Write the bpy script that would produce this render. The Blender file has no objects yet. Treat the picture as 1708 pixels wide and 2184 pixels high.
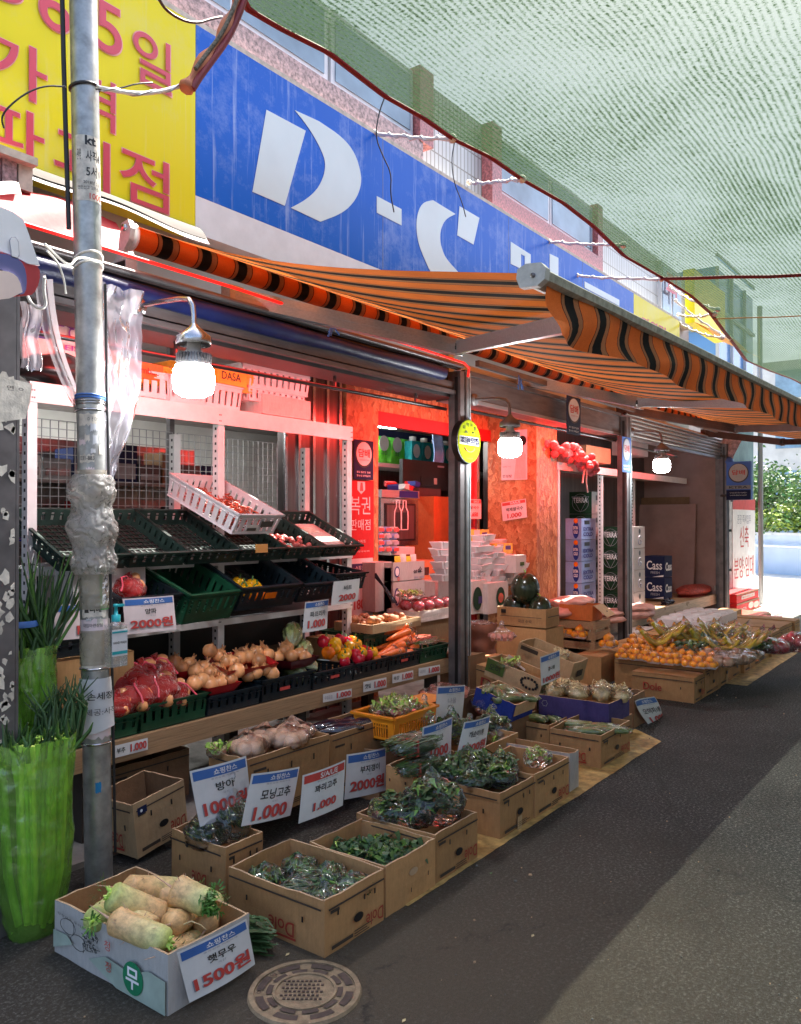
import bpy, math, random
from mathutils import Vector, Matrix, noise
from math import radians as R, sin, cos, pi
random.seed(11)
scene = bpy.context.scene
COL = scene.collection
# ---------------------------------------------------------------- camera
F_, CX_, CY_, H_ = 1733.0, 854.0, 1091.5, 1.7      # lens length and centre in units of a 1708 wide picture
YAW = math.atan((2137 - CX_) / F_)
PITCH = math.atan((1108 - CY_) / F_)
cd = bpy.data.cameras.new('camera'); cam = bpy.data.objects.new('camera', cd); COL.objects.link(cam)
cam.location = (0, 0, H_)
cam.rotation_euler = (pi / 2 + PITCH, 0, YAW - pi / 2)
cd.sensor_fit = 'HORIZONTAL'; cd.sensor_width = 36; cd.lens = 36 * F_ / 1708.0
cd.clip_start = 0.05; cd.clip_end = 400
scene.camera = cam
# ---------------------------------------------------------------- light
SUN_DIR = Vector((0.50, 0.015, 0.86)).normalized()
w = bpy.data.worlds.new('World'); scene.world = w; w.use_nodes = True
nt = w.node_tree; sky = nt.nodes.new('ShaderNodeTexSky'); sky.sky_type = 'NISHITA'; sky.sun_disc = False
sky.sun_elevation = math.asin(SUN_DIR.z); sky.sun_rotation = math.atan2(SUN_DIR.x, SUN_DIR.y)
sky.air_density = 0.9; sky.dust_density = 4
bg = nt.nodes['Background']; nt.links.new(sky.outputs[0], bg.inputs[0]); bg.inputs[1].default_value = 0.10
sl = bpy.data.lights.new('sun', 'SUN'); sl.energy = 5; sl.angle = R(0.5); sl.color = (1, .95, .87)
so = bpy.data.objects.new('sun', sl); COL.objects.link(so)
so.rotation_euler = SUN_DIR.to_track_quat('Z', 'Y').to_euler()
vs = scene.view_settings; vs.view_transform = 'Standard'; vs.look = 'None'; vs.gamma = 1; vs.exposure = 2.2
scene.cycles.max_bounces = 10; scene.cycles.transparent_max_bounces = 24
scene.cycles.diffuse_bounces = 4; scene.cycles.glossy_bounces = 4; scene.cycles.transmission_bounces = 6
scene.cycles.sample_clamp_indirect = 6

def ray(px, py):
    x = (px - CX_) / F_; y = -(py - CY_) / F_
    f = cos(PITCH) - y * sin(PITCH); u = sin(PITCH) + y * cos(PITCH)
    return Vector((f * cos(YAW) + x * sin(YAW), f * sin(YAW) - x * cos(YAW), u))
def P(px, py, x=None, y=None, z=None):
    """the world point seen at (px, py) of the photograph that lies on a known wall, shelf or ground plane"""
    d = ray(px, py)
    t = (z - H_) / d.z if z is not None else (y / d.y if y is not None else x / d.x)
    return Vector((d.x * t, d.y * t, H_ + d.z * t))
# ---------------------------------------------------------------- object helpers
def props(o, label=None, cat=None, group=None, kind=None):
    if label: o['label'] = label
    if cat: o['category'] = cat
    if group: o['group'] = group
    if kind: o['kind'] = kind
    return o
def thing(name, label, cat, loc=(0, 0, 0), rz=0, group=None, rx=0, ry=0):
    o = bpy.data.objects.new(name, None); COL.objects.link(o); o.empty_display_size = .1
    o.location = loc; o.rotation_euler = (rx, ry, rz)
    return props(o, label, cat, group)
def copy_thing(src, loc, rot=None, label=None, group=None, scale=None):
    r = src.copy(); COL.objects.link(r); r.location = loc
    if rot is not None: r.rotation_euler = rot
    if scale is not None: r.scale = scale if hasattr(scale, '__len__') else (scale,) * 3
    if label: r['label'] = label
    if group: r['group'] = group
    for ch in list(src.children):
        c = ch.copy(); COL.objects.link(c); c.parent = r
        for g in list(ch.children):
            d = g.copy(); COL.objects.link(d); d.parent = c
    return r
_txt = {}
def text_geo(s, bold=0.0, res=3):
    bold *= .6; k = (s, bold, res)
    if k not in _txt:
        c = bpy.data.curves.new('t', 'FONT'); c.body = s; c.offset = bold; c.resolution_u = res
        o = bpy.data.objects.new('t', c); COL.objects.link(o)
        bpy.context.view_layer.update()
        dg = bpy.context.evaluated_depsgraph_get()
        m = bpy.data.meshes.new_from_object(o.evaluated_get(dg))
        vs_ = [(v.co.x, v.co.y) for v in m.vertices]; fs = [tuple(p.vertices) for p in m.polygons]
        bpy.data.objects.remove(o); bpy.data.curves.remove(c); bpy.data.meshes.remove(m)
        if not vs_: vs_ = [(0, 0), (1, 1)]
        xs = [a for a, b in vs_]; ys = [b for a, b in vs_]
        _txt[k] = (vs_, fs, min(xs), max(xs), min(ys), max(ys))
    return _txt[k]
class MB:
    """collects shapes and links them as ONE mesh object"""
    def __init__(s, M=None):
        s.v = []; s.f = []; s.mi = []; s.sm = []; s.mats = []; s.M = M
    def mid(s, m):
        if m not in s.mats: s.mats.append(m)
        return s.mats.index(m)
    def add(s, vs_, fs, m, sm=False):
        b = len(s.v); k = s.mid(m)
        for p in vs_:
            p = Vector(p); s.v.append(s.M @ p if s.M else p)
        for f in fs: s.f.append([i + b for i in f]); s.mi.append(k); s.sm.append(sm)
        return s
    def box(s, x0, x1, y0, y1, z0, z1, m, T=None, bev=0):
        v = [Vector((x, y, z)) for z in (z0, z1) for y in (y0, y1) for x in (x0, x1)]
        if T: v = [T @ p for p in v]
        return s.add(v, [(0, 2, 3, 1), (4, 5, 7, 6), (0, 1, 5, 4), (2, 6, 7, 3), (0, 4, 6, 2), (1, 3, 7, 5)], m)
    def quad(s, a, b, c, d, m): return s.add([a, b, c, d], [(0, 1, 2, 3)], m)
    def poly(s, pts, vec, m, sm=False):
        n = len(pts); pts = [Vector(p) for p in pts]; vec = Vector(vec)
        return s.add(pts + [p + vec for p in pts], [tuple(range(n))[::-1], tuple(range(n, 2 * n))] +
                     [(i, (i + 1) % n, n + (i + 1) % n, n + i) for i in range(n)], m, sm)
    def tube(s, pts, r, m, seg=8, caps=True):
        pts = [Vector(p) for p in pts]; n = len(pts); rr = r if hasattr(r, '__len__') else [r] * n
        vs_ = []; up = None
        for i, p in enumerate(pts):
            t = (pts[min(i + 1, n - 1)] - pts[max(i - 1, 0)]).normalized()
            if up is None: up = t.orthogonal().normalized()
            up = (up - t * up.dot(t))
            up = up.normalized() if up.length > 1e-6 else t.orthogonal().normalized()
            q = t.cross(up)
            for k in range(seg):
                a = 2 * pi * k / seg; vs_.append(p + (up * cos(a) + q * sin(a)) * rr[i])
        fs = [(i * seg + k, i * seg + (k + 1) % seg, (i + 1) * seg + (k + 1) % seg, (i + 1) * seg + k) for i in range(n - 1) for k in range(seg)]
        s.add(vs_, fs, m, True)
        if caps: s.add(vs_[:seg] + vs_[-seg:], [tuple(range(seg))[::-1], tuple(range(seg, 2 * seg))], m)
        return s
    def lathe(s, prof, m, seg=16, T=None, a0=0, a1=2 * pi, sm=True):
        full = abs(a1 - a0 - 2 * pi) < 1e-4; k_ = seg if full else seg + 1; vs_ = []
        for r, z in prof:
            for k in range(k_):
                a = a0 + (a1 - a0) * k / seg; p = Vector((r * cos(a), r * sin(a), z)); vs_.append(T @ p if T else p)
        fs = [(i * k_ + k, i * k_ + (k + 1) % k_, (i + 1) * k_ + (k + 1) % k_, (i + 1) * k_ + k) for i in range(len(prof) - 1) for k in range(seg)]
        return s.add(vs_, fs, m, sm)
    def ball(s, c, r, m, nu=12, nv=8, T=None, jit=0, sd=0):
        r = r if hasattr(r, '__len__') else (r, r, r); vs_ = []; c = Vector(c)
        for j in range(nv + 1):
            for i in range(nu):
                a = 2 * pi * i / nu; b = -pi / 2 + pi * j / nv
                d = Vector((cos(a) * cos(b), sin(a) * cos(b), sin(b)))
                k = 1 + jit * noise.noise(d * 1.7 + Vector((sd, sd * .7, 3)))
                p = Vector((d.x * r[0], d.y * r[1], d.z * r[2])) * k
                vs_.append(c + (T @ p if T else p))
        fs = [(j * nu + i, j * nu + (i + 1) % nu, (j + 1) * nu + (i + 1) % nu, (j + 1) * nu + i) for j in range(nv) for i in range(nu)]
        return s.add(vs_, fs, m, True)
    def grid(s, fn, nu, nv, m, sm=True):
        vs_ = [fn(i / nu, j / nv) for j in range(nv + 1) for i in range(nu + 1)]
        fs = [(j * (nu + 1) + i, j * (nu + 1) + i + 1, (j + 1) * (nu + 1) + i + 1, (j + 1) * (nu + 1) + i) for j in range(nv) for i in range(nu)]
        return s.add(vs_, fs, m, sm)
    def text(s, t, O, U, V, m, bold=0.02, off=0.0, bend=None, res=3):
        """lettering fitted to the rectangle O, O+U, O+V"""
        vs_, fs, x0, x1, y0, y1 = text_geo(t, bold, res); O, U, V = Vector(O), Vector(U), Vector(V)
        n = U.cross(V).normalized() * off; out = []
        for a, b in vs_:
            u = (a - x0) / (x1 - x0 + 1e-9); v = (b - y0) / (y1 - y0 + 1e-9)
            out.append(bend(O, U, V, u, v) + n if bend else O + U * u + V * v + n)
        return s.add(out, fs, m)
    def build(s, name, parent=None, label=None, cat=None, group=None, kind=None, org=None):
        me = bpy.data.meshes.new(name)
        o_ = Vector(org) if org is not None else Vector((0, 0, 0))
        if parent is None and org is None and s.v:
            xs = [p.x for p in s.v]; ys = [p.y for p in s.v]; zs = [p.z for p in s.v]
            o_ = Vector(((min(xs) + max(xs)) / 2, (min(ys) + max(ys)) / 2, min(zs)))
        me.from_pydata([tuple(p - o_) for p in s.v], [], s.f)
        for m in s.mats: me.materials.append(m)
        me.polygons.foreach_set('material_index', s.mi); me.polygons.foreach_set('use_smooth', s.sm); me.update()
        o = bpy.data.objects.new(name, me); COL.objects.link(o); o.location = o_
        if parent: o.parent = parent
        return props(o, label, cat, group, kind)
def T3(loc=(0, 0, 0), rz=0, rx=0, ry=0, s=1):
    return Matrix.Translation(Vector(loc)) @ Matrix.Rotation(rz, 4, 'Z') @ Matrix.Rotation(rx, 4, 'X') @ Matrix.Rotation(ry, 4, 'Y') @ Matrix.Diagonal((s, s, s, 1))
def rnd(a, b): return random.uniform(a, b)
# ---------------------------------------------------------------- materials (all procedural)
def _new(name):
    m = bpy.data.materials.new(name); m.use_nodes = True; n = m.node_tree.nodes; b = n['Principled BSDF']
    return m, m.node_tree, n, m.node_tree.links, b
def c4(c): return (c[0], c[1], c[2], 1)
def nz(nt, scale, detail=3, rough=.6, coord='Object', vec=None, stretch=None):
    t = nt.nodes.new('ShaderNodeTexNoise'); t.inputs['Scale'].default_value = scale; t.inputs['Detail'].default_value = detail
    t.inputs['Roughness'].default_value = rough
    if vec is None:
        tc = nt.nodes.new('ShaderNodeTexCoord'); vec = tc.outputs[coord]
    if stretch:
        mp = nt.nodes.new('ShaderNodeMapping'); mp.inputs['Scale'].default_value = stretch; nt.links.new(vec, mp.inputs[0]); vec = mp.outputs[0]
    nt.links.new(vec, t.inputs['Vector']); return t
def ramp(nt, fac, stops, interp='LINEAR'):
    r = nt.nodes.new('ShaderNodeValToRGB'); r.color_ramp.interpolation = interp; e = r.color_ramp.elements
    while len(e) < len(stops): e.new(.5)
    for k, (p, c) in enumerate(stops): e[k].position = p; e[k].color = c4(c) if len(c) == 3 else c
    nt.links.new(fac, r.inputs[0]); return r
def bump(nt, b, h, strength, dist=.01):
    q = nt.nodes.new('ShaderNodeBump'); q.inputs['Strength'].default_value = strength; q.inputs['Distance'].default_value = dist
    nt.links.new(h, q.inputs['Height']); nt.links.new(q.outputs[0], b.inputs['Normal']); return q
def mat(name, col, rough=.6, metal=0, ns=8, na=.18, bp=0, bs=60, spec=.5, em=None, es=0, stretch=None, alpha=None, trans=0, sub=0, detail=3, randv=0):
    m, nt, n, l, b = _new(name)
    t = nz(nt, ns, detail, stretch=stretch)
    lo = tuple(max(0, c * (1 - na)) for c in col); hi = tuple(min(1, c * (1 + na)) for c in col)
    r = ramp(nt, t.outputs[0], [(.3, lo), (.7, hi)])
    out = r.outputs[0]
    if randv:
        oi = n.new('ShaderNodeObjectInfo'); h = n.new('ShaderNodeHueSaturation'); mr = n.new('ShaderNodeMapRange')
        mr.inputs[3].default_value = 1 - randv; mr.inputs[4].default_value = 1 + randv
        l.new(oi.outputs['Random'], mr.inputs[0]); l.new(mr.outputs[0], h.inputs['Value']); l.new(out, h.inputs['Color']); out = h.outputs[0]
    l.new(out, b.inputs['Base Color'])
    b.inputs['Roughness'].default_value = rough; b.inputs['Metallic'].default_value = metal
    b.inputs['Specular IOR Level'].default_value = spec
    if em: b.inputs['Emission Color'].default_value = c4(em); b.inputs['Emission Strength'].default_value = es
    if sub: b.inputs['Subsurface Weight'].default_value = sub; b.inputs['Subsurface Scale'].default_value = .01
    if alpha is not None: b.inputs['Alpha'].default_value = alpha
    if bp:
        t2 = nz(nt, bs, 4); bump(nt, b, t2.outputs[0], bp)
    return m
def mat_film(name, col=(1, 1, 1), amount=.16, rough=.08, bscale=22, bstr=1.0, diff=.05, tint=(1, 1, 1), ior=1.35, crease=.35):
    """clear crinkled plastic"""
    m, nt, n, l, b = _new(name); n.remove(b)
    out = n['Material Output']; tr = n.new('ShaderNodeBsdfTransparent'); tr.inputs[0].default_value = c4(tint)
    g = n.new('ShaderNodeBsdfGlossy'); g.inputs['Roughness'].default_value = rough; g.inputs[0].default_value = (1, 1, 1, 1)
    d = n.new('ShaderNodeBsdfTranslucent'); d.inputs[0].default_value = c4(col)
    d2 = n.new('ShaderNodeBsdfDiffuse'); d2.inputs[0].default_value = c4(col)
    dm = n.new('ShaderNodeMixShader'); l.new(d.outputs[0], dm.inputs[1]); l.new(d2.outputs[0], dm.inputs[2])
    tc = n.new('ShaderNodeTexCoord'); v = n.new('ShaderNodeTexVoronoi'); v.feature = 'DISTANCE_TO_EDGE'; v.inputs['Scale'].default_value = bscale
    w_ = nz(nt, bscale * .5, 3); ad = n.new('ShaderNodeMixRGB'); ad.inputs[0].default_value = .12
    l.new(tc.outputs['Object'], ad.inputs[1]); l.new(w_.outputs['Color'], ad.inputs[2]); l.new(ad.outputs[0], v.inputs['Vector'])
    mx = n.new('ShaderNodeMath'); mx.operation = 'ADD'; l.new(v.outputs['Distance'], mx.inputs[0]); l.new(w_.outputs[0], mx.inputs[1])
    bp = n.new('ShaderNodeBump'); bp.inputs['Strength'].default_value = bstr; bp.inputs['Distance'].default_value = .03
    l.new(mx.outputs[0], bp.inputs['Height']); l.new(bp.outputs[0], g.inputs['Normal'])
    fr = n.new('ShaderNodeFresnel'); fr.inputs[0].default_value = ior; l.new(bp.outputs[0], fr.inputs['Normal'])
    a = n.new('ShaderNodeMath'); a.operation = 'ADD'; a.use_clamp = True; a.inputs[1].default_value = amount; l.new(fr.outputs[0], a.inputs[0])
    m1 = n.new('ShaderNodeMixShader'); m1.inputs[0].default_value = diff; l.new(tr.outputs[0], m1.inputs[1]); l.new(dm.outputs[0], m1.inputs[2])
    m2 = n.new('ShaderNodeMixShader'); l.new(a.outputs[0], m2.inputs[0]); l.new(m1.outputs[0], m2.inputs[1]); l.new(g.outputs[0], m2.inputs[2])
    # light caught on creases, painted in as fine pale lines
    cr = ramp(nt, v.outputs['Distance'], [(0, (.55,) * 3), (.035, (0, 0, 0))]); d3 = n.new('ShaderNodeBsdfDiffuse'); d3.inputs[0].default_value = (.8, .8, .8, 1); m3 = n.new('ShaderNodeMixShader'); cm = n.new('ShaderNodeMath'); cm.operation = 'MULTIPLY'; cm.inputs[1].default_value = crease; l.new(cr.outputs[0], cm.inputs[0])
    l.new(cm.outputs[0], m3.inputs[0]); l.new(m2.outputs[0], m3.inputs[1]); l.new(d3.outputs[0], m3.inputs[2]); l.new(m3.outputs[0], out.inputs[0]); return m
def emit(name, col, s):
    m, nt, n, l, b = _new(name); b.inputs['Base Color'].default_value = c4(col)
    b.inputs['Emission Color'].default_value = c4(col); b.inputs['Emission Strength'].default_value = s; return m
def mat_asphalt():
    m, nt, n, l, b = _new('asphalt'); a = nz(nt, 62, 6, .82); p = nz(nt, 1.1, 6, .7); q = nz(nt, 240, 2)
    r = ramp(nt, a.outputs[0], [(.40, (.006, .006, .006)), (.52, (.030, .030, .031)), (.64, (.24, .238, .23))])
    r2 = ramp(nt, p.outputs[0], [(.35, (.5, .49, .48)), (.62, (1.25, 1.23, 1.2))])
    mx = n.new('ShaderNodeMixRGB'); mx.blend_type = 'MULTIPLY'; mx.inputs[0].default_value = 1; l.new(r.outputs[0], mx.inputs[1]); l.new(r2.outputs[0], mx.inputs[2])
    # sand trodden round the manhole
    tc = n.new('ShaderNodeTexCoord'); vd = n.new('ShaderNodeVectorMath'); vd.operation = 'DISTANCE'; l.new(tc.outputs['Object'], vd.inputs[0]); vd.inputs[1].default_value = (2.5, 1.85, 0)
    s = n.new('ShaderNodeMapRange'); s.inputs[1].default_value = 2.2; s.inputs[2].default_value = .2; s.inputs[4].default_value = 1.5; l.new(vd.outputs['Value'], s.inputs[0])
    k = n.new('ShaderNodeMath'); k.operation = 'MULTIPLY'; l.new(s.outputs[0], k.inputs[0]); l.new(q.outputs[0], k.inputs[1])
    m2 = n.new('ShaderNodeMixRGB'); l.new(k.outputs[0], m2.inputs[0]); l.new(mx.outputs[0], m2.inputs[1]); m2.inputs[2].default_value = (.17, .13, .08, 1)
    # scattered pale smudges
    st = nz(nt, 3.1, 6, .7); rs = ramp(nt, st.outputs[0], [(.66, (0, 0, 0)), (.76, (.35, .35, .35))])
    m3 = n.new('ShaderNodeMixRGB'); l.new(rs.outputs[0], m3.inputs[0]); l.new(m2.outputs[0], m3.inputs[1]); m3.inputs[2].default_value = (.22, .19, .15, 1)
    vc = n.new('ShaderNodeTexVoronoi'); vc.feature = 'DISTANCE_TO_EDGE'; vc.inputs['Scale'].default_value = .55; wn = nz(nt, 2.2, 5, .7); wm = n.new('ShaderNodeMixRGB'); wm.inputs[0].default_value = .3; l.new(tc.outputs['Object'], wm.inputs[1]); l.new(wn.outputs['Color'], wm.inputs[2]); l.new(wm.outputs[0], vc.inputs['Vector'])
    rc_ = ramp(nt, vc.outputs['Distance'], [(0, (.75,) * 3), (.006, (0, 0, 0))]); cm = n.new('ShaderNodeMath'); cm.operation = 'MULTIPLY'; l.new(rc_.outputs[0], cm.inputs[0]); l.new(ramp(nt, p.outputs[0], [(.45, (0, 0, 0)), (.55, (1, 1, 1))]).outputs[0], cm.inputs[1])
    m4 = n.new('ShaderNodeMixRGB'); l.new(cm.outputs[0], m4.inputs[0]); l.new(m3.outputs[0], m4.inputs[1]); m4.inputs[2].default_value = (.012, .012, .012, 1)
    l.new(m4.outputs[0], b.inputs['Base Color']); b.inputs['Roughness'].default_value = .8
    bump(nt, b, a.outputs[0], 1.0, .03); return m
def mat_card(name, col, dark=.75):
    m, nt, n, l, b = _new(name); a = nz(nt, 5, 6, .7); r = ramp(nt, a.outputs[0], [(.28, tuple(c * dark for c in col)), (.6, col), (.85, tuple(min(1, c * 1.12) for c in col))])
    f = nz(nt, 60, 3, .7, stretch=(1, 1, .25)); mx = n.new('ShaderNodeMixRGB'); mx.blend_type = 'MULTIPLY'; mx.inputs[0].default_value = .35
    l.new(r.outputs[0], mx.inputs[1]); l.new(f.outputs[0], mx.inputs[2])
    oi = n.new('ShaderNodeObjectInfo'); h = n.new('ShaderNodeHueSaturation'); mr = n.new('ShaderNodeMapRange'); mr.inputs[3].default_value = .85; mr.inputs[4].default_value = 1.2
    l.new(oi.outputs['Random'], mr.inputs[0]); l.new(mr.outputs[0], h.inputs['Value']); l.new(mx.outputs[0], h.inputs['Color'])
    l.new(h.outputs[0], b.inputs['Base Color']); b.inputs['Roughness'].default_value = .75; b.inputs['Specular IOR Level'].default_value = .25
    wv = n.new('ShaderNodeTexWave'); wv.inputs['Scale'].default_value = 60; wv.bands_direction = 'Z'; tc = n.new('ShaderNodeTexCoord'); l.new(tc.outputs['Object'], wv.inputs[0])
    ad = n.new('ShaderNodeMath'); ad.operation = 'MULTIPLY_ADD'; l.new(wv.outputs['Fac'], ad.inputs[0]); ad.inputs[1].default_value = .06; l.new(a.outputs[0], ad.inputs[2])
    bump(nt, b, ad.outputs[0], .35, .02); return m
def mat_osb():
    m, nt, n, l, b = _new('osb_board'); tc = n.new('ShaderNodeTexCoord'); w_ = nz(nt, 9, 3); ad = n.new('ShaderNodeMixRGB'); ad.inputs[0].default_value = .13
    l.new(tc.outputs['Object'], ad.inputs[1]); l.new(w_.outputs['Color'], ad.inputs[2])
    mp = n.new('ShaderNodeMapping'); mp.inputs['Scale'].default_value = (30, 30, 13); mp.inputs['Rotation'].default_value = (.5, .4, .3); l.new(ad.outputs[0], mp.inputs[0])
    v = n.new('ShaderNodeTexVoronoi'); v.inputs['Scale'].default_value = 1; l.new(mp.outputs[0], v.inputs['Vector'])
    r = ramp(nt, v.outputs['Color'], [(.1, (.27, .09, .025)), (.5, (.43, .18, .06)), (.9, (.58, .30, .12))]); l.new(r.outputs[0], b.inputs['Base Color'])
    b.inputs['Roughness'].default_value = .55; bump(nt, b, v.outputs['Distance'], .4, .02); return m
def mat_wood(name, col, axis=(1.2, 14, 30)):
    m, nt, n, l, b = _new(name); a = nz(nt, 3, 6, .65, stretch=axis); r = ramp(nt, a.outputs[0], [(.3, tuple(c * .6 for c in col)), (.5, col), (.75, tuple(min(1, c * 1.2) for c in col))])
    k = nz(nt, 4, 2, .5, stretch=(1, 1, 2)); rk = ramp(nt, k.outputs[0], [(.68, (1, 1, 1)), (.74, (.45, .35, .25))])
    mx = n.new('ShaderNodeMixRGB'); mx.blend_type = 'MULTIPLY'; mx.inputs[0].default_value = .8; l.new(r.outputs[0], mx.inputs[1]); l.new(rk.outputs[0], mx.inputs[2])
    l.new(mx.outputs[0], b.inputs['Base Color']); b.inputs['Roughness'].default_value = .6; bump(nt, b, a.outputs[0], .25, .01); return m
def mat_stripes(period, x0):
    """woven awning cloth, stripes across X, dyed in the cloth; thin enough for daylight to glow through"""
    m, nt, n, l, b = _new('awning_cloth'); tc = n.new('ShaderNodeTexCoord'); sp = n.new('ShaderNodeSeparateXYZ'); l.new(tc.outputs['Object'], sp.inputs[0])
    a = n.new('ShaderNodeMath'); a.operation = 'SUBTRACT'; a.inputs[1].default_value = x0; l.new(sp.outputs[0], a.inputs[0])
    d = n.new('ShaderNodeMath'); d.operation = 'DIVIDE'; d.inputs[1].default_value = period; l.new(a.outputs[0], d.inputs[0])
    f = n.new('ShaderNodeMath'); f.operation = 'FRACT'; l.new(d.outputs[0], f.inputs[0])
    O = (.70, .165, .03); K = (.012, .011, .010); B = (.36, .16, .07); Q = (.10, .02, .01)
    r = ramp(nt, f.outputs[0], [(0, B), (.055, Q), (.08, O), (.55, Q), (.575, B), (.66, K), (.70, K), (.90, K), (.915, B)], 'CONSTANT')
    wv = nz(nt, 180, 2, .5); mx = n.new('ShaderNodeMixRGB'); mx.blend_type = 'MULTIPLY'; mx.inputs[0].default_value = .35; l.new(r.outputs[0], mx.inputs[1]); l.new(wv.outputs[0], mx.inputs[2])
    dirt = nz(nt, 2.2, 5, .7); rd = ramp(nt, dirt.outputs[0], [(.3, (.75, .72, .7)), (.65, (1, 1, 1))]); m2 = n.new('ShaderNodeMixRGB'); m2.blend_type = 'MULTIPLY'; m2.inputs[0].default_value = 1
    l.new(mx.outputs[0], m2.inputs[1]); l.new(rd.outputs[0], m2.inputs[2]); l.new(m2.outputs[0], b.inputs['Base Color']); b.inputs['Roughness'].default_value = .8
    b.inputs['Specular IOR Level'].default_value = .2
    tl = n.new('ShaderNodeBsdfTranslucent'); l.new(m2.outputs[0], tl.inputs[0]); ms = n.new('ShaderNodeMixShader'); ms.inputs[0].default_value = .42
    l.new(b.outputs[0], ms.inputs[1]); l.new(tl.outputs[0], ms.inputs[2]); l.new(ms.outputs[0], n['Material Output'].inputs[0])
    bump(nt, b, wv.outputs[0], .15, .004); return m
def mat_net():
    m, nt, n, l, b = _new('shade_net'); tc = n.new('ShaderNodeTexCoord')
    wp = nz(nt, .55, 3, .5); ad = n.new('ShaderNodeMixRGB'); ad.blend_type = 'ADD'; ad.inputs[0].default_value = .16; l.new(tc.outputs['Object'], ad.inputs[1]); l.new(wp.outputs['Color'], ad.inputs[2])
    wv = n.new('ShaderNodeTexWave'); wv.bands_direction = 'Y'; wv.inputs['Scale'].default_value = 8; wv.inputs['Distortion'].default_value = .35; wv.inputs['Detail'].default_value = 1
    wv.inputs['Detail Scale'].default_value = 3; l.new(ad.outputs[0], wv.inputs['Vector'])
    fine = nz(nt, 75, 4, .9, stretch=(1, .5, 1)); big = nz(nt, .8, 3, .6)
    s1 = n.new('ShaderNodeMath'); s1.operation = 'MULTIPLY_ADD'; l.new(wv.outputs['Fac'], s1.inputs[0]); s1.inputs[1].default_value = .15; l.new(fine.outputs[0], s1.inputs[2])
    s2 = n.new('ShaderNodeMath'); s2.operation = 'MULTIPLY_ADD'; l.new(big.outputs[0], s2.inputs[0]); s2.inputs[1].default_value = .30; l.new(s1.outputs[0], s2.inputs[2])
    hole = ramp(nt, s2.outputs[0], [(.60, (0, 0, 0)), (.76, (.86, .86, .86))])
    colr = ramp(nt, fine.outputs[0], [(.4, (.010, .024, .010)), (.6, (.05, .10, .045))]); l.new(colr.outputs[0], b.inputs['Base Color']); b.inputs['Roughness'].default_value = .5
    tl = n.new('ShaderNodeBsdfTranslucent'); rt = ramp(nt, s2.outputs[0], [(.52, (.003, .008, .003)), (.66, (.026, .050, .022)), (.82, (.13, .19, .11))]); l.new(rt.outputs[0], tl.inputs[0])
    m1 = n.new('ShaderNodeMixShader'); m1.inputs[0].default_value = .75; l.new(b.outputs[0], m1.inputs[1]); l.new(tl.outputs[0], m1.inputs[2])
    tr = n.new('ShaderNodeBsdfTransparent'); tr.inputs[0].default_value = (.235, .255, .225, 1); m2 = n.new('ShaderNodeMixShader'); l.new(hole.outputs[0], m2.inputs[0]); l.new(m1.outputs[0], m2.inputs[1]); l.new(tr.outputs[0], m2.inputs[2])
    l.new(m2.outputs[0], n['Material Output'].inputs[0]); return m
def mat_sign(name, col, streak=.3):
    """printed sign film with rain streaks and wiped dirt"""
    m, nt, n, l, b = _new(name); s = nz(nt, 1, 5, .75, stretch=(16, 1, .55)); c = nz(nt, 1.6, 6, .8)
    r = ramp(nt, s.outputs[0], [(.56, (0, 0, 0)), (.72, (streak,) * 3)]); r2 = ramp(nt, c.outputs[0], [(.5, (0, 0, 0)), (.75, (streak * .8,) * 3)])
    ad = n.new('ShaderNodeMath'); ad.operation = 'ADD'; l.new(r.outputs[0], ad.inputs[0]); l.new(r2.outputs[0], ad.inputs[1])
    mx = n.new('ShaderNodeMixRGB'); l.new(ad.outputs[0], mx.inputs[0]); mx.inputs[1].default_value = c4(col); b.inputs['Specular IOR Level'].default_value = .15; mx.inputs[2].default_value = (.40, .52, .80, 1) if col[2] > col[0] else (.75, .72, .45, 1)
    l.new(mx.outputs[0], b.inputs['Base Color']); b.inputs['Roughness'].default_value = .3; return m
def mat_tile(name, col, grout, sx, sz, mortar=.02):
    m, nt, n, l, b = _new(name); tc = n.new('ShaderNodeTexCoord'); sp = n.new('ShaderNodeSeparateXYZ'); cb = n.new('ShaderNodeCombineXYZ'); l.new(tc.outputs['Object'], sp.inputs[0])
    l.new(sp.outputs[0], cb.inputs[0]); l.new(sp.outputs[2], cb.inputs[1]); t = n.new('ShaderNodeTexBrick'); t.offset = 0; t.inputs['Scale'].default_value = 1
    t.inputs['Brick Width'].default_value = sx; t.inputs['Row Height'].default_value = sz; t.inputs['Mortar Size'].default_value = mortar * min(sx, sz); l.new(cb.outputs[0], t.inputs['Vector'])
    t.inputs['Color1'].default_value = c4(col); t.inputs['Color2'].default_value = c4(tuple(c * .93 for c in col)); t.inputs['Mortar'].default_value = c4(grout)
    l.new(t.outputs['Color'], b.inputs['Base Color']); b.inputs['Roughness'].default_value = .35; bump(nt, b, t.outputs['Fac'], -.2, .01); return m
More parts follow.
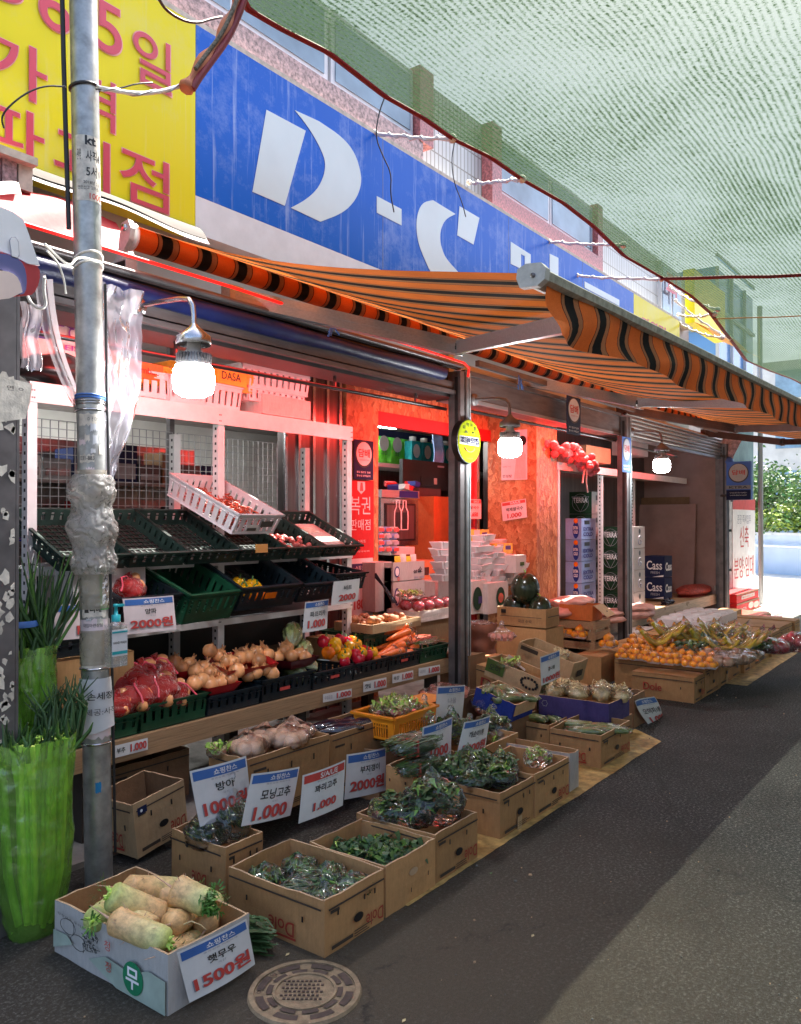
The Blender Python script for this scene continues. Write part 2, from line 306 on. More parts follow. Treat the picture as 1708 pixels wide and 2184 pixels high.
def mat_zgrad(name, stops, axis=2, rough=.5, ns=9, na=.3, sub=0):
    """colour that changes along the body of a root or fruit, with blotches"""
    m, nt, n, l, b = _new(name); tc = n.new('ShaderNodeTexCoord'); sp = n.new('ShaderNodeSeparateXYZ'); l.new(tc.outputs['Object'], sp.inputs[0])
    k = nz(nt, ns, 5, .65); a = n.new('ShaderNodeMath'); a.operation = 'MULTIPLY_ADD'; l.new(k.outputs[0], a.inputs[0]); a.inputs[1].default_value = .08; l.new(sp.outputs[axis], a.inputs[2])
    r = ramp(nt, a.outputs[0], stops); k2 = nz(nt, ns * 3, 5, .7); r2 = ramp(nt, k2.outputs[0], [(.3, (1 - na,) * 3), (.62, (1, 1, 1))])
    mx = n.new('ShaderNodeMixRGB'); mx.blend_type = 'MULTIPLY'; mx.inputs[0].default_value = 1; l.new(r.outputs[0], mx.inputs[1]); l.new(r2.outputs[0], mx.inputs[2])
    l.new(mx.outputs[0], b.inputs['Base Color']); b.inputs['Roughness'].default_value = rough
    if sub: b.inputs['Subsurface Weight'].default_value = sub; b.inputs['Subsurface Scale'].default_value = .01
    bump(nt, b, k2.outputs[0], .2, .01); return m
ASPH = mat_asphalt(); OSB = mat_osb(); NET = mat_net()
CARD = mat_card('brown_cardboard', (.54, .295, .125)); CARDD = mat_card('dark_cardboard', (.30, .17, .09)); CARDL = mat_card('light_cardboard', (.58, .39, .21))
CARDW = mat_card('white_cardboard', (.62, .60, .57), .9); CARDP = mat_card('pale_carton', (.62, .56, .52), .9); CARDR = mat_card('orange_carton', (.62, .16, .04)); CARDRED = mat_card('red_carton', (.55, .03, .03))
CARDPU = mat_card('purple_carton', (.08, .06, .20)); CARDBL = mat_card('blue_carton', (.02, .045, .28)); CARDGR = mat_card('green_carton', (.10, .17, .04)); CARDG = mat_card('dark_green_carton', (.012, .05, .022))
CARDN = mat_card('navy_carton', (.012, .02, .075)); CARDS = mat_card('sky_carton', (.30, .42, .72)); CARDGY = mat_card('grey_carton', (.33, .34, .34))
EDGE = mat('torn_card_edge', (.50, .34, .2), .9); INKR = mat('red_ink', (.33, .035, .02), .6); INKD = mat('dark_ink', (.05, .035, .025), .7); INKW = mat('white_ink', (.8, .8, .8), .6)
PLANK = mat_wood('plank', (.36, .22, .115)); PINE = mat_wood('knotty_pine', (.66, .52, .38)); DKWOOD = mat('dark_wood', (.05, .035, .025), .8)
GALV = mat('galvanised_steel', (.40, .40, .38), .42, .65, ns=14, na=.3, bp=.1, bs=30); STEEL = mat('stainless_steel', (.55, .55, .56), .22, 1, ns=20, na=.1)
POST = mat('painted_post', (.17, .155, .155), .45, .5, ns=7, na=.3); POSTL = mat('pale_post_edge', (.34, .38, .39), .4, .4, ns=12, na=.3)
HEAD = mat('header_steel', (.15, .135, .135), .45, .5, ns=5, na=.25, stretch=(1, 1, 6)); HEADD = mat('dark_header_steel', (.06, .05, .05), .5, .4); BLACK = mat('black_plastic', (.012, .012, .012), .4); DARK = mat('dark_under_plate', (.01, .009, .009), .9)
ALU = mat('aluminium', (.42, .42, .43), .38, .75, ns=5, na=.12, stretch=(1, 20, 20)); ALUD = mat('bronze_arm', (.10, .06, .05), .4, .5); CAPM = mat('cast_bracket', (.50, .48, .44), .45, .2, ns=40, na=.12, bp=.1)
BARM = mat('front_bar_dirty', (.34, .32, .25), .5, .1, ns=30, na=.35, bp=.1); WHITE = mat('white_paint', (.74, .72, .70), .45, na=.06); WHITER = mat('rack_white', (.70, .66, .64), .45, na=.08, ns=12)
PAPER = mat('paper', (.68, .68, .68), .6, ns=9, na=.07, bp=.25, bs=9); TORN = mat('torn_paper', (.66, .60, .50), .8, ns=20, na=.3, bp=.3, bs=40); PAPPINK = mat('pink_paper', (.72, .60, .60), .6, na=.08)
BLUEP = mat('blue_print', (.045, .14, .42), .5, na=.12); REDP = mat('red_print', (.55, .06, .05), .5, na=.12); REDSH = mat('red_print_shadow', (.16, .02, .02), .5); BLK = mat('black_print', (.02, .02, .02), .5); GREYP = mat('grey_print', (.3, .3, .34), .5)
YELS = mat_sign('yellow_sign', (.88, .76, .02), .3); BLUES = mat_sign('blue_sign', (.010, .13, .60), .7); WHS = mat('white_sign', (.80, .82, .84), .35, na=.06); LETW = mat('sign_letter_white', (.66, .76, .74), .35, ns=2, na=.05); LETR = mat('sign_letter_red', (.66, .05, .09), .4, ns=3, na=.1)
LETPK = mat('sign_letter_outline', (.88, .40, .36), .4)
CLOTH = mat_stripes(.285, 2.70); TRED = mat('red_canvas', (.45, .008, .012), .6, ns=4, na=.3, bp=.3, bs=6); TBLUE = mat('blue_tarpaulin', (.006, .012, .075), .45, ns=6, na=.35, bp=.4, bs=14)
GRAN = mat('mauve_granite', (.40, .26, .25), .4, ns=38, na=.75, detail=5); GRANP = mat('pink_granite', (.46, .16, .16), .4, ns=38, na=.6, detail=5); TILEW = mat_tile('white_wall_tile', (.62, .63, .62), (.28, .26, .22), .068, .24, .12); BEIGE = mat('beige_trim', (.55, .48, .38), .6, ns=15, na=.25)
GLASSB = mat('window_glass', (.22, .33, .42), .08, 0, ns=2, na=.3); FRW = mat('white_window_frame', (.66, .68, .70), .4, na=.05); GLASSG = mat('green_shop_glass', (.16, .26, .24), .1, ns=2, na=.3)
WALLP = mat('painted_side_wall', (.33, .20, .17), .6, ns=3, na=.15, bp=.15, bs=30); CONC = mat('concrete', (.22, .20, .18), .8, ns=6, na=.3, bp=.3, bs=40); PALEC = mat('pale_concrete', (.62, .60, .56), .8, ns=2, na=.12); CEIL = mat('ceiling_panel', (.42, .40, .39), .7)
PANEL = mat('brown_metal_panel', (.15, .125, .12), .28, .6, ns=2, na=.3, stretch=(8, 8, .4)); SHUT = mat('shutter_slats', (.42, .43, .44), .3, .8, ns=5, na=.2, stretch=(.6, 10, 10))
BKG = mat('green_crate_plastic', (.008, .06, .028), .38, ns=10, na=.3, randv=.35); BKD = mat('dark_crate_plastic', (.008, .016, .022), .38, ns=10, na=.3, randv=.3); BKN = mat('tray_plastic', (.016, .035, .028), .4, ns=14, na=.4, randv=.3); BKO = mat('orange_basket_plastic', (.74, .25, .015), .35, na=.12); BKW = mat('white_crate_plastic', (.66, .60, .60), .45, na=.1); BKY = mat('yellow_crate_plastic', (.75, .35, .03), .4)
DISH = mat('red_dish_plastic', (.42, .012, .015), .3, na=.1); DISHD = mat('maroon_dish_plastic', (.10, .008, .012), .3, na=.1); FOAM = mat('white_foam', (.70, .64, .64), .7, na=.04)
FILM = mat_film('clear_film', amount=.05, crease=.15, diff=.03, bscale=12); FILMH = mat_film('crinkled_bag', amount=.012, bscale=11, bstr=.75, diff=.02, crease=.22, rough=.16, col=(.8, .8, .8)); SHEET = mat_film('cloudy_sheet', amount=.01, ior=1.2, crease=0, bscale=7, diff=.5, rough=.2, col=(.50, .47, .52)); WRAP = mat_film('cloudy_wrap', amount=.05, bscale=26, diff=.6, rough=.2, col=(.60, .57, .51), ior=1.15, crease=0)
GBAG = mat_film('green_bag_film', col=(.42, .85, .14), amount=.04, bscale=7, diff=.38, rough=.16, tint=(.80, 1, .52), crease=0); REDNET = mat_film('red_net_film', col=(.6, .02, .02), amount=.02, diff=.62, rough=.4, tint=(1, .3, .25), crease=0)
def daikon(L): return mat_zgrad('white_radish_skin', [(.0, (.70, .40, .16)), (L * .5, (.80, .53, .25)), (min(.9, L * .86 + .03), (.66, .62, .26)), (min(.98, L * 1.0 + .06), (.44, .56, .12))], ns=16, na=.45, sub=.1)
ONION = mat('onion_skin', (.70, .30, .12), .28, ns=9, na=.5, stretch=(1, 1, .3), randv=.2, bp=.12, bs=24); CARROT = mat('carrot_skin', (.78, .15, .02), .4, ns=30, na=.2, stretch=(1, 1, 3), bp=.1); MAND = mat('mandarin_peel', (.88, .33, .02), .35, ns=50, na=.12, bp=.12, bs=120, randv=.1)
PEPY = mat('yellow_pepper', (.80, .38, .01), .15); PEPR = mat('red_pepper', (.50, .012, .03), .15); PEPO = mat('orange_fruit', (.80, .17, .01), .2); NAPA = mat_zgrad('napa_leaf', [(-.02, (.70, .70, .48)), (.10, (.55, .60, .24)), (.22, (.24, .36, .06))], ns=12, na=.35)
GRN = mat('green_leaf', (.075, .18, .03), .45, ns=14, na=.5, randv=.3); GRNL = mat('light_green_stalk', (.34, .55, .08), .45, ns=14, na=.4); GRND = mat('dark_green_leaf', (.04, .095, .03), .5, ns=10, na=.5); GRNY = mat('yellow_green_stem', (.58, .72, .16), .45, ns=10, na=.3)
ZUC = mat('courgette_skin', (.16, .22, .07), .3, ns=18, na=.4); EGG = mat('aubergine_skin', (.018, .010, .022), .15); BAN = mat('banana_peel', (.68, .47, .03), .4, ns=8, na=.25); BANG = mat('green_banana_peel', (.52, .46, .04), .4, ns=8, na=.25); POTA = mat('sweet_potato', (.45, .16, .11), .6, ns=14, na=.3); PEARM = mat('bagged_root', (.52, .33, .22), .6, ns=10, na=.25); GARL = mat('pale_sprouts', (.62, .50, .26), .5, ns=22, na=.3)
WMEL = mat('watermelon_rind', (.020, .028, .014), .2, ns=3, na=.6, stretch=(6, 6, .6)); ROOTB = mat('brown_bulb', (.40, .17, .08), .7, ns=14, na=.4); CHILI = mat('dried_red_chilli', (.45, .06, .02), .35, ns=20, na=.5)
MANH = mat('manhole_iron', (.26, .19, .115), .7, .1, ns=25, na=.35, bp=.3, bs=80); MANHD = mat('manhole_grime', (.075, .05, .04), .8, ns=25, na=.3); YLINE = mat('yellow_road_paint', (.44, .29, .10), .7, ns=14, na=.45, bp=.3, bs=90)
TEAL = mat('teal_pump', (.01, .35, .38), .35); CLEARB = mat_film('clear_bottle', amount=.12, diff=.12, bstr=.05, col=(.7, .8, .85)); WIRE = mat('mesh_wire', (.32, .31, .31), .4, .6)
# ---------------------------------------------------------------- ground
b = MB(); b.quad((-60, -60, 0), (120, -60, 0), (120, 60, 0), (-60, 60, 0), ASPH); b.build('road', kind='structure', org=(0, 0, 0))
b = MB()
def yl(u, v):
    x = X0 + XL * u + (.25 * v if X0 < 5 and u == 1 else 0); return Vector((x, 2.105 + .30 * v + (.012 * noise.noise((x * 2.2, 3, 0)) + .006 * noise.noise((x * 14, 1, 0)) if v < .5 else 0), .004))
X0, XL = 2.9, 3.3; b.grid(yl, 120, 1, YLINE); X0 = P(1583, 1462, z=0).x; XL = 10; b.grid(yl, 120, 1, YLINE); b.build('yellow_road_line', kind='structure', org=(0, 0, 0))
b = MB(); b.box(1.45, 14.35, 3.62, 9.4, -.05, .03, CONC); b.build('shop_floor', kind='structure')
b = MB(); b.box(14.9, 60, 2.9, 30, -.05, .012, PALEC); b.build('pavement', kind='structure')
random.seed(99); b = MB(); GR = mat('road_grit', (.16, .15, .13), .9, na=.5)
for k in range(620):
    x = rnd(1.2, 9.0); y = rnd(-.6, 2.6); r = rnd(.0015, .006) * (1 if k % 9 else 1.8); b.ball((x, y, r * .4), (r, r * rnd(.6, 1), r * .6), GR if k % 5 else EDGE, 5, 3)
b.build('road_grit', kind='stuff', org=(0, 0, 0))
# ---------------------------------------------------------------- manhole
c = P(650, 2117, z=0); mh = thing('manhole_cover', 'round rusty brown manhole cover set in the asphalt at the bottom of the picture', 'manhole cover', c)
b = MB(); b.lathe([(.0, .006), (.105, .006), (.105, .012), (.115, .012), (.115, .005), (.182, .005), (.182, .012), (.20, .012), (.205, .001)], MANH, 48, sm=False); b.build('iron_lid', mh)
b = MB()
def arcband(r0, r1, a0, a1, z, m, n=6):
    b.grid(lambda u, v: Vector(((r0 + (r1 - r0) * v) * cos(a0 + (a1 - a0) * u), (r0 + (r1 - r0) * v) * sin(a0 + (a1 - a0) * u), z)), n, 1, m, False)
for k in range(8): arcband(.148, .176, k * pi / 4 + .08, k * pi / 4 + .60, .0092, MANHD)
for k in range(10): arcband(.118, .138, k * pi / 5 + .05, k * pi / 5 + .5, .0092, MANHD)
b.build('recessed_pattern', mh)
b = MB()
for i, ch in enumerate('이수압이'):
    a = -YAW + 2.9 - i * .36; r = .162; cc = Vector((r * cos(a), r * sin(a), .0105)); u = Vector((sin(a), -cos(a), 0)) * .026; v = Vector((cos(a), sin(a), 0)) * .024
    b.text(ch, cc - u / 2 - v / 2, u, v, MANHD, .03)
for i in range(6):
    u = Vector((sin(YAW), -cos(YAW), 0)); v = Vector((cos(YAW), sin(YAW), 0)); o = u * (-.075 + .012 * (i % 2)) + v * (.055 - i * .022) + Vector((0, 0, .0085))
    for j in range(9): b.box(0, .009, 0, .010, 0, .002, MANHD, T=T3(o + u * j * .016 + v * rnd(-.002, .002), rz=YAW))
b.build('raised_lettering', mh)
# ---------------------------------------------------------------- the building behind the shop fronts
bd = thing('market_building', 'market building with white tiled upper wall, pink granite bands and windows', 'building', (0, 0, 0))
b = MB(); b.box(-3, 14.3, 4.36, 4.6, 3.2, 5.02, PALEC); b.box(-3, 14.3, 4.42, 4.8, 5.02, 5.9, TILEW); b.build('upper_wall', bd)
b = MB(); b.box(-3, 14.3, 4.34, 9.4, 3.02, 3.18, CEIL); b.build('ceiling', bd)
b = MB(); b.box(-3, 14.3, 9.2, 9.4, 0.03, 3.02, PALEC); b.build('rear_wall', bd)
b = MB(); b.box(1.2, 1.45, 4.3, 9.2, 0.03, 3.02, PANEL); b.build('left_party_wall', bd)
b = MB(); b.box(14.1, 14.3, 3.72, 9.2, 0.03, 3.02, WALLP); b.box(14.085, 14.1, 3.74, 3.86, .03, 2.9, POST); b.build('right_side_wall', bd)
b = MB(); b.box(8.76, 14.1, 5.08, 5.2, .03, 3.02, PANEL); b.build('store_room_wall', bd)
b = MB(); b.box(4.86, 5.62, 4.81, 4.88, .03, 3.02, PANEL)
for x in (4.86, 5.02, 5.2, 5.38, 5.55): b.box(x, x + .03, 4.79, 4.81, .03, 3.02, STEEL)
b.build('ribbed_metal_panel', bd)
b = MB(); b.box(5.632, 6.10, 4.78, 4.9, .03, 3.02, OSB); b.build('chipboard_strip', bd); b = MB(); b.box(8.24, 8.755, 4.2, 4.83, .03, 3.02, OSB); b.build('chipboard_partition', bd)
b = MB(); b.box(6.1, 8.24, 4.79, 4.87, 2.61, 2.74, TRED); b.build('door_lintel', bd)
b = MB(); b.box(6.1, 8.24, 4.82, 4.86, 2.74, 3.02, OSB); b.build('panel_above_door', bd)
b = MB(); b.box(7.72, 7.78, 4.80, 4.86, .03, 2.61, STEEL); b.box(7.95, 8.0, 4.80, 4.86, .03, 2.61, STEEL); b.box(7.78, 7.95, 4.83, 4.84, .03, 2.6, TRED); b.build('door_frame', bd)
# pink granite bands and windows of the upper floor
def win(x0, x1, z0, z1, ns, label=None):
    g = MB(); g.box(x0, x1, 4.36, 4.44, z0 - .0, z1, FRW)
    o = g.build('window_frame', bd)
    q = MB(); w_ = (x1 - x0) / ns
    for k in range(ns): q.box(x0 + k * w_ + .05, x0 + (k + 1) * w_ - .05, 4.35, 4.358, z0 + .06, z1 - .06, GLASSB)
    q.build('window_pane', o)
b = MB(); b.box(-3, 6.16, 4.30, 4.42, 4.99, 5.20, GRAN); b.box(-3, 6.16, 4.26, 4.44, 4.93, 4.985, BEIGE); b.build('mauve_granite_band', bd)
b = MB(); b.box(6.10, 6.32, 4.29, 4.42, 5.20, 5.9, GRANP); b.build('pink_granite_jamb', bd); b = MB(); b.box(7.42, 7.62, 4.29, 4.42, 4.96, 5.9, GRANP); b.box(7.62, 10.2, 4.29, 4.42, 4.96, 5.2, GRANP); b.box(10.2, 10.36, 4.29, 4.42, 4.96, 5.9, GRANP)
b.build('pink_granite_surround', bd)
win(-3, 2.9, 5.22, 5.85, 4); win(2.92, 4.9, 5.22, 5.85, 2); win(4.94, 6.08, 5.22, 5.85, 1); win(7.64, 8.9, 5.22, 5.85, 1); win(8.92, 10.18, 5.22, 5.85, 1); win(12.9, 13.9, 4.98, 5.85, 2)
b = MB(); b.box(-3, 14.0, 4.20, 4.36, 4.925, 4.96, BEIGE); b.build('sign_coping', bd)
# ---------------------------------------------------------------- fascia signs
SY = 4.20
def fit(bm, s, x0, x1, y0, y1, m, bold=.04, yy=SY - .012, plane='y', off=.0):
    """text into the photo rectangle x0..x1, y0..y1 on the sign plane"""
    a = P(x0, y1, y=yy); d = P(x1, y1, y=yy); e = P(x0, y0, y=yy)
    bm.text(s, (a.x, yy, a.z), (d.x - a.x, 0, 0), (0, 0, e.z - a.z), m, bold, off, None, 10)
ys = thing('yellow_signboard', 'large yellow shop signboard with red Korean lettering at the upper left', 'signboard', (0, 0, 0))
b = MB(); b.box(-1.5, 3.432, SY, 4.33, 3.56, 4.925, YELS); b.build('board', ys)
def brush(bm, s, x0, x1, y0, y1):
    fit(bm, s, x0 - 3, x1 + 2, y0 - 3, y1 + 2, LETPK, .022, SY - .006); fit(bm, s, x0, x1, y0, y1, LETR, .008, SY - .012)
b = MB()
brush(b, '일', 285, 366, 52, 164); brush(b, '5', 205, 260, -8, 99); brush(b, '6', 84, 152, -62, 47); brush(b, '3', -40, 50, -130, -25)
brush(b, '가', -42, 100, 46, 168); brush(b, '격', 160, 246, 138, 248); brush(b, '파', -48, 94, 192, 312); brush(b, '괴', 116, 234, 258, 374); brush(b, '점', 257, 360, 306, 420)
b.build('red_lettering', ys)
bs = thing('blue_signboard', 'long blue shop signboard with big white letters above the striped awning', 'signboard', (0, 0, 0))
b = MB(); b.box(3.436, 11.25, SY, 4.33, 3.81, 4.925, BLUES); b.build('board', bs)
for x in (5.42, 7.6, 9.5): b = MB(); b.box(x, x + .004, SY - .0015, SY, 3.81, 4.925, GREYP); b.build('panel_joint', bs)
b = MB(); b.box(3.436, 11.25, SY, 4.33, 3.56, 3.808, WHS); b.build('lower_strip', bs)
def trace(bm, pts, m=LETW, fx=lambda p: (519.3 + p[0] * .3716, p[1] * .3716)):
    q = []
    for p in pts:
        X, Y = fx(p); w_ = P(X, Y, y=SY); q.append((w_.x, SY - .004, w_.z))
    bm.poly(q[::-1], (0, .003, 0), m)
def smooth(p, n=2):
    for _ in range(n):
        q = []
        for i in range(len(p) - 1):
            a, c_ = p[i], p[i + 1]; q += [(a[0] * .75 + c_[0] * .25, a[1] * .75 + c_[1] * .25), (a[0] * .25 + c_[0] * .75, a[1] * .25 + c_[1] * .75)]
        p = [p[0]] + q + [p[-1]]
    return p
b = MB(); trace(b, [(130, 630), (355, 750), (235, 1180), (50, 1100)]); b.build('letter_stroke', bs)
o = smooth([(430, 695), (565, 785), (640, 880), (674, 1000), (672, 1070), (640, 1150), (570, 1222), (440, 1272)]); i_ = smooth([(270, 1192), (350, 1150), (420, 1090), (460, 1010), (470, 930), (440, 850), (390, 760), (340, 690), (292, 632)])
b = MB(); trace(b, o + i_); b.build('letter_bowl', bs)
b = MB(); trace(b, [(763, 1125), (905, 1200), (905, 1293), (763, 1220)]); b.build('letter_dash', bs)
b = MB(); trace(b, smooth([(1085, 1148), (1215, 1228)], 0) + smooth([(1215, 1228), (1160, 1255), (1130, 1310), (1125, 1380), (1140, 1440), (1165, 1490), (1230, 1560), (1300, 1640)]) + smooth([(1190, 1700), (1080, 1580), (1030, 1470), (1000, 1390), (988, 1290), (1000, 1210), (1030, 1160), (1085, 1148)])); b.build('letter_curve', bs)
b = MB(); trace(b, [(1238, 1183), (1352, 1250), (1318, 1403), (1225, 1350)]); b.build('letter_block', bs)
z3 = lambda p: (1096.3 + p[0] * .3581, 519.3 + p[1] * .3581)
b = MB(); trace(b, [(-22, -12), (97, 65), (97, 180), (62, 160), (62, 75), (40, 62), (40, 150), (-22, 120)], fx=z3); b.build('letter_frame', bs)
b = MB(); trace(b, [(210, 60), (262, 85), (262, 205), (210, 175)], fx=z3); b.build('letter_bar', bs)
b = MB(); trace(b, [(418, 225), (625, 335), (625, 372), (418, 262)], fx=z3); b.build('letter_line', bs)
yr = thing('yellow_signboard', 'short yellow signboard at the far right end of the blue sign', 'signboard', (0, 0, 0))
b = MB(); b.box(11.256, 13.3, SY, 4.33, 3.56, 4.925, YELS); b.build('board', yr)
b = MB(); fit(b, '가', 1368, 1386, 672, 700, LETR); fit(b, '영', 1388, 1402, 682, 706, LETR); fit(b, '김', 1404, 1420, 690, 714, LETR); b.build('red_lettering', yr)
# grey flashing and tiled eave under the yellow sign, red canvas behind the pole
b = MB()
b.grid(lambda u, v: Vector((2.05 + 1.40 * u, 4.19 - .09 * v, 3.60 - .06 * v * v - .015 * sin(u * 9) * v - .03 * u * v)), 30, 6, DKWOOD); b.grid(lambda u, v: Vector((2.05 + 1.40 * u, 4.2 - .12 * v, 3.575 - .07 * v * v - .015 * sin(u * 9) * v - .03 * u * v)), 30, 6, HEADD)
b.build('sheet_metal_flashing', label='bent grey sheet metal flashing under the yellow signboard', cat='flashing')
b = MB()
for k in range(16): b.box(.9 + k * .085, .9 + k * .085 + .075, 4.05, 4.3, 3.40 + rnd(-.006, .006), 3.53, GRAN if k % 3 else BEIGE)
b.box(.9, 2.25, 4.0, 4.3, 3.53, 3.57, BEIGE); b.build('tiled_eave', label='short brown tiled eave at the left edge under the yellow signboard', cat='eave')
rc = thing('red_canvas_awning', 'rolled red canvas behind the galvanised pole, below the yellow signboard', 'canvas', (0, 0, 0))
b = MB(); b.grid(lambda u, v: Vector((1.75 + 1.05 * u, 4.12 - .16 * v + .02 * sin(u * 7 + v * 3), 3.44 - .24 * v ** 1.2 + .012 * sin(u * 11 + v * 5))), 40, 12, TRED); b.build('canvas', rc)
b = MB(); b.grid(lambda u, v: Vector((1.75 + .36 * u, 3.93 - .03 * v, 3.36 - .07 * v + .02 * sin(u * 8))), 20, 5, CAPM); b.build('hem_flap', rc)
# ---------------------------------------------------------------- shop front posts and headers
for k, (x, lab) in enumerate(((5.87, 'steel shutter post beside the yellow round sign, left of the open door'), (9.62, 'steel shutter post with a blue sticker between the orange crates and the beer shelf'), (14.03, 'steel shutter post at the far right corner of the shop'))):
    p = thing('shutter_post', lab, 'post', (x, 3.7, 0), group='shutter posts of the shop front')
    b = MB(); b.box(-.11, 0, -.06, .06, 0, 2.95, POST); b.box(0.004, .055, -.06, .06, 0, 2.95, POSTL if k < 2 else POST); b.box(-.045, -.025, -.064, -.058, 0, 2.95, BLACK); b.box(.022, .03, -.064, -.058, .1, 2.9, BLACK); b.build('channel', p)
    b = MB(); b.box(-.115, -.112, -.035, -.005, 0, 2.9, BLACK); b.build('guide_slot', p)
b = MB()
hz = lambda: 0
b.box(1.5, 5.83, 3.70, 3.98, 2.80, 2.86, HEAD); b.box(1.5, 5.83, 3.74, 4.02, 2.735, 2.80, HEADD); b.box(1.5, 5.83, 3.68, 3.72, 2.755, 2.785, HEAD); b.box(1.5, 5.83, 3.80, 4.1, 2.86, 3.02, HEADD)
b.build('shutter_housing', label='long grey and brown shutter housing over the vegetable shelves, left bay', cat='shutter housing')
b = MB(); b.tube([(1.5 + .45 * k, 3.68 + .004 * sin(k * 2.1), 2.905 - .004 * (k % 2)) for k in range(10)], [.052 + .006 * sin(k * 1.7) for k in range(10)], TBLUE, 12)
b.build('blue_tarpaulin_roll', label='rolled dark blue tarpaulin tied along the left shutter housing', cat='tarpaulin')
b = MB(); b.tube([(1.5, 3.66, 2.995), (5.78, 3.63, 2.985)], .018, HEAD, 6)
b.box(1.5, 5.8, 3.66, 3.7, 2.965, 2.99, HEADD); b.build('steel_hanging_rail', label='thin steel rail above the rolled blue tarpaulin', cat='rail')
RT = emit('red_lamp_tube', (1, .012, .008), .24)
b = MB(); b.tube([(1.5, 3.60, 3.06), (3.2, 3.585, 3.05), (5.72, 3.58, 3.0), (5.80, 3.58, 2.97), (5.815, 3.60, 2.90)], .010, RT, 8); b.build('red_light_tube', label='glowing red light tube running under the awning of the left bay', cat='light tube')
b = MB(); b.tube([(1.7, 3.86, 2.63), (5.78, 3.80, 2.64)], .014, BLACK, 6)
for x in (3.0, 4.4, 5.4): b.box(x, x + .012, 3.84, 3.86, 2.64, 2.74, BLACK)
b.build('black_curtain_rod', label='black rod hung below the shutter housing of the left bay', cat='rod')
b = MB(); b.box(5.93, 9.5, 3.72, 4.0, 2.74, 2.95, POSTL if 0 else HEAD); b.box(5.93, 9.5, 3.71, 3.74, 2.72, 2.75, ALU); b.box(5.93, 9.5, 3.70, 3.74, 2.95, 2.99, HEAD); b.build('header_panel', label='smooth grey header panel over the middle bay', cat='header panel')
b = MB(); b.tube([(5.95, 3.78, 2.66), (9.5, 3.78, 2.66)], .014, BLACK, 6); b.build('black_curtain_rod', label='black rod below the smooth grey header panel', cat='rod')
b = MB()
for k in range(6):
    z = 2.74 + k * .05; b.grid(lambda u, v, z=z: Vector((9.7 + 4.3 * u, 3.74 - .03 * sin(v * pi), z + .046 * v)), 2, 6, SHUT)
b.box(9.7, 13.98, 3.72, 3.78, 2.70, 2.735, SHUT); b.build('roller_shutter', label='raised ribbed silver roller shutter over the right bay', cat='roller shutter')
b = MB(); b.tube([(9.7, 3.8, 2.64), (12.2, 3.9, 2.64)], .014, BLACK, 6); b.build('black_curtain_rod', label='black rod below the silver roller shutter', cat='rod')
b = MB(); b.box(9.7, 14, 3.56, 3.6, 3.06, 3.12, ALU); b.box(6, 9.7, 3.60, 3.64, 3.02, 3.07, HEAD); b.build('conduit_rail', label='thin conduit rail above the header panel and the silver shutter', cat='rail')
for x, nm in ((6.65, 'blue rag tied to the rail over the middle bay'), (4.05, 'blue string tied to the red light tube')):
    b = MB()
    for k in range(6): b.tube([(x, 3.57, 3.03), (x + rnd(-.03, .03), 3.55, 2.98), (x + rnd(-.06, .06), 3.55, 2.94 - rnd(0, .05))], .006, BLUEP, 5)
    b.build('tied_rag', label=nm, cat='rag')
# unseen red area lamps added for the red wash; white tubes in the shop
def area(name, loc, rot, sx, sy, e, col):
    l = bpy.data.lights.new(name, 'AREA'); l.shape = 'RECTANGLE'; l.size = sx; l.size_y = sy; l.energy = e; l.color = col; l.spread = R(125)
    o = bpy.data.objects.new(name, l); COL.objects.link(o); o.location = loc; o.rotation_euler = rot
area('red_fill_light', (4.0, 3.84, 2.69), (R(50), 0, 0), 3.6, .10, 6.5, (1, .04, .03))
area('red_fill_light', (7.6, 3.84, 2.69), (R(55), 0, 0), 3.2, .10, 16, (1, .04, .03))
area('red_fill_light', (10.9, 3.88, 2.66), (R(50), 0, 0), 2.2, .10, 3, (1, .04, .03))
TUBE = emit('white_lamp_tube', (.95, 1, 1), 22)
for x, y, lab in ((3.3, 6.6, 'lit white ceiling tube seen above the mesh panels at the left'), (6.9, 6.4, 'lit white ceiling tube above the shop door'), (8.2, 6.6, 'lit white ceiling tube deep in the shop, right of the door'), (5.0, 7.8, 'lit white ceiling tube at the back of the shop')):
    t = thing('ceiling_tube_light', lab, 'ceiling light', (x, y, 2.96), group='ceiling tubes in the shop')
    b = MB(); b.box(-.62, .62, -.07, .07, 0, .055, WHITE); b.build('housing', t); b = MB(); b.box(-.6, .6, -.045, .045, -.03, -.002, TUBE); b.build('lit_tube', t)
# ---------------------------------------------------------------- retractable striped awning
aw = thing('striped_awning', 'long orange and black striped retractable awning over the shop front', 'awning', (0, 0, 0))
AX0, AX1 = 2.68, 14.2
RY, RZ = 3.88, 3.27
def bz(x): return 2.585 + .018 * (x - AX0)
def clothpt(u, v, off=0):
    x = AX0 + .04 + (AX1 - AX0 - .08) * u
    y = RY - .02 + (1.40 - RY) * v; z0 = RZ + .062; z1 = bz(x) + .028
    z = z0 + (z1 - z0) * v - .16 * sin(pi * v) ** 1 * (1 - .35 * cos(2 * pi * u)) * (.6 + .4 * (1 - v)) + .006 * sin(x * 6.5) * sin(pi * v)
    return Vector((x, y, z + off))
b = MB(); b.grid(clothpt, 140, 16, CLOTH); b.build('canopy_cloth', aw)
b = MB()
def valpt(u, v):
    x = AX0 + .05 + (AX1 - AX0 - .1) * u; amp = .034 * math.exp(-(x - AX0) / 3.0) + .005
    return Vector((x, 1.345 + amp * v ** .7 * sin(v * 4.4 + x * 5.0 + sin(x * 2.1)) - .01 * v + amp * .5 * v * sin(x * 9), bz(x) - .005 - (.20 + .006 * sin(x * 3)) * v))
b.grid(valpt, 420, 8, CLOTH); b.build('valance', aw)
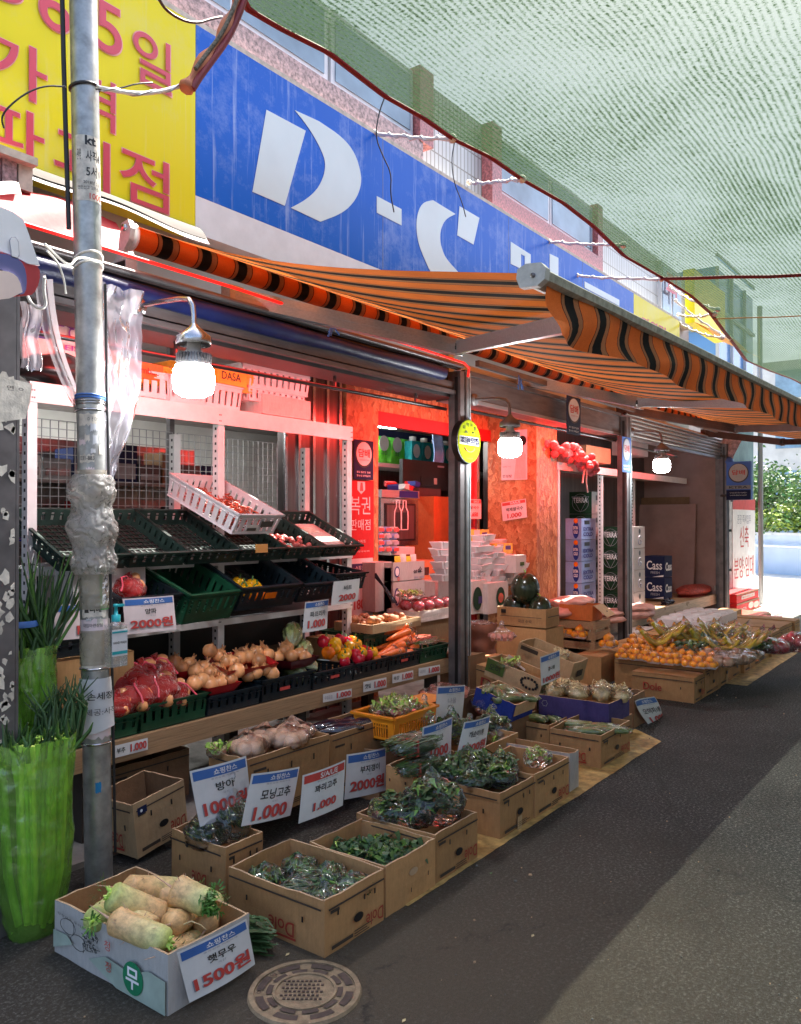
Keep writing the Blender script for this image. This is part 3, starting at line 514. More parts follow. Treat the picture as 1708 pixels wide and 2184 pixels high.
b = MB(); b.tube([(AX0 + .06, RY, RZ)] + [(x, RY, RZ + .008) for x in (4, 6, 8, 10, 12)] + [(AX1, RY, RZ)], .066, CLOTH, 20); b.build('cloth_roll', aw)
b = MB()
prof = [(1.325, -.012), (1.32, .018), (1.335, .03), (1.39, .034), (1.41, .02), (1.41, -.02), (1.38, -.03), (1.345, -.02)]
vs_ = [(x, y, bz(x) + z) for x in (AX0, AX1) for y, z in prof]; n_ = len(prof)
b.add(vs_, [tuple(range(n_)), tuple(range(n_, 2 * n_))[::-1]] + [(i, n_ + i, n_ + (i + 1) % n_, (i + 1) % n_) for i in range(n_)], BARM); b.build('front_bar', aw)
b = MB()
cap = [(1.315, -.02), (1.31, .02), (1.33, .042), (1.39, .048), (1.425, .034), (1.43, .0), (1.415, -.036), (1.345, -.04)]
b.poly([(AX0 - .035, y, bz(AX0) + z) for y, z in cap], (.035, 0, 0), CAPM); b.lathe([(0, .006), (.009, .006), (.009, 0)], POST, 8, T3((AX0 - .035, 1.36, bz(AX0)), ry=-pi / 2)); b.build('end_cap', aw)
b = MB(); b.lathe([(0, .0), (.064, .0), (.068, .01), (.078, .012), (.078, .03), (.066, .034)], WHITE, 24, T3((AX0 + .02, RY, RZ), ry=pi / 2)); b.build('roller_disc', aw)
b = MB()
br = [(RY + .03, .05), (RY - .03, .06), (RY - .055, .01), (RY - .04, -.05), (RY + .01, -.10), (RY + .03, -.19), (RY + .10, -.22), (RY + .13, -.19), (RY + .06, -.10), (RY + .05, -.03)]
b.poly([(AX0 - .03, y - .05, RZ + z) for y, z in br], (.03, 0, 0), CAPM); b.box(AX0 - .05, AX0 + .02, RY - .09, RY + .05, RZ - .25, RZ - .16, CAPM); b.box(AX0 - .055, AX0 - .045, RY - .085, RY + .04, RZ - .24, RZ - .17, BLACK)
b.lathe([(.0, .01), (.018, .012), (.02, 0)], STEEL, 10, T3((AX0 - .03, RY - .05, RZ + .02), ry=-pi / 2)); b.build('wall_bracket', aw)
b = MB(); b.box(AX0, AX1, RY - .02, RY + .02, RZ - .235, RZ - .18, ALU)
for x in (3.6, 5.9, 8.6, 11.5): b.box(x, x + .09, RY - .03, RY + .10, RZ - .3, RZ - .12, CAPM)
b.build('torsion_bar', aw)
def arm(sx, ex, ey, fx, dark=False, lab=None):
    s = Vector((sx, RY - .10, RZ - .2)); e = Vector((ex, ey, 0)); t = (RY - ey) / (RY - 1.36); e.z = RZ - .12 + (bz(ex) - RZ + .02) * t - .06
    f = Vector((fx, 1.44, bz(fx) - .03)); A_ = ALUD if dark else ALU
    q = MB(); d = (e - s).normalized(); up = Vector((0, 0, 1)); sd = d.cross(up).normalized(); up = sd.cross(d)
    def beam(bm, a, c, w_, h_, m):
        d = (c - a).normalized(); sd = d.cross(Vector((0, 0, 1))).normalized(); up = sd.cross(d); v = []
        for p in (a, c):
            for i, j in ((-1, -1), (1, -1), (1, 1), (-1, 1)): v.append(p + sd * w_ * i + up * h_ * j)
        bm.add(v, [(3, 2, 1, 0), (4, 5, 6, 7), (0, 1, 5, 4), (1, 2, 6, 5), (2, 3, 7, 6), (3, 0, 4, 7)], m)
    beam(q, s, e, .026, .050, A_); beam(q, s + up * .014, e + up * .014, .0285, .014, A_)
    o = q.build('upper_arm', aw); q = MB(); beam(q, e, f, .022, .042, A_); q.build('forearm', aw)
    q = MB(); q.lathe([(0, .055), (.03, .055), (.036, .04), (.036, -.04), (.03, -.055), (0, -.055)], CAPM if not dark else ALUD, 12, T3(e)); q.lathe([(.0, .02), (.042, .02), (.042, -.02), (0, -.02)], BLACK, 12, T3(e)); q.build('elbow_joint', aw)
    q = MB(); q.box(-.05, .06, -.03, .05, -.07, .06, CAPM if not dark else ALUD, T3(s)); q.build('arm_shoulder', aw)
    q = MB(); q.box(-.03, .03, -.06, .02, -.02, .05, CAPM if not dark else ALUD, T3(f)); q.build('bar_clamp', aw)
arm(3.38, 4.56, 2.9, 3.3); arm(7.15, 8.0, 2.95, 7.0); arm(9.7, 10.75, 2.7, 9.6, True); arm(13.2, 13.0, 2.6, 11.9, True)
# ---------------------------------------------------------------- green shade net over the alley
nt_ = thing('shade_net', 'big green knitted shade net stretched over the alley', 'shade net', (0, 0, 0))
edge = [P(*p, z=4.5) for p in ((514, -4), (528, 20), (600, 62), (700, 112), (768, 165), (820, 205), (900, 250), (965, 296), (1045, 335), (1112, 382), (1200, 432), (1262, 480), (1330, 545), (1412, 592), (1470, 628), (1515, 668), (1542, 705), (1556, 722), (1590, 768), (1640, 790), (1690, 808), (1716, 822))]
def edgeat(x):
    for a, c_ in zip(edge, edge[1:]):
        if a.x <= x <= c_.x: return a.y + (c_.y - a.y) * (x - a.x) / (c_.x - a.x)
    return edge[-1].y
NX0, NX1 = edge[0].x + .01, edge[-1].x - .05
def netpt(u, v):
    x = NX0 + (NX1 - NX0) * u; y0 = edgeat(x); y = y0 + (-4.5 - y0) * v
    z = 4.5 - .42 * sin(pi * min(1, v * 1.0)) * (1 - .45 * abs(sin((x - 8.9) * pi / 8))) + .05 * noise.noise((x * .7, y * 1.1, 0)) * min(1, v * 8) + .012 * sin(y * 6 + x * .6) * min(1, v * 6)
    return Vector((x, y, z))
b = MB(); b.grid(netpt, 260, 60, NET); no = b.build('net_sheet', nt_)
HEM = mat('maroon_hem', (.20, .012, .02), .6, na=.2)
b = MB(); n_ = 200
b.grid(lambda u, v: netpt(u, 0) + Vector((0, .03 - .07 * v, .006 - .02 * v)), 260, 1, HEM); b.tube([netpt(k / 200, 0) for k in range(201)], .016, HEM, 5); b.build('hem', nt_)
b = MB()
for x in (9.3,): b.tube([Vector((x, netpt((x - NX0) / (NX1 - NX0), k / 20).y, netpt((x - NX0) / (NX1 - NX0), k / 20).z - .02)) for k in range(21)], .02, HEM, 5)
b.build('seam', nt_)
b = MB(); x = 11.6; b.tube([Vector((x, netpt((x - NX0) / (NX1 - NX0), k / 20).y, netpt((x - NX0) / (NX1 - NX0), k / 20).z - .02)) for k in range(21)], .008, mat('orange_cord', (.5, .22, .03), .6), 5); b.build('lacing_cord', nt_)
ROPE = mat('white_rope', (.74, .70, .62), .7, na=.1, bp=.3, bs=80); WIREB = mat('black_wire', (.02, .018, .018), .5)
def rope(a, c_, sag, r, m, name, lab, cat='rope', tw=False, grp=None):
    a, c_ = Vector(a), Vector(c_); q = MB(); pts = [a.lerp(c_, k / 16) - Vector((0, 0, sag * 4 * (k / 16) * (1 - k / 16))) + Vector((rnd(-1, 1), rnd(-1, 1), rnd(-1, 1))) * r * .6 for k in range(17)]
    q.tube(pts, r, m, 6)
    if tw: q.tube([p + Vector((0, r * 1.5 * sin(k * 1.9), r * 1.5 * cos(k * 1.9))) for k, p in enumerate(pts)], r * .8, m, 5)
    q.ball(pts[-1], r * 3, m, 6, 5); q.ball(pts[0], r * 2.4, m, 6, 5)
    return q.build(name, label=lab, cat=cat, group=grp)
for k, (a, e, lab) in enumerate((((1003, 285) if 0 else (800, 284), (965, 296), 'first white rope tying the net hem to the blue sign'), ((1000, 390), (1112, 380), 'second white rope tying the net hem above the blue sign'), ((1170, 515), (1330, 522), 'third white rope from the net hem to the tiled wall'), ((1230, 588), (1410, 595), 'fourth white rope below the dark seam of the net'))):
    rope(P(*a, y=4.21), P(*e, z=4.5), .01, .012, ROPE, 'tie_rope', lab, tw=True, grp='ropes tying the net')
for a, e, lab in (((1440, 640), (1556, 722), 'longest of the slack ropes near the yellow banner'), ((1430, 612), (1530, 660), 'upper slack rope near the yellow banner'), ((1450, 690), (1540, 720), 'lowest slack rope near the far end of the awning'), ((1446, 670), (1524, 668), 'slack rope reaching up to the torn net')):
    rope(P(*a, y=4.21), P(*e, z=4.5), .04, .013, ROPE, 'tie_rope', lab, tw=True, grp='slack ropes at the far end of the net')
def wire(pts, y, r, lab, m=None, cat='wire'):
    q = MB(); q.tube([P(px, py, y=y + k * .004) for k, (px, py) in enumerate(smooth(pts))], r, m or WIREB, 5); return q.build('loose_wire', label=lab, cat=cat)
wire([(820, 208), (808, 240), (800, 290), (815, 330), (835, 370), (832, 410), (840, 452)], 4.0, .006, 'black wire dangling over the hyphen of the blue sign')
wire([(970, 300), (962, 340), (968, 390), (985, 430), (993, 462)], 4.0, .005, 'thin black wire dangling over the square white letter')
wire([(335, -10), (352, 20), (385, 42), (420, 50), (450, 40), (472, 36)], 3.3, .008, 'grey twisted wire crossing the top of the yellow signboard', ALUD)
# ---------------------------------------------------------------- galvanised pole with its wrappings and stickers
PX, PY = 2.212, 3.372; PR = .062
pl = thing('galvanised_pole', 'tall galvanised steel pole covered in peeling stickers, left foreground', 'pole', (PX - .002, PY + .003, 0)); pl.rotation_euler = (-.0173, -.0127, 0)
def PXZ(z): return PX - .002 - .0127 * z
def PYZ(z): return PY + .003 + .0173 * z
b = MB(); b.tube([(0, 0, 0), (0, 0, 2), (0, 0, 4), (0, 0, 7.5)], PR, GALV, 28); b.build('steel_tube', pl)
CAMA = math.atan2(-PY, -PX)      # side of the pole turned to the viewer
def stick(bm, a0, a1, z0, z1, m, r=PR + .0015, n=10, jag=0):
    def f(u, v):
        a = CAMA + a0 + (a1 - a0) * u; z = z0 + (z1 - z0) * v
        if jag: z += jag * noise.noise((u * 9, v * 2, z0 * 7)) * (1 if v in (0, 1) else 0); a += jag * 3 * noise.noise((v * 9, u, z0 * 3)) * (1 if u in (0, 1) else 0)
        return Vector((r * cos(a), r * sin(a), z))
    bm.grid(f, n, 4, m)
def ptext(bm, s, a0, a1, z0, z1, m, r=PR + .003, bold=.02):
    vs_, fs, x0, x1, y0, y1 = text_geo(s, bold); o = []
    for p, q in vs_:
        a = CAMA + a0 + (a1 - a0) * (p - x0) / (x1 - x0); o.append((r * cos(a), r * sin(a), z0 + (z1 - z0) * (q - y0) / (y1 - y0)))
    bm.add(o, fs, m)
def pz(py): return P(180 + py * .0175, py, y=PY - .04).z
b = MB(); stick(b, -.75, 1.3, pz(418), pz(275), TORN); b.build('service_sticker', pl)
b = MB(); ptext(b, 'kt', -.05, .75, pz(297), pz(276), BLK, bold=.05); ptext(b, '사직4', .0, 1.1, pz(332), pz(308), BLK); ptext(b, '5서1', .0, 1.1, pz(366), pz(342), BLK); ptext(b, '관서명', -.62, -.35, pz(330), pz(305), BLK, bold=0); ptext(b, '2018년 7월', -.2, 1.1, pz(382), pz(374), BLK, bold=0)
ptext(b, '안전신고 고객센터', -.6, 1.1, pz(394), pz(386), BLK, bold=0); ptext(b, '1005', .2, 1.2, pz(414), pz(401), REDP); b.build('sticker_lettering', pl)
for z0, z1, a0, a1, m in ((905, 880, -.9, .6, TORN), (985, 968, -.9, .2, TORN), (1030, 1008, -.9, .4, TORN), (1060, 1035, -.9, .0, PAPER), (1128, 1085, -.8, .6, PAPER), (1230, 1190, -.7, .9, TORN), (1268, 1238, -.9, .5, TORN), (1318, 1285, -.9, .9, TORN), (1350, 1322, -1.2, 1.2, PAPPINK), (1425, 1352, -1.1, 1.1, TORN)):
    b = MB(); stick(b, a0, a1, pz(z0), pz(z1), m, jag=.012); b.build('torn_flyer', pl)
TAPE = mat_film('clear_tape', col=(.62, .55, .42), amount=.02, bscale=20, diff=.6, rough=.2, ior=1.2, crease=.12)
for z0, z1 in ((1082, 1000), (1300, 1200), (1420, 1345)): b = MB(); b.grid(lambda u, v: (lambda a, r, z: Vector((r * cos(a), r * sin(a), z)))(CAMA - 1.5 + 3 * u, PR + .004 + .004 * abs(noise.noise((u * 7, v * 9, z0))), pz(z0) + (pz(z1) - pz(z0)) * v), 30, 20, TAPE); b.build('tape_wrap', pl)
random.seed(41)
for k in range(26):
    z0 = rnd(900, 1440); a0 = rnd(-1.1, .7); b = MB(); stick(b, a0, a0 + rnd(.15, .6), pz(z0), pz(z0 - rnd(5, 20)), random.choice((TORN, PAPER, PAPPINK, CARDL)), PR + .0018, jag=.014); b.build('flyer_scrap', pl)
b = MB(); GS = mat('green_sticker_border', (.03, .45, .06), .5); stick(b, .45, 1.35, pz(1302), pz(1215), GS, PR + .003); stick(b, .6, 1.3, pz(1290), pz(1222), PAPER, PR + .0045)
ptext(b, '지', .75, 1.15, pz(1240), pz(1228), BLK, PR + .006); ptext(b, '정', .75, 1.15, pz(1262), pz(1250), BLK, PR + .006); ptext(b, '지', .75, 1.15, pz(1284), pz(1272), BLK, PR + .006); b.build('green_bordered_notice', pl)
b = MB(); ptext(b, '월디매', -.8, .2, pz(1030), pz(1011), BLK, bold=.05); ptext(b, '월디배', -.75, .5, pz(1307), pz(1290), BLK, bold=.05); ptext(b, '031-883', -.8, .2, pz(980), pz(971), BLK, bold=0); ptext(b, '내집마련상담', -.8, .6, pz(1338), pz(1330), BLK, bold=0); ptext(b, '3천/35 (2)', -.7, .5, pz(1118), pz(1108), BLK, bold=0); ptext(b, '원룸', -.7, .0, pz(1054), pz(1040), BLK); ptext(b, 'ㅁ ㅐㅁㅁ', -.2, .6, pz(897), pz(886), BLK, bold=0); b.build('flyer_lettering', pl)
b = MB()
def notice(u, v):
    a = CAMA - 1.5 + 2.9 * u; r = PR + .008 + .012 * (1 - v) * abs(u - .5) * 2; return Vector((r * cos(a), r * sin(a), pz(1560) + (pz(1448) - pz(1560)) * v - .012 * sin(u * 5) * (1 - v)))
b.grid(notice, 16, 6, PAPER); ptext(b, '손세정제', -.45, 1.5, pz(1492), pz(1476), BLK, PR + .022); ptext(b, '제공:사직4', -.55, 1.5, pz(1524), pz(1510), BLK, PR + .024, 0); b.build('hand_wash_notice', pl)
b = MB(); stick(b, -1.0, 1.3, pz(1575), pz(1552), PAPPINK, PR + .004, jag=.02); b.build('pink_flyer', pl)
def ring(z, r_, m, am=0, ph=0, nm='band_strap', o=.004): q = MB(); q.tube([((PR + o) * cos(k * pi / 8), (PR + o) * sin(k * pi / 8), z + am * sin(k * pi / 8 + ph)) for k in range(17)], r_, m, 5); q.build(nm, pl)
for z in (840, 846, 852, 858): ring(pz(z), .005, BLUEP if z < 850 else STEEL, .006, z)
for z in (870, 1588, 1428): ring(pz(z), .006, STEEL)
ring(pz(160), .008, WIREB, .01, 2)
for z in (540, 560): ring(pz(z), .005, ROPE, .03, pi, 'tied_rope')
b = MB(); a = CAMA + pi / 2 * .97; b.tube([((PR + .012) * cos(a), (PR + .012) * sin(a), z) for z in (.15, 1.2, 2.2, pz(590))], .007, WIREB, 6); b.build('riser_cable', pl)
b = MB(); a = CAMA - pi / 2 * .98; b.tube([((PR + .018 + .012 * sin(k * .5)) * cos(a), (PR + .018 + .012 * sin(k * .5)) * sin(a), 3.05 + k * .4) for k in range(11)], .011, WIREB, 8); b.build('thick_black_cable', pl)
b = MB(); stick(b, -.12, .28, pz(1690), pz(1668), mat('blue_paint_mark', (.01, .22, .5), .5), jag=.01); b.build('paint_mark', pl)
# striped cloth and rope pulled from the pole to the net corner
b = MB(); OC = [(395, 190), (410, 165), (440, 125), (470, 85), (492, 40), (510, -10)]
oc = [P(px, py, y=3.28) for px, py in smooth(OC)]
b.tube(oc, [.03 + .012 * sin(k * .9) for k in range(len(oc))], mat('orange_cloth_strip', (.50, .16, .07), .7, na=.2), 8); b.tube([p + Vector((.02, -.03, .0)) for p in oc], .018, HEM, 6); b.tube([p + Vector((-.02, -.032, .01)) for p in oc[6:]], .011, mat('lace_trim', (.12, .10, .07), .8, ns=90, na=.8), 6)
b.build('twisted_cloth_strip', label='twisted orange and maroon cloth strip pulled up from the pole rope to the net corner', cat='cloth strip')
b = MB(); rp = [P(px, py, y=3.31) for px, py in smooth([(208, 186), (240, 192), (290, 200), (340, 196), (375, 186), (398, 180)])]; b.tube(rp, .010, ROPE, 6); b.tube([p + Vector((0, .008 * sin(k), .010 * cos(k))) for k, p in enumerate(rp)], .006, ALU, 5)
b.build('twisted_wire_rope', label='twisted white rope tied round the pole under the cloth strip', cat='rope')
wire([(205, 190), (250, 190), (290, 178), (325, 176)], 3.30, .004, 'thin grey wire end sticking out beside the pole rope')
wire([(140, 185), (100, 182), (60, 195), (20, 225), (2, 250), (8, 272)], 3.30, .004, 'thin grey wire hanging left of the pole over the yellow signboard')
# cloudy plastic sheet hanging beside the pole and crumpled plastic knotted round it
b = MB()
def sheet(u, v):
    z = P(255, 608, y=3.42).z * (1 - v) + P(235, 1050, y=3.4).z * v
    wl = .0 + .03 * v; wr = .285 - .03 * v - .15 * max(0, v - .6) * 2 - .05 * v
    x = 2.20 + wl + (wr - wl + .02) * u; n1 = noise.noise((u * 3, v * 4, 2)); n2 = noise.noise((u * 9, v * 9, 5))
    return Vector((x + .012 * n1, 3.46 + .05 * n1 + .03 * abs(n2) - .03 * abs(sin(u * 6 + v * 4 + n1 * 2)), z + .015 * n2))
b.grid(sheet, 40, 60, SHEET); b.build('hanging_plastic_sheet', label='cloudy clear plastic sheet hanging right behind the pole', cat='plastic sheet')
b = MB()
def sheet2(u, v):
    a = P(100, 590, y=3.5); z = a.z + (P(100, 960, y=3.5).z - a.z) * v; x = 1.95 + .05 * v + .30 * v * v + .10 * u * (1 - .3 * v); n1 = noise.noise((u * 4, v * 3, 8)); return Vector((x, 3.5 + .03 * n1 - .04 * sin(u * 6), z + .02 * n1))
b.grid(sheet2, 14, 40, SHEET); b.build('hanging_plastic_sheet', label='narrow clear plastic strip hanging left of the pole', cat='plastic sheet')
b = MB()
def sheet3(u, v):
    a = P(70, 650, y=3.35); z = a.z + (P(70, 790, y=3.35).z - a.z) * (v + .08 * (noise.noise((u * 20, 1, 1)) if v > .9 else 0)); return Vector((1.80 + .09 * u + .01 * sin(v * 9), 3.34 - .02 * sin(u * 9), z))
b.grid(sheet3, 24, 20, SHEET); b.build('hanging_plastic_sheet', label='short frayed plastic rag hanging from the left pillar top', cat='plastic sheet')
b = MB(); zc = pz(1118)
def wrapf(u, v):
    a = 2 * pi * u; z = zc + (v - .5) * .46; prof_ = .5 + .5 * sin(pi * v) ** .6
    n1 = noise.noise((cos(a) * 1.4, sin(a) * 1.4, z * 6)); n2 = noise.noise((cos(a) * 3, sin(a) * 3 + z * 9, z * 16)); h1 = abs(sin(a * 1.5 + v * 8 + n1 * 3)); h2 = abs(sin(a * 4 + v * 21 + n2 * 3)); r = PR + .006 + prof_ * (.004 + .022 * sin(v * 8 + 1) ** 2 + .012 * n1 + .012 * h1 + .014 * h2 + .007 * abs(noise.noise((a * 3 + v * 14, v * 40 - a * 6, 1))))
    return Vector((PXZ(z) + r * cos(a), PYZ(z) + r * sin(a), z))
b.grid(wrapf, 110, 110, WRAP); b.build('knotted_plastic_bag', label='crumpled cloudy plastic bag knotted round the middle of the pole', cat='plastic bag')
# hand wash bottle strapped to the pole
q = P(247, 1420, y=3.28); hb = thing('hand_wash_bottle', 'clear hand wash bottle with teal pump strapped to the pole', 'bottle', q)
b = MB(); b.box(-.042, .042, -.028, .028, 0, .19, CLEARB); b.box(-.038, .038, -.024, .024, .004, .10, CLEARB); b.lathe([(.03, .19), (.018, .205), (.017, .215)], CLEARB, 12); b.build('bottle_body', hb)
b = MB(); b.box(-.04, .04, -.0305, -.029, .05, .17, PAPER); b.text('HAND WASH', (-.034, -.032, .105), (.068, 0, 0), (0, 0, .012), BLK, .02); b.box(-.04, .04, -.0315, -.0306, .058, .072, TEAL); b.box(-.04, .04, -.0315, -.0306, .155, .163, TEAL); b.build('label', hb)
b = MB(); b.lathe([(.02, .205), (.02, .235), (.010, .237), (.007, .27), (.013, .272), (.013, .284), (0, .286)], TEAL, 12); b.box(0, .04, -.008, .008, .272, .283, TEAL); b.build('pump', hb)
# left steel pillar with torn posters
lp = thing('steel_pillar', 'dark steel pillar with torn white posters at the left edge of the picture', 'pillar', (1.62, 3.34, 0))
b = MB(); b.box(-.35, .135, -.06, .16, 0, 2.95, POST); b.box(.137, .15, -.06, .05, 0, 2.95, POSTL if 0 else POST); b.build('steel_section', lp)
b = MB(); random.seed(5)
for k in range(46):
    px = rnd(-4, 30); py = rnd(800, 1500) if k < 38 else rnd(1500, 1700); p0 = P(px, py, y=3.279) - lp.location; s_ = rnd(.012, .04)
    pts = []
    n_ = random.randint(5, 8)
    for j in range(n_): a = 2 * pi * j / n_; rr = s_ * rnd(.4, 1.1); pts.append((min(p0.x + rr * cos(a) * .8, .13), -.0625, p0.z + rr * sin(a)))
    b.poly(pts, (0, .001, 0), TORN)
b.build('torn_poster_scraps', lp)
b = MB(); a = P(-10, 838, y=3.27) - lp.location; b.poly([(a.x, -.064, a.z - .12), (a.x + .13, -.064, a.z - .09), (a.x + .15, -.064, a.z - .02), (a.x + .16, -.064, a.z + .06), (a.x, -.064, a.z + .075)], (0, .001, 0), TORN); b.text('연 ㅇ', (a.x + .05, -.0655, a.z + .02), (.07, 0, 0), (0, 0, .02), BLK, 0); b.build('poster_remnant', lp)
# corner of a parasol at the left edge
pa = thing('parasol', 'white, blue and red patterned parasol edge at the left of the picture', 'parasol', (0, 0, 0))
WHC = mat('white_parasol_cloth', (.80, .79, .76), .7, na=.05); BLC = mat('blue_parasol_cloth', (.10, .11, .26), .7, na=.1); RDC = mat('red_parasol_cloth', (.45, .04, .04), .7, na=.1); PKC = mat('pale_parasol_cloth', (.80, .62, .52), .7, na=.06)
def pp(px, py, y=3.0): return P(px, py, y=y)
def patch(bm, pts, m, y=3.0, th=.012):
    bm.poly([pp(a_, c_, y) for a_, c_ in pts], (0, th, 0), m)
b = MB(); patch(b, [(-60, 430), (0, 440), (28, 452), (50, 468), (62, 500), (74, 535), (85, 566), (60, 562), (30, 545), (0, 535), (-60, 530)][::-1], WHC); b.build('top_panel', pa)
b = MB(); patch(b, smooth([(-60, 532), (0, 537), (30, 547), (60, 564), (85, 568), (85, 600), (72, 628), (52, 630), (-60, 640)], 1)[::-1], RDC, 3.004); b.build('red_valance', pa)
b = MB(); patch(b, smooth([(-60, 560), (-20, 540), (8, 540), (35, 548), (52, 565), (58, 595), (55, 625), (40, 628), (20, 590), (0, 570), (-60, 566)], 1)[::-1], BLC, 2.99); b.build('blue_swoosh', pa)
b = MB(); patch(b, smooth([(-60, 575), (0, 576), (25, 580), (42, 595), (50, 632), (-60, 645)], 1)[::-1], PKC, 2.978); b.build('pale_panel', pa)
b = MB(); patch(b, [(20, 512), (24, 505), (34, 505), (40, 515), (42, 545), (38, 552), (24, 548)][::-1], GREYP, 2.99, .002); patch(b, [(22, 513), (25, 507), (33, 507), (38, 516), (40, 543), (37, 549), (26, 546)][::-1], WHC, 2.988, .002); b.build('printed_emblem', pa)
b = MB(); b.tube([(1.05, 3.1, 0), (1.05, 3.1, 3.3)], .02, ALU, 8); b.build('canopy_top', pa)
wire([(95, 520), (120, 545), (150, 570), (165, 545), (215, 560)], 3.27, .006, 'white rope from the parasol corner to the pole', ROPE, 'rope')
wire([(95, 590), (92, 620), (100, 650), (85, 660), (65, 645), (60, 632)], 3.2, .007, 'white cord loop hanging under the parasol corner', ROPE, 'cord')
wire([(100, 535), (125, 560), (138, 600), (140, 625)], 3.22, .005, 'loose rope end hanging between the parasol and the pole', ROPE, 'rope')
# ---------------------------------------------------------------- three LED bulbs on goosenecks
LED = emit('lit_led_bulb', (.95, .97, 1.0), 31)
def lamp(x, ym, yl, z, lab, dark):
    t = thing('gooseneck_lamp', lab, 'lamp', (x, yl, z), group='LED lamps along the shop front'); m = POST if dark else STEEL; L = ym - yl
    q = MB(); q.tube([(0, L, .355), (0, L * .6, .35), (0, L * .25, .34), (0, .035, .325), (0, .008, .29), (0, 0, .24), (0, 0, .17)], .013, m, 10); q.build('gooseneck', t)
    q = MB(); q.lathe([(.0, .03), (.05, .03), (.055, 0), (.0, 0)], m, 16, T3((0, L + .02, .355), rx=pi / 2)); q.build('mounting_box', t)
    q = MB(); q.lathe([(.014, .20), (.03, .18), (.085, .135), (.088, .10), (.084, .095)], m, 24); q.lathe([(.080, .10), (.03, .13)], BLACK, 20); q.build('shade', t)
    q = MB(); q.lathe([(.032, .13), (.034, .075), (.05, .055), (.078, .02), (.084, -.005)], CAPM, 24)
    for k in range(30): a = 2 * pi * k / 30; q.box(-.002, .002, .05, .085, .006, .05, POST, T=T3((0, 0, 0), rz=a))
    q.build('finned_housing', t)
    q = MB(); q.lathe([(.084, -.006), (.098, -.03), (.101, -.09), (.092, -.135), (.06, -.155), (0, -.16)], LED, 28); q.build('lit_globe', t)
L1 = P(413, 790, y=3.17); lamp(L1.x, 3.62, 3.17, L1.z + .03, 'nearest gooseneck lamp with a lit bulb beside the hanging plastic sheet', False)
L2 = P(1087, 950, y=3.3); lamp(L2.x, 3.64, 3.3, L2.z + .06, 'middle gooseneck lamp with a lit bulb right of the round yellow sign', True)
L3 = P(1411, 990, y=3.28); lamp(L3.x, 3.64, 3.28, L3.z + .06, 'farthest gooseneck lamp with a lit bulb in front of the pinkish side wall', True)
# ---------------------------------------------------------------- white slotted-angle rack
def slotted(bm, x, y, z0, z1, m=WHITER):
    bm.box(x, x + .055, y, y + .004, z0, z1, m); bm.box(x, x + .004, y + .004, y + .055, z0, z1, m)
    z = z0 + .05
    while z < z1 - .04:
        bm.box(x - .0015, x - .0002, y + .018, y + .034, z, z + .018, BLACK); z += .05
rk = thing('white_slotted_rack', 'two bay white slotted angle rack holding the sloping vegetable crates', 'rack', (0, 0, 0))
for x in (2.31, 3.63, 4.96):
    b = MB(); slotted(b, x, 4.2, .05, 2.40); b.build('upright', rk); b = MB(); slotted(b, x, 4.66, .05, 2.30); b.build('rear_upright', rk)
for z0, z1 in ((2.335, 2.445), (1.395, 1.44), (.995, 1.035)):
    b = MB(); b.box(2.315, 5.01, 4.185, 4.198, z0, z1, WHITER)
    if z1 > 2: b.box(2.315, 5.01, 4.198, 4.70, z1 - .02, z1 - .002, WHITER)
    for x in (2.32, 3.62, 4.98):
        for k in range(4): b.box(x + .005 + .012 * (k % 2), x + .012 + .012 * (k % 2), 4.182, 4.186, z0 + .02 + .04 * (k // 2), z0 + .028 + .04 * (k // 2), POST)
    b.build('front_beam', rk)
    if z1 < 2: b = MB(); b.box(2.36, 4.96, 4.22, 4.70, z1 - .03, z1 - .01, HEADD); b.build('shelf_deck', rk)
b = MB(); b.box(2.32, 5.0, 4.715, 4.73, .50, 1.38, BLACK); b.build('shade_backdrop', rk)  # black sheet added to stand for the shade behind the lower crates
def meshpanel(x0, x1, z0, z1, lab):
    b = MB(); n_ = int((x1 - x0) / .052); m_ = int((z1 - z0) / .052)
    for k in range(n_ + 1): x = x0 + k * (x1 - x0) / n_; b.box(x - .0022, x + .0022, 4.742, 4.746, z0, z1, WIRE)
    for k in range(m_ + 1): z = z0 + k * (z1 - z0) / m_; b.box(x0, x1, 4.737, 4.741, z - .0022, z + .0022, WIRE)
    return b.build('wire_mesh_panel', label=lab, cat='mesh panel', group='wire mesh panels behind the rack')
meshpanel(2.42, 2.98, .9, 2.32, 'narrow wire mesh panel behind the left end of the rack, near the pole'); meshpanel(3.02, 3.68, .9, 2.32, 'wire mesh panel in the middle of the rack back'); meshpanel(3.72, 4.72, .9, 2.32, 'wide wire mesh panel behind the right bay of the rack')
for x in (2.99, 3.69):
    b = MB(); b.box(x - .02, x + .02, 4.76, 4.80, .05, 3.0, HEAD); b.build('partition_stud', label='grey upright behind the mesh, ' + ('left one' if x < 3.2 else 'right one'), cat='upright')
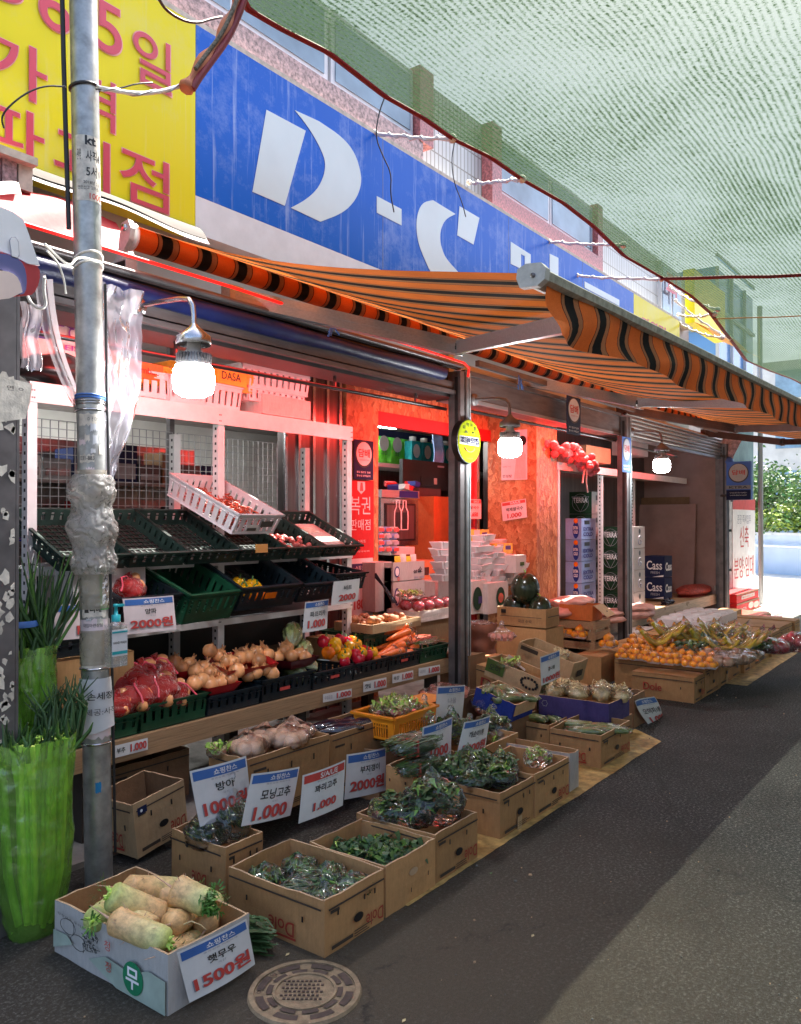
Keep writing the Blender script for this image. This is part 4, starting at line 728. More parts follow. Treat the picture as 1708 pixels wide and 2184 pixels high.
# dim goods inside the shop behind the mesh
ib = thing('interior_shelf', 'dim grey interior shelves of the shop seen through the wire mesh', 'shelf', (0, 0, 0))
for z in (.5, 1.0, 1.5, 2.0): b = MB(); b.box(1.6, 5.4, 6.2, 6.6, z, z + .03, PANEL); b.build('shelf_board', ib)
b = MB(); b.box(1.6, 5.4, 6.6, 6.63, .03, 2.4, PANEL); b.build('back_panel', ib)
random.seed(3); GOODS = [CARDD, CARDN, CARDGY, CARDW, CARDBL, CARDGR, CARDRED, BKD, PANEL, HEADD]
for z in (1.03, 1.53, 2.03):
    x = 1.7
    while x < 5.2:
        w_ = rnd(.12, .3); h = rnd(.12, .34); b = MB(); b.box(x, x + w_ - .02, 6.22, 6.5, z, z + h, random.choice(GOODS)); b.box(x + .02, x + w_ - .04, 6.215, 6.219, z + .03, z + h * .5, random.choice((CARDW, CARDGY, PANEL)))
        b.build('packed_goods', label='dim package on the shelves behind the wire mesh', cat='package', group='dim packages behind the wire mesh'); x += w_
# ---------------------------------------------------------------- slotted plastic crates
def crate(name, w_, d, h, m, lab, cat='crate', loc=(0, 0, 0), rz=0, rx=0, group=None, lip=.014, tag=None, solid=.35):
    """open crate, origin at its front bottom middle; long slots in every wall"""
    t = thing(name, lab, cat, loc, rz, group, rx=rx); tp = .012
    b = MB()
    def wall(a, c_, n_):
        a, c_ = Vector(a), Vector(c_); dd = (c_ - a); L = dd.length; dd.normalize(); nn = Vector((dd.y, -dd.x, 0))
        def bar(s0, s1, z0, z1, off=0, th=.005):
            p = a + dd * s0 + nn * off; q = a + dd * s1 + nn * off
            v = [p, q, q - nn * th, p - nn * th]; vv = []
            for zz in (z0, z1):
                k_ = 1 + .06 * (zz / h)
                for r_ in v: vv.append(Vector((r_.x * k_, (r_.y - d / 2) * k_ + d / 2, zz)))
            b.add(vv, [(3, 2, 1, 0), (4, 5, 6, 7), (0, 1, 5, 4), (1, 2, 6, 5), (2, 3, 7, 6), (3, 0, 4, 7)], m)
        zb = h * solid; zt = h * .80
        bar(0, L, 0, zb); bar(0, L, zt, h - .012)
        for k in range(n_ + 1):
            s_ = L * k / n_; bar(max(0, s_ - L / n_ * .33), min(L, s_ + L / n_ * .33), zb, zt)
        bar(-lip, L + lip, h - .012, h, lip, lip + .006); bar(-lip * .5, L + lip * .5, h - .04, h - .034, lip * .5, lip * .5)
    X = w_ / 2; nw = max(4, int(w_ / .055)); nd = max(4, int(d / .055))
    wall((-X, 0, 0), (X, 0, 0), nw); wall((X, 0, 0), (X, d, 0), nd); wall((X, d, 0), (-X, d, 0), nw); wall((-X, d, 0), (-X, 0, 0), nd)
    b.build('crate_wall', t)
    b = MB(); g = 9
    for k in range(g + 1): x = -X + w_ * k / g; b.box(x - .006, x + .006, .0, d, 0.001, .006, m)
    for k in range(g + 3): y = d * k / (g + 2); b.box(-X, X, y - .004, y + .004, .006, .010, m)
    b.box(-X + .01, X - .01, .01, d - .01, -.0005, .0006, DARK) if m is BKN else None  # dark plate added below, keeps the tray floor dark between the slats
    b.build('slatted_base', t)
    if tag: b = MB(); b.box(-.05, .05, -.017, -.0155, h * .45, h * .7, tag); b.build('tag', t)
    return t
# upper tier: shallow sloping trays
TL = R(25)
xs = [2.33, 2.745, 3.15, 3.56, 3.97, 4.37, 4.77]
labs = ['empty dark sloping tray at the left end of the upper tier, behind the pole', 'empty dark sloping tray just right of the pole, upper tier', 'empty dark sloping tray left of the middle upright, upper tier', 'dark sloping tray under the pinkish crate of red chillies', 'dark sloping tray with small pink bulbs, upper tier', 'dark sloping tray with a pink cardboard sheet, right end of the upper tier']
for k in range(6):
    x = (xs[k] + xs[k + 1]) / 2
    crate('sloping_tray', xs[k + 1] - xs[k] - .03, .56, .10, BKN, labs[k], 'tray', (x, 3.95, 1.43), 0, TL, 'sloping trays of the upper tier')
def scatter(name, lab, cat, grp, n_, make, box, seed, T=None):
    random.seed(seed)
    src = make(); objs = [src]; props(src, lab, cat, grp)
    return src
wc = crate('white_mesh_crate', .42, .60, .15, BKW, 'pinkish white mesh crate of curled red chillies lying tilted on the upper tier', 'crate', P(520, 1152, y=3.93) + Vector((.06, -.02, .04)), R(8), R(25), lip=.010, solid=.15)
b = MB(); b.box(-.12, .0, -.022, -.018, .03, .075, CARDP); b.box(.02, .14, -.022, -.018, .06, .10, INKD); b.box(-.11, -.02, -.024, -.0225, .035, .055, INKD); b.build('printed_label', wc)
b = MB(); random.seed(9)
for k in range(240):
    c = Vector((rnd(-.17, .17), rnd(.06, .52), .03 + rnd(0, .07))); r = rnd(.012, .03); a0 = rnd(0, 6); tilt = rnd(-1, 1)
    b.tube([c + Vector((r * cos(a0 + j * .9), r * sin(a0 + j * .9), r * tilt * sin(j * .9))) for j in range(5)], [.003, .005, .005, .004, .002], CHILI, 5)
b.build('curled_chillies', label='heap of curled red chillies in the pinkish white mesh crate', cat='chillies', kind='stuff', org=(0, 0, 0)).matrix_world = Matrix.Translation(wc.location) @ wc.rotation_euler.to_matrix().to_4x4()
tg = MB(); tg.box(-.05, .05, -.01, 0, 0, .055, mat('orange_tag', (.6, .25, .06), .5)); tg.build('orange_price_tag', label='blank orange tag clipped below the crate of chillies', cat='tag').location = P(558, 1178, y=3.86)
b = MB(); b.box(-.16, .16, 0, .36, 0, .006, CARDP); b.box(-.06, .08, .2, .3, .007, .009, TORN)
b.build('cardboard_sheet', label='pink cardboard sheet lying in the last tray of the upper tier', cat='cardboard', org=(0, 0, 0)).matrix_world = T3((4.57, 4.03, 1.51), rx=TL)
random.seed(12); b0 = MB(); b0.ball((0, 0, 0), (.022, .022, .02), mat('pink_bulb', (.55, .14, .12), .4), 8, 6); src = b0.build('pink_bulb', label='small pink bulb in the upper tier tray right of the chilli crate', cat='bulb', group='small pink bulbs in a tray', org=(0, 0, 0))
for k in range(26):
    o = src if k == 0 else src.copy()
    if k: COL.objects.link(o)
    u, v = rnd(-.14, .14), rnd(.05, .26); o.location = Vector((4.19 + u, 3.95 + v * cos(TL) - .05 * sin(TL) * 0, 1.43 + v * sin(TL) + .045 + rnd(0, .02)))
# middle tier: deeper baskets, tipped forward
def mid(px0, px1, pyt, m, lab, rx, h=.17, y=3.86, d=.55, rz=0, tag=None):
    a = P(px0, pyt, y=y); c_ = P(px1, pyt, y=y)
    return crate('deep_crate', abs(c_.x - a.x) - .02, d, h, m, lab, 'crate', ((a.x + c_.x) / 2, y, a.z - h * .95), rz, rx, 'deep crates of the middle tier', tag=tag)
m1 = mid(246, 372, 1272, BKD, 'dark crate with red onion nets behind the onion price sign', R(18), .15)
m2 = mid(378, 498, 1262, BKG, 'empty green crate tipped forward, middle tier left of the upright', R(22), .2, rz=R(7))
m3 = mid(500, 624, 1248, BKD, 'dark crate with yellow peppers, middle tier', R(24), .17, tag=PEPO)
m4 = mid(628, 706, 1240, BKD, 'dark crate behind the paprika price sign, middle tier', R(24), .15)
m5 = mid(708, 774, 1224, BKD, 'small black crate behind the beetroot price sign at the rack end', R(8), .13)
# ---------------------------------------------------------------- lower table
tb = thing('plank_table', 'long low wooden table with a plank front carrying the dark crates of vegetables', 'table', (0, 0, 0))
b = MB(); b.box(1.95, 5.76, 3.76, 3.795, .415, .53, PLANK); b.build('front_plank', tb)
b = MB(); b.box(1.95, 5.76, 3.80, 4.62, .49, .525, DKWOOD); b.build('table_top', tb)
for x in (2.4, 4.0, 5.6): b = MB(); b.box(x, x + .08, 3.82, 3.9, .03, .49, DKWOOD); b.build('leg', tb); b = MB(); b.box(x, x + .08, 4.5, 4.58, .03, .49, DKWOOD); b.build('leg', tb)
lower = [(2.30, 2.72, .12, BKG, 'green crate of onion nets partly behind the pole, lower table'), (2.735, 3.19, .15, BKG, 'bright green crate under the red onion nets, lower table'), (3.20, 3.625, .12, BKD, 'dark crate of loose onions next to the red nets, lower table'), (3.64, 4.105, .145, BKD, 'dark crate under the red onion dishes, lower table'), (4.115, 4.545, .12, BKD, 'dark crate of napa cabbages, lower table'), (4.55, 4.965, .12, BKD, 'dark crate of paprikas, lower table'), (4.975, 5.38, .12, BKD, 'dark crate of carrots, lower table'), (5.39, 5.79, .125, BKG, 'green crate of leeks at the right end of the lower table')]
lowc = []
for x0, x1, h, m, lab in lower: lowc.append(crate('vegetable_crate', x1 - x0 - .012, .50, h, m, lab, 'crate', ((x0 + x1) / 2, 3.80, .532), 0, 0, 'crates along the lower table'))
for k, x in ((3, -.02), (4, .02), (6, 0)):
    b = MB(); b.box(x - .06, x + .03, -.0185, -.016, .055, .075, REDP); b.build('red_tag', lowc[k])
def many(src, pts, lab=None):
    """copies of a one-mesh thing or a thing with parts, at points (x, y, z, rotation, scale)"""
    for k, p in enumerate(pts):
        o = src if k == 0 else copy_thing(src, (0, 0, 0))
        o.location = p[:3]; r = p[3] if len(p) > 3 else (rnd(-.5, .5), rnd(-.5, .5), rnd(0, 6)); o.rotation_euler = r
        s_ = p[4] if len(p) > 4 else rnd(.88, 1.1); o.scale = (s_,) * 3
def pt(px, py, y): v = P(px, py, y=y); return (v.x, v.y, v.z)
def onion_src(lab, grp):
    t = thing('onion', lab, 'onion', group=grp)
    b = MB(); b.lathe([(0, -.042), (.022, -.040), (.042, -.024), (.050, 0), (.044, .024), (.026, .038), (.012, .046), (.007, .054), (.006, .058)], ONION, 16); b.build('bulb', t)
    b = MB()
    for k in range(4): a = k * 1.6; b.grid(lambda u, v, a=a: Vector((.010 * cos(a) * (1 - v) + .012 * v * cos(a * 2) + .006 * (u - .5), .010 * sin(a) * (1 - v) + .010 * v * sin(a * 2), .044 + .030 * v)), 1, 4, ONION)
    b.build('dry_neck', t); return t
# onions: two red dishes, one maroon dish, the ones loose in the crates
def dish(lab, c, w_, d, h, m, rz=0, rx=0):
    t = thing('produce_dish', lab, 'dish', c, rz, rx=rx); b = MB()
    def f(u, v):
        k_ = .72 + .28 * v; s_ = 8 * u; i = int(s_) % 8; cs = [(-.5, -.5), (0, -.53), (.5, -.5), (.53, 0), (.5, .5), (0, .53), (-.5, .5), (-.53, 0)]
        fr = s_ - int(s_); a_, c_ = cs[i], cs[(i + 1) % 8]; return Vector(((a_[0] + (c_[0] - a_[0]) * fr) * w_ * k_, (a_[1] + (c_[1] - a_[1]) * fr) * d * k_, h * v ** 1.2))
    b.grid(f, 32, 5, m); b.grid(lambda u, v: f(u, v) * .97 + Vector((0, 0, .004)), 32, 5, m); b.add([f(k / 32, 0) + Vector((0, 0, .002)) for k in range(32)], [tuple(range(32))], m); b.grid(lambda u, v: f(u, 1) * (1 + .025 * (v - .5)) + Vector((0, 0, .001)), 32, 1, m); b.build('dish_body', t); return t
dish('bright red plastic dish heaped with onions, tilted, right of the onion nets', P(512, 1428, y=3.95), .40, .26, .065, DISH, R(-6), R(14)); dish('maroon plastic dish of onions beside the napa cabbages', P(622, 1420, y=3.92), .30, .24, .06, DISHD, R(4)); dish('small red plastic dish of onions low in the dark crate beside the onion nets', P(455, 1474, y=3.88), .26, .22, .05, DISH)
dish('small red dish showing at the back between the onion nets and the loose onions', P(400, 1440, y=4.1), .3, .2, .05, DISH)
random.seed(21)
many(onion_src('loose onion heaped in the bright red dish', 'onions in the bright red dish'), [pt(x, y, yy) for x, y, yy in ((448, 1388, 4.02), (468, 1398, 4.0), (482, 1410, 3.95), (498, 1412, 3.92), (512, 1404, 3.98), (520, 1392, 4.06), (530, 1400, 3.95), (545, 1392, 3.98), (560, 1388, 4.02), (572, 1396, 3.94), (505, 1430, 3.86), (552, 1408, 3.9))])
many(onion_src('loose onion in the maroon dish beside the cabbages', 'onions in the maroon dish'), [pt(x, y, yy) for x, y, yy in ((592, 1402, 3.93), (606, 1388, 3.98), (622, 1398, 3.92), (640, 1396, 3.95), (612, 1380, 4.03), (650, 1402, 3.9))])
many(onion_src('loose onion in the dark crate between the red nets and the dishes', 'onions loose in the dark crate'), [pt(x, y, yy) for x, y, yy in ((372, 1414, 4.1), (388, 1424, 4.05), (404, 1416, 4.1), (418, 1432, 3.98), (434, 1424, 4.0), (448, 1436, 3.92), (465, 1428, 3.96), (478, 1442, 3.9), (492, 1448, 3.86), (430, 1452, 3.86), (448, 1460, 3.83), (468, 1456, 3.84), (415, 1456, 3.86), (545, 1434, 3.84), (566, 1428, 3.84), (580, 1436, 3.82), (530, 1440, 3.86), (440, 1440, 4.0), (455, 1444, 3.95))])
# red nets of onions with pink ties
def netbag(lab, c, s_, seed, tie=True, sq=1):
    t = thing('onion_net', lab, 'net bag', c); random.seed(seed); b = MB()
    for k in range(9):
        a = k * 2.4; r = .055 * s_ * (k % 3) / 1.6; b.ball((r * cos(a), r * sin(a), .03 + .05 * s_ * (k // 4)), .042 * s_, ONION, 10, 7, jit=.1, sd=k)
    b.build('onions_inside', t)
    b = MB(); b.ball((0, 0, .06 * s_), (.125 * s_, .11 * s_, .085 * s_ * sq), REDNET, 22, 16, jit=.28, sd=seed); b.tube([(0, 0, .12 * s_), (.01, 0, .15 * s_), (.0, .01, .18 * s_)], [.03, .012, .022], REDNET, 8); b.build('red_net', t)
    if tie:
        b = MB(); TIE = bpy.data.materials.get('pink_tie') or mat('pink_tie', (.75, .08, .12), .35, na=.2)
        for j in range(3):
            a = rnd(0, 6); b.tube([(.0, 0, .14 * s_), (.03 * cos(a), .03 * sin(a), .16 * s_), (.07 * cos(a), .07 * sin(a), .15 * s_), (.10 * cos(a + .3), .10 * sin(a + .3), .10 * s_), (.13 * cos(a + .3), .13 * sin(a + .3), .06 * s_)], .006, TIE, 5)
        b.build('pink_tie', t)
    return t
for k, (px, py, yy, s_, lab) in enumerate(((300, 1470, 3.95, 1.25, 'large red net of onions at the back of the green crate'), (265, 1480, 4.0, 1.1, 'red net of onions partly behind the pole, lower table'), (335, 1490, 3.88, 1.15, 'red net of onions with a pink tie at the front of the green crate'), (285, 1500, 3.86, 1.0, 'small red net of onions at the front left of the green crate'), (372, 1492, 3.87, .9, 'red net of onions at the right front of the green crate'), (250, 1512, 3.84, .8, 'lowest red net of onions right against the pole'), (330, 1450, 4.0, 1.1, 'topmost red net of onions on the heap'))):
    v = P(px, py, y=yy); netbag(lab, v + Vector((0, 0, -.03)), s_ * .92, 40 + k)
netbag('red net of onions in the dark middle tier crate', P(275, 1275, y=4.0), .8, 60)
# napa cabbages in film
def napa(lab, c, rot, s_=1):
    t = thing('napa_cabbage', lab, 'cabbage', c, group='film wrapped napa cabbages'); t.rotation_euler = rot; b = MB()
    def f(u, v):
        a = 2 * pi * u; r = (.068 * sin(pi * min(1, v * 1.02)) ** .55 + .004) * (1 + .07 * sin(a * 9) + .05 * noise.noise((cos(a) * 2, sin(a) * 2, v * 9))); return Vector((r * cos(a), r * sin(a), -.01 + .25 * v)) * s_
    b.grid(f, 54, 16, NAPA); b.build('leafy_head', t); b = MB(); b.grid(lambda u, v: f(u, v) * 1.05 + Vector((0, 0, -.004)), 30, 12, FILM); b.build('film', t)
random.seed(5)
for k, (px, py, yy, rot) in enumerate(((640, 1362, 4.0, (R(-35), R(50), 0)), (672, 1385, 3.92, (R(-60), R(60), 0)), (690, 1412, 3.84, (R(-75), R(65), R(20))), (660, 1410, 3.9, (R(-75), R(80), 0)), (670, 1428, 3.83, (R(-80), R(75), R(10))))):
    napa(('topmost wrapped napa cabbage leaning on the maroon dish', 'wrapped napa cabbage in the middle of its heap', 'front wrapped napa cabbage with pale green ribs', 'half hidden wrapped napa cabbage at the back of its heap', 'lowest wrapped napa cabbage in its dark crate')[k], P(px, py, y=yy) + Vector((-.08, 0, -.03)), rot, .95)
# peppers, carrots, leeks
def pepper(m, lab, grp):
    t = thing('paprika', lab, 'paprika', group=grp); b = MB()
    def f(u, v):
        a = 2 * pi * u; r = .043 * sin(pi * (.06 + .9 * v)) ** .45 * (1 + .07 * cos(a * 4)) - (.012 if v > .95 else 0); return Vector((r * cos(a), r * sin(a), -.04 + .085 * v - (.012 if v > .95 else 0)))
    b.grid(f, 28, 12, m); b.build('fruit', t); b = MB(); b.tube([(0, 0, .03), (.004, 0, .05), (.012, 0, .062)], [.008, .005, .006], GRN, 6); b.build('stalk', t); return t
random.seed(8)
many(pepper(PEPY, 'yellow paprika among the paprikas on the lower table', 'yellow paprikas'), [pt(*q) for q in ((715, 1372, 3.95), (716, 1384, 3.92), (738, 1392, 3.88), (745, 1378, 3.95), (733, 1400, 3.85), (760, 1376, 3.95), (770, 1392, 3.86), (795, 1392, 3.86))])
many(pepper(PEPR, 'red paprika among the paprikas on the lower table', 'red paprikas'), [pt(*q) for q in ((724, 1362, 4.0), (690, 1368, 4.02), (704, 1382, 3.97), (758, 1396, 3.86), (765, 1404, 3.84), (778, 1386, 3.9), (782, 1396, 3.86), (740, 1368, 4.0), (735, 1410, 3.83))])
many(pepper(PEPO, 'orange paprika among the paprikas on the lower table', 'orange paprikas'), [pt(*q) for q in ((752, 1366, 4.0), (700, 1392, 3.92), (802, 1404, 3.84))])
many(pepper(PEPY, 'yellow paprika in the black middle tier crate', 'yellow paprikas in the middle tier'), [pt(*q) for q in ((508, 1243, 4.05), (520, 1252, 4.0), (538, 1246, 4.02), (528, 1260, 3.95), (512, 1258, 3.98), (545, 1254, 4.0))])
many(pepper(PEPO, 'orange paprika in the black middle tier crate', 'orange paprikas in the middle tier'), [pt(*q) for q in ((540, 1268, 3.93), (556, 1266, 3.93), (534, 1262, 3.95))])
t = thing('carrot', 'film wrapped carrot on the heap at the right of the lower table', 'carrot', group='carrots on the lower table')
b = MB(); b.lathe([(0, -.01), (.018, -.008), (.026, .004), (.027, .03), (.022, .10), (.014, .17), (.005, .205), (0, .21)][::-1], CARROT, 12); b.build('root', t)
b = MB(); b.ball((0, 0, -.018), (.026, .026, .02), FILMH, 10, 8, jit=.4); b.tube([(0, 0, -.005), (0, 0, -.02)], .010, GRN, 6); b.build('twisted_film_end', t)
random.seed(4); cp = []
for k, (x, y, yy) in enumerate(((868, 1334, 3.98), (872, 1346, 3.94), (868, 1362, 3.92), (862, 1374, 3.9), (858, 1386, 3.86), (880, 1352, 4.0), (884, 1366, 3.95), (890, 1378, 3.88), (846, 1390, 3.84), (836, 1384, 3.9), (878, 1390, 3.84), (866, 1356, 4.02), (850, 1372, 3.96))):
    v = P(x, y, y=yy); cp.append((v.x, v.y, v.z, (R(rnd(-6, 10)), R(-100 + rnd(-6, 6)), R(rnd(-35, -5))), rnd(1.05, 1.25)))
many(t, cp)
# taro tray, apples and goods at the back of the lower table
bk = crate('deep_crate', .55, .42, .26, BKG, 'dark green upturned crate under the tray of brown bulbs', 'crate', (P(800, 1372, y=4.1).x + .10, 4.08, .532), 0)
def carton(name, lab, x0, y0, z0, w_, d, h, m=None, group=None, closed=False, rz=0, rx=0, ry=0, dole=None, band=True, seed=0, cat='cardboard box', marks=True, inner=None, holes=True, rim=True, low=None):
    """cardboard box; origin at its nearest bottom corner, w along the street, d into the shop"""
    m = m or CARD; t = thing(name, lab, cat, (x0, y0, z0), rz, group, rx, ry); random.seed(seed * 7 + 3); th = .009
    b = MB(); bul = [rnd(-.006, .012) for _ in range(4)]; cs = [Vector((0, 0, 0)), Vector((w_, 0, 0)), Vector((w_, d, 0)), Vector((0, d, 0))]; cen = Vector((w_ / 2, d / 2, 0))
    tops = [h + rnd(-.004, .004) for _ in range(4)]
    if low: tops = [t_ - l_ for t_, l_ in zip(tops, low)]
    for k in range(4):
        a, c_ = cs[k], cs[(k + 1) % 4]; dd = (c_ - a).normalized(); nn = Vector((dd.y, -dd.x, 0)); L = (c_ - a).length; n_ = 8; tA, tB = tops[k], tops[(k + 1) % 4]; sd_ = rnd(0, 50); wob = 0 if closed else .004
        def outp(u, v, o=0):
            zt = tA + (tB - tA) * u + wob * noise.noise((u * 5, sd_, 0)) * 1.6 - (0 if closed else .003); return a + dd * L * u + nn * (bul[k] * sin(pi * u) * sin(pi * (v * .75)) - o + min(u, 1 - u, .2) * .028 * noise.noise((u * 3.3, v * 2.1, sd_))) + Vector((0, 0, zt * v))
        b.grid(lambda u, v: outp(u, v), n_, 5, m, False)
        if not closed:
            b.grid(lambda u, v: outp(1 - u, v, th), n_, 5, inner or m, False)
            if rim: b.grid(lambda u, v: outp(u, 1, th * v) + Vector((0, 0, .0002)), n_, 1, EDGE, False)
    if closed: b.grid(lambda u, v: Vector((w_ * u, d * v, h + .004 * sin(pi * v))), 4, 4, m, False); b.box(-.004, w_ + .004, -.004, d + .004, h - .035, h - .001, m) if 0 else None
    b.quad((.004, .004, .004), (w_ - .004, .004, .004), (w_ - .004, d - .004, .004), (.004, d - .004, .004), inner or m)
    b.build('carton_wall', t)
    if marks:
        b = MB(); e = -.0095
        bx = lambda x_0, x_1, z_0, z_1, m_: b.box(x_0, x_1, e - max(0, bul[0]) * .9, e + .0015 - max(0, bul[0]) * .9, z_0, z_1, m_)
        by = lambda y_0, y_1, z_0, z_1, m_: b.box(e - max(0, bul[3]) * .9, e + .0015 - max(0, bul[3]) * .9, y_0, y_1, z_0, z_1, m_)
        if band: bx(.012, w_ - .012, h - .040, h - .033, INKD); by(.012, d - .012, h - .040, h - .033, INKD)
        if holes:
            for u in ((.22, .5, .78), (.3, .7), (.18, .62, .8))[seed % 3]: bx(w_ * u - .004, w_ * u + .004, h * .66, h * .76, BLACK)
            for u in (.2, .78): by(d * u - .004, d * u + .004, h * .5, h * .6, BLACK)
            n_ = 12; q = [(w_ * .52 + .030 * cos(2 * pi * i / n_), e - max(0, bul[0]) * .9, h * .40 + .018 * sin(2 * pi * i / n_)) for i in range(n_)]; b.poly(q, (0, .002, 0), BLACK)
            bx(w_ * .08, w_ * .42, h * .10, h * .16, INKD); bx(w_ * .06, w_ * .2, h * .80 - .012, h * .80, INKD)
            for k in range(3): bx(w_ * .45, w_ * rnd(.6, .8), h * .08 + k * .010, h * .08 + k * .010 + .003, INKD)
        if seed % 2: bx(w_ * .44, w_ * .56, .0, h * .3, CARDL)
        b.build('printed_marks', t)
    if dole:
        b = MB(); e = -.011 - max(0, bul[0]); e2 = -.011 - max(0, bul[3])
        if dole == 'up':
            b.text('Dole', (e2, d * .80, h * .34), (0, -d * .30, 0), (0, 0, h * .30), INKR, .02); b.text('Dole', (w_ * .6, e, h * .2), (w_ * .3, 0, 0), (0, 0, h * .25), INKR, .02)
        else:   # the boxes stand on their lids: lettering upside down
            b.text('Dole', (e2, d * .28, h * .42), (0, d * .26, 0), (0, 0, -h * .26), INKR, .01); b.box(e2 + .001, e2 + .002, d * .265, d * .555, h * .10, h * .14, INKR)
            b.text('Dole', (w_ * .94, e, h * .36), (-w_ * .30, 0, 0), (0, 0, -h * .24), INKR, .01)
        b.build('printed_logo', t)
    return t
def px_carton(name, lab, N, rx_, lx_, pt_, z0=0.0, yover=None, **k):
    """measure a box on the photograph: near bottom corner N, right and left edges, top of the near corner"""
    c_ = P(*N, z=z0) if yover is None else P(*N, y=yover)
    if yover is not None: z0 = c_.z
    w_ = P(rx_, N[1], y=c_.y).x - c_.x; d = P(lx_, N[1], x=c_.x).y - c_.y; h = P(N[0], pt_, y=c_.y).z - z0
    t = carton(name, lab, c_.x, c_.y, z0, w_, d, h, **k); return t, (c_.x, c_.y, z0, w_, d, h)
c = P(790, 1312, y=4.05)
tt = carton('cardboard_tray', 'shallow cardboard tray of brown bulbs on the upturned green crate', c.x - .06, 3.98, .80, .66, .40, .075, CARDL, marks=False, seed=3)
random.seed(14); b0 = MB(); b0.ball((0, 0, 0), (.034, .028, .026), ROOTB, 9, 7, jit=.25); src = b0.build('brown_bulb', label='brown bulb heaped in the shallow cardboard tray', cat='bulb', group='brown bulbs in the cardboard tray', org=(0, 0, 0))
many(src, [(c.x + rnd(0, .55), 4.03 + rnd(0, .30), .84 + rnd(0, .06)) for _ in range(60)])
# ---------------------------------------------------------------- crates and cartons piled on top of the rack
NVYP = mat('violet_print', (.2, .03, .25), .5)
def topcrate(lab, px, py, y, w_, d, h, m, rz=0, rx=0): q = P(px, py, y=y); return crate('white_mesh_crate', w_, d, h, m, lab, 'crate', (q.x, y, q.z), rz, rx, 'crates piled on the rack', lip=.008, solid=.2)
ZR = 2.46
topcrate('lower pinkish mesh crate on the rack top, behind the nearest lamp', 440, 868, 4.22, .62, .42, .17, BKW, R(4)); t = topcrate('yellow crate with an orange tag on the rack top', 470, 828, 4.24, .60, .42, .15, BKY, R(3)); b = MB(); b.box(-.06, .22, -.03, -.02, .03, .14, BKY); b.text('DASA', (-.02, -.034, .06), (.18, 0, 0), (0, 0, .055), BLK, .03); b.build('lettered_tag', t)
topcrate('pinkish mesh crate high on the rack, right of the yellow crate', 590, 836, 4.24, .62, .42, .17, BKW, R(-3)); topcrate('ribbed pinkish crate below the high one on the rack', 590, 862, 4.26, .55, .4, .10, BKW); topcrate('pinkish mesh crate at the left on the rack top, behind the plastic sheet', 345, 850, 4.24, .66, .42, .16, BKW, R(-4))
t = topcrate('orange tagged crate above the left mesh crate on the rack', 320, 818, 4.26, .5, .4, .12, BKY, R(5)); b = MB(); b.box(-.2, .08, -.03, -.02, .02, .12, CARDR); b.text('Sambac', (-.16, -.034, .05), (.2, 0, 0), (0, 0, .04), CARDRED, .02); b.build('lettered_tag', t)
q = P(560, 895, y=4.24); carton('brown_carton', 'pinkish carton lying on the rack top at the right', q.x, 4.24, ZR, .50, .35, .14, CARDP, closed=True, marks=False, seed=14)
q = P(85, 775, y=4.3); t = carton('printed_sack_box', 'pale pinkish printed package at the top left behind the plastic strips', P(48, 760, y=4.25).x, 4.25, P(48, 762, y=4.25).z, .62, .3, .38, CARDP, closed=True, marks=False, seed=15); b = MB(); b.box(.02, .14, -.014, -.012, .12, .22, CARDPU); b.text('EQ', (.20, -.014, .20), (.10, 0, 0), (0, 0, .05), NVYP, .03); b.lathe([(.03, 0), (.04, 0)], NVYP, 18, T3((.30, -.014, .18), rx=pi / 2)); b.text('EISA', (.24, -.014, .08), (.14, 0, 0), (0, 0, .03), NVYP, .02); b.build('print', t)
t = thing('black_bag', 'black bag lying on the rack top at the left, beside the pole', 'bag', P(120, 790, y=4.3)); b = MB(); b.ball((0, 0, 0), (.22, .15, .10), BLACK, 24, 14, jit=.4, sd=3); b.build('bag_cloth', t)
# ---------------------------------------------------------------- bags of vegetables
def blades(bm, n_, L, rx_, ry_, z, m, wid=.006, dirx=None, spread=.5, curl=.03, rise=.02):
    for k in range(n_):
        a = (dirx if dirx is not None else rnd(0, 6.28)) + rnd(-spread, spread); c = Vector((rnd(-rx_, rx_), rnd(-ry_, ry_), z * rnd(.15, 1))); l = L * rnd(.6, 1.1); dv = Vector((cos(a), sin(a), 0)); sd = Vector((-sin(a), cos(a), 0)) * wid * rnd(.6, 1.3)
        b0, cu = rnd(-.3, 1) * curl, rnd(-1, 1) * curl
        pts = [c + dv * l * (j / 4 - .5) + Vector((-sin(a), cos(a), 0)) * cu * sin(pi * j / 4) + Vector((0, 0, b0 * sin(pi * j / 4) + rise * rnd(-.3, .3))) for j in range(5)]
        v = []
        for j, p in enumerate(pts): w_ = sd * (1 - (abs(j - 2) / 2.3) ** 2); v += [p - w_, p + w_ + Vector((0, 0, .002))]
        bm.add(v, [(2 * j, 2 * j + 1, 2 * j + 3, 2 * j + 2) for j in range(4)], m)
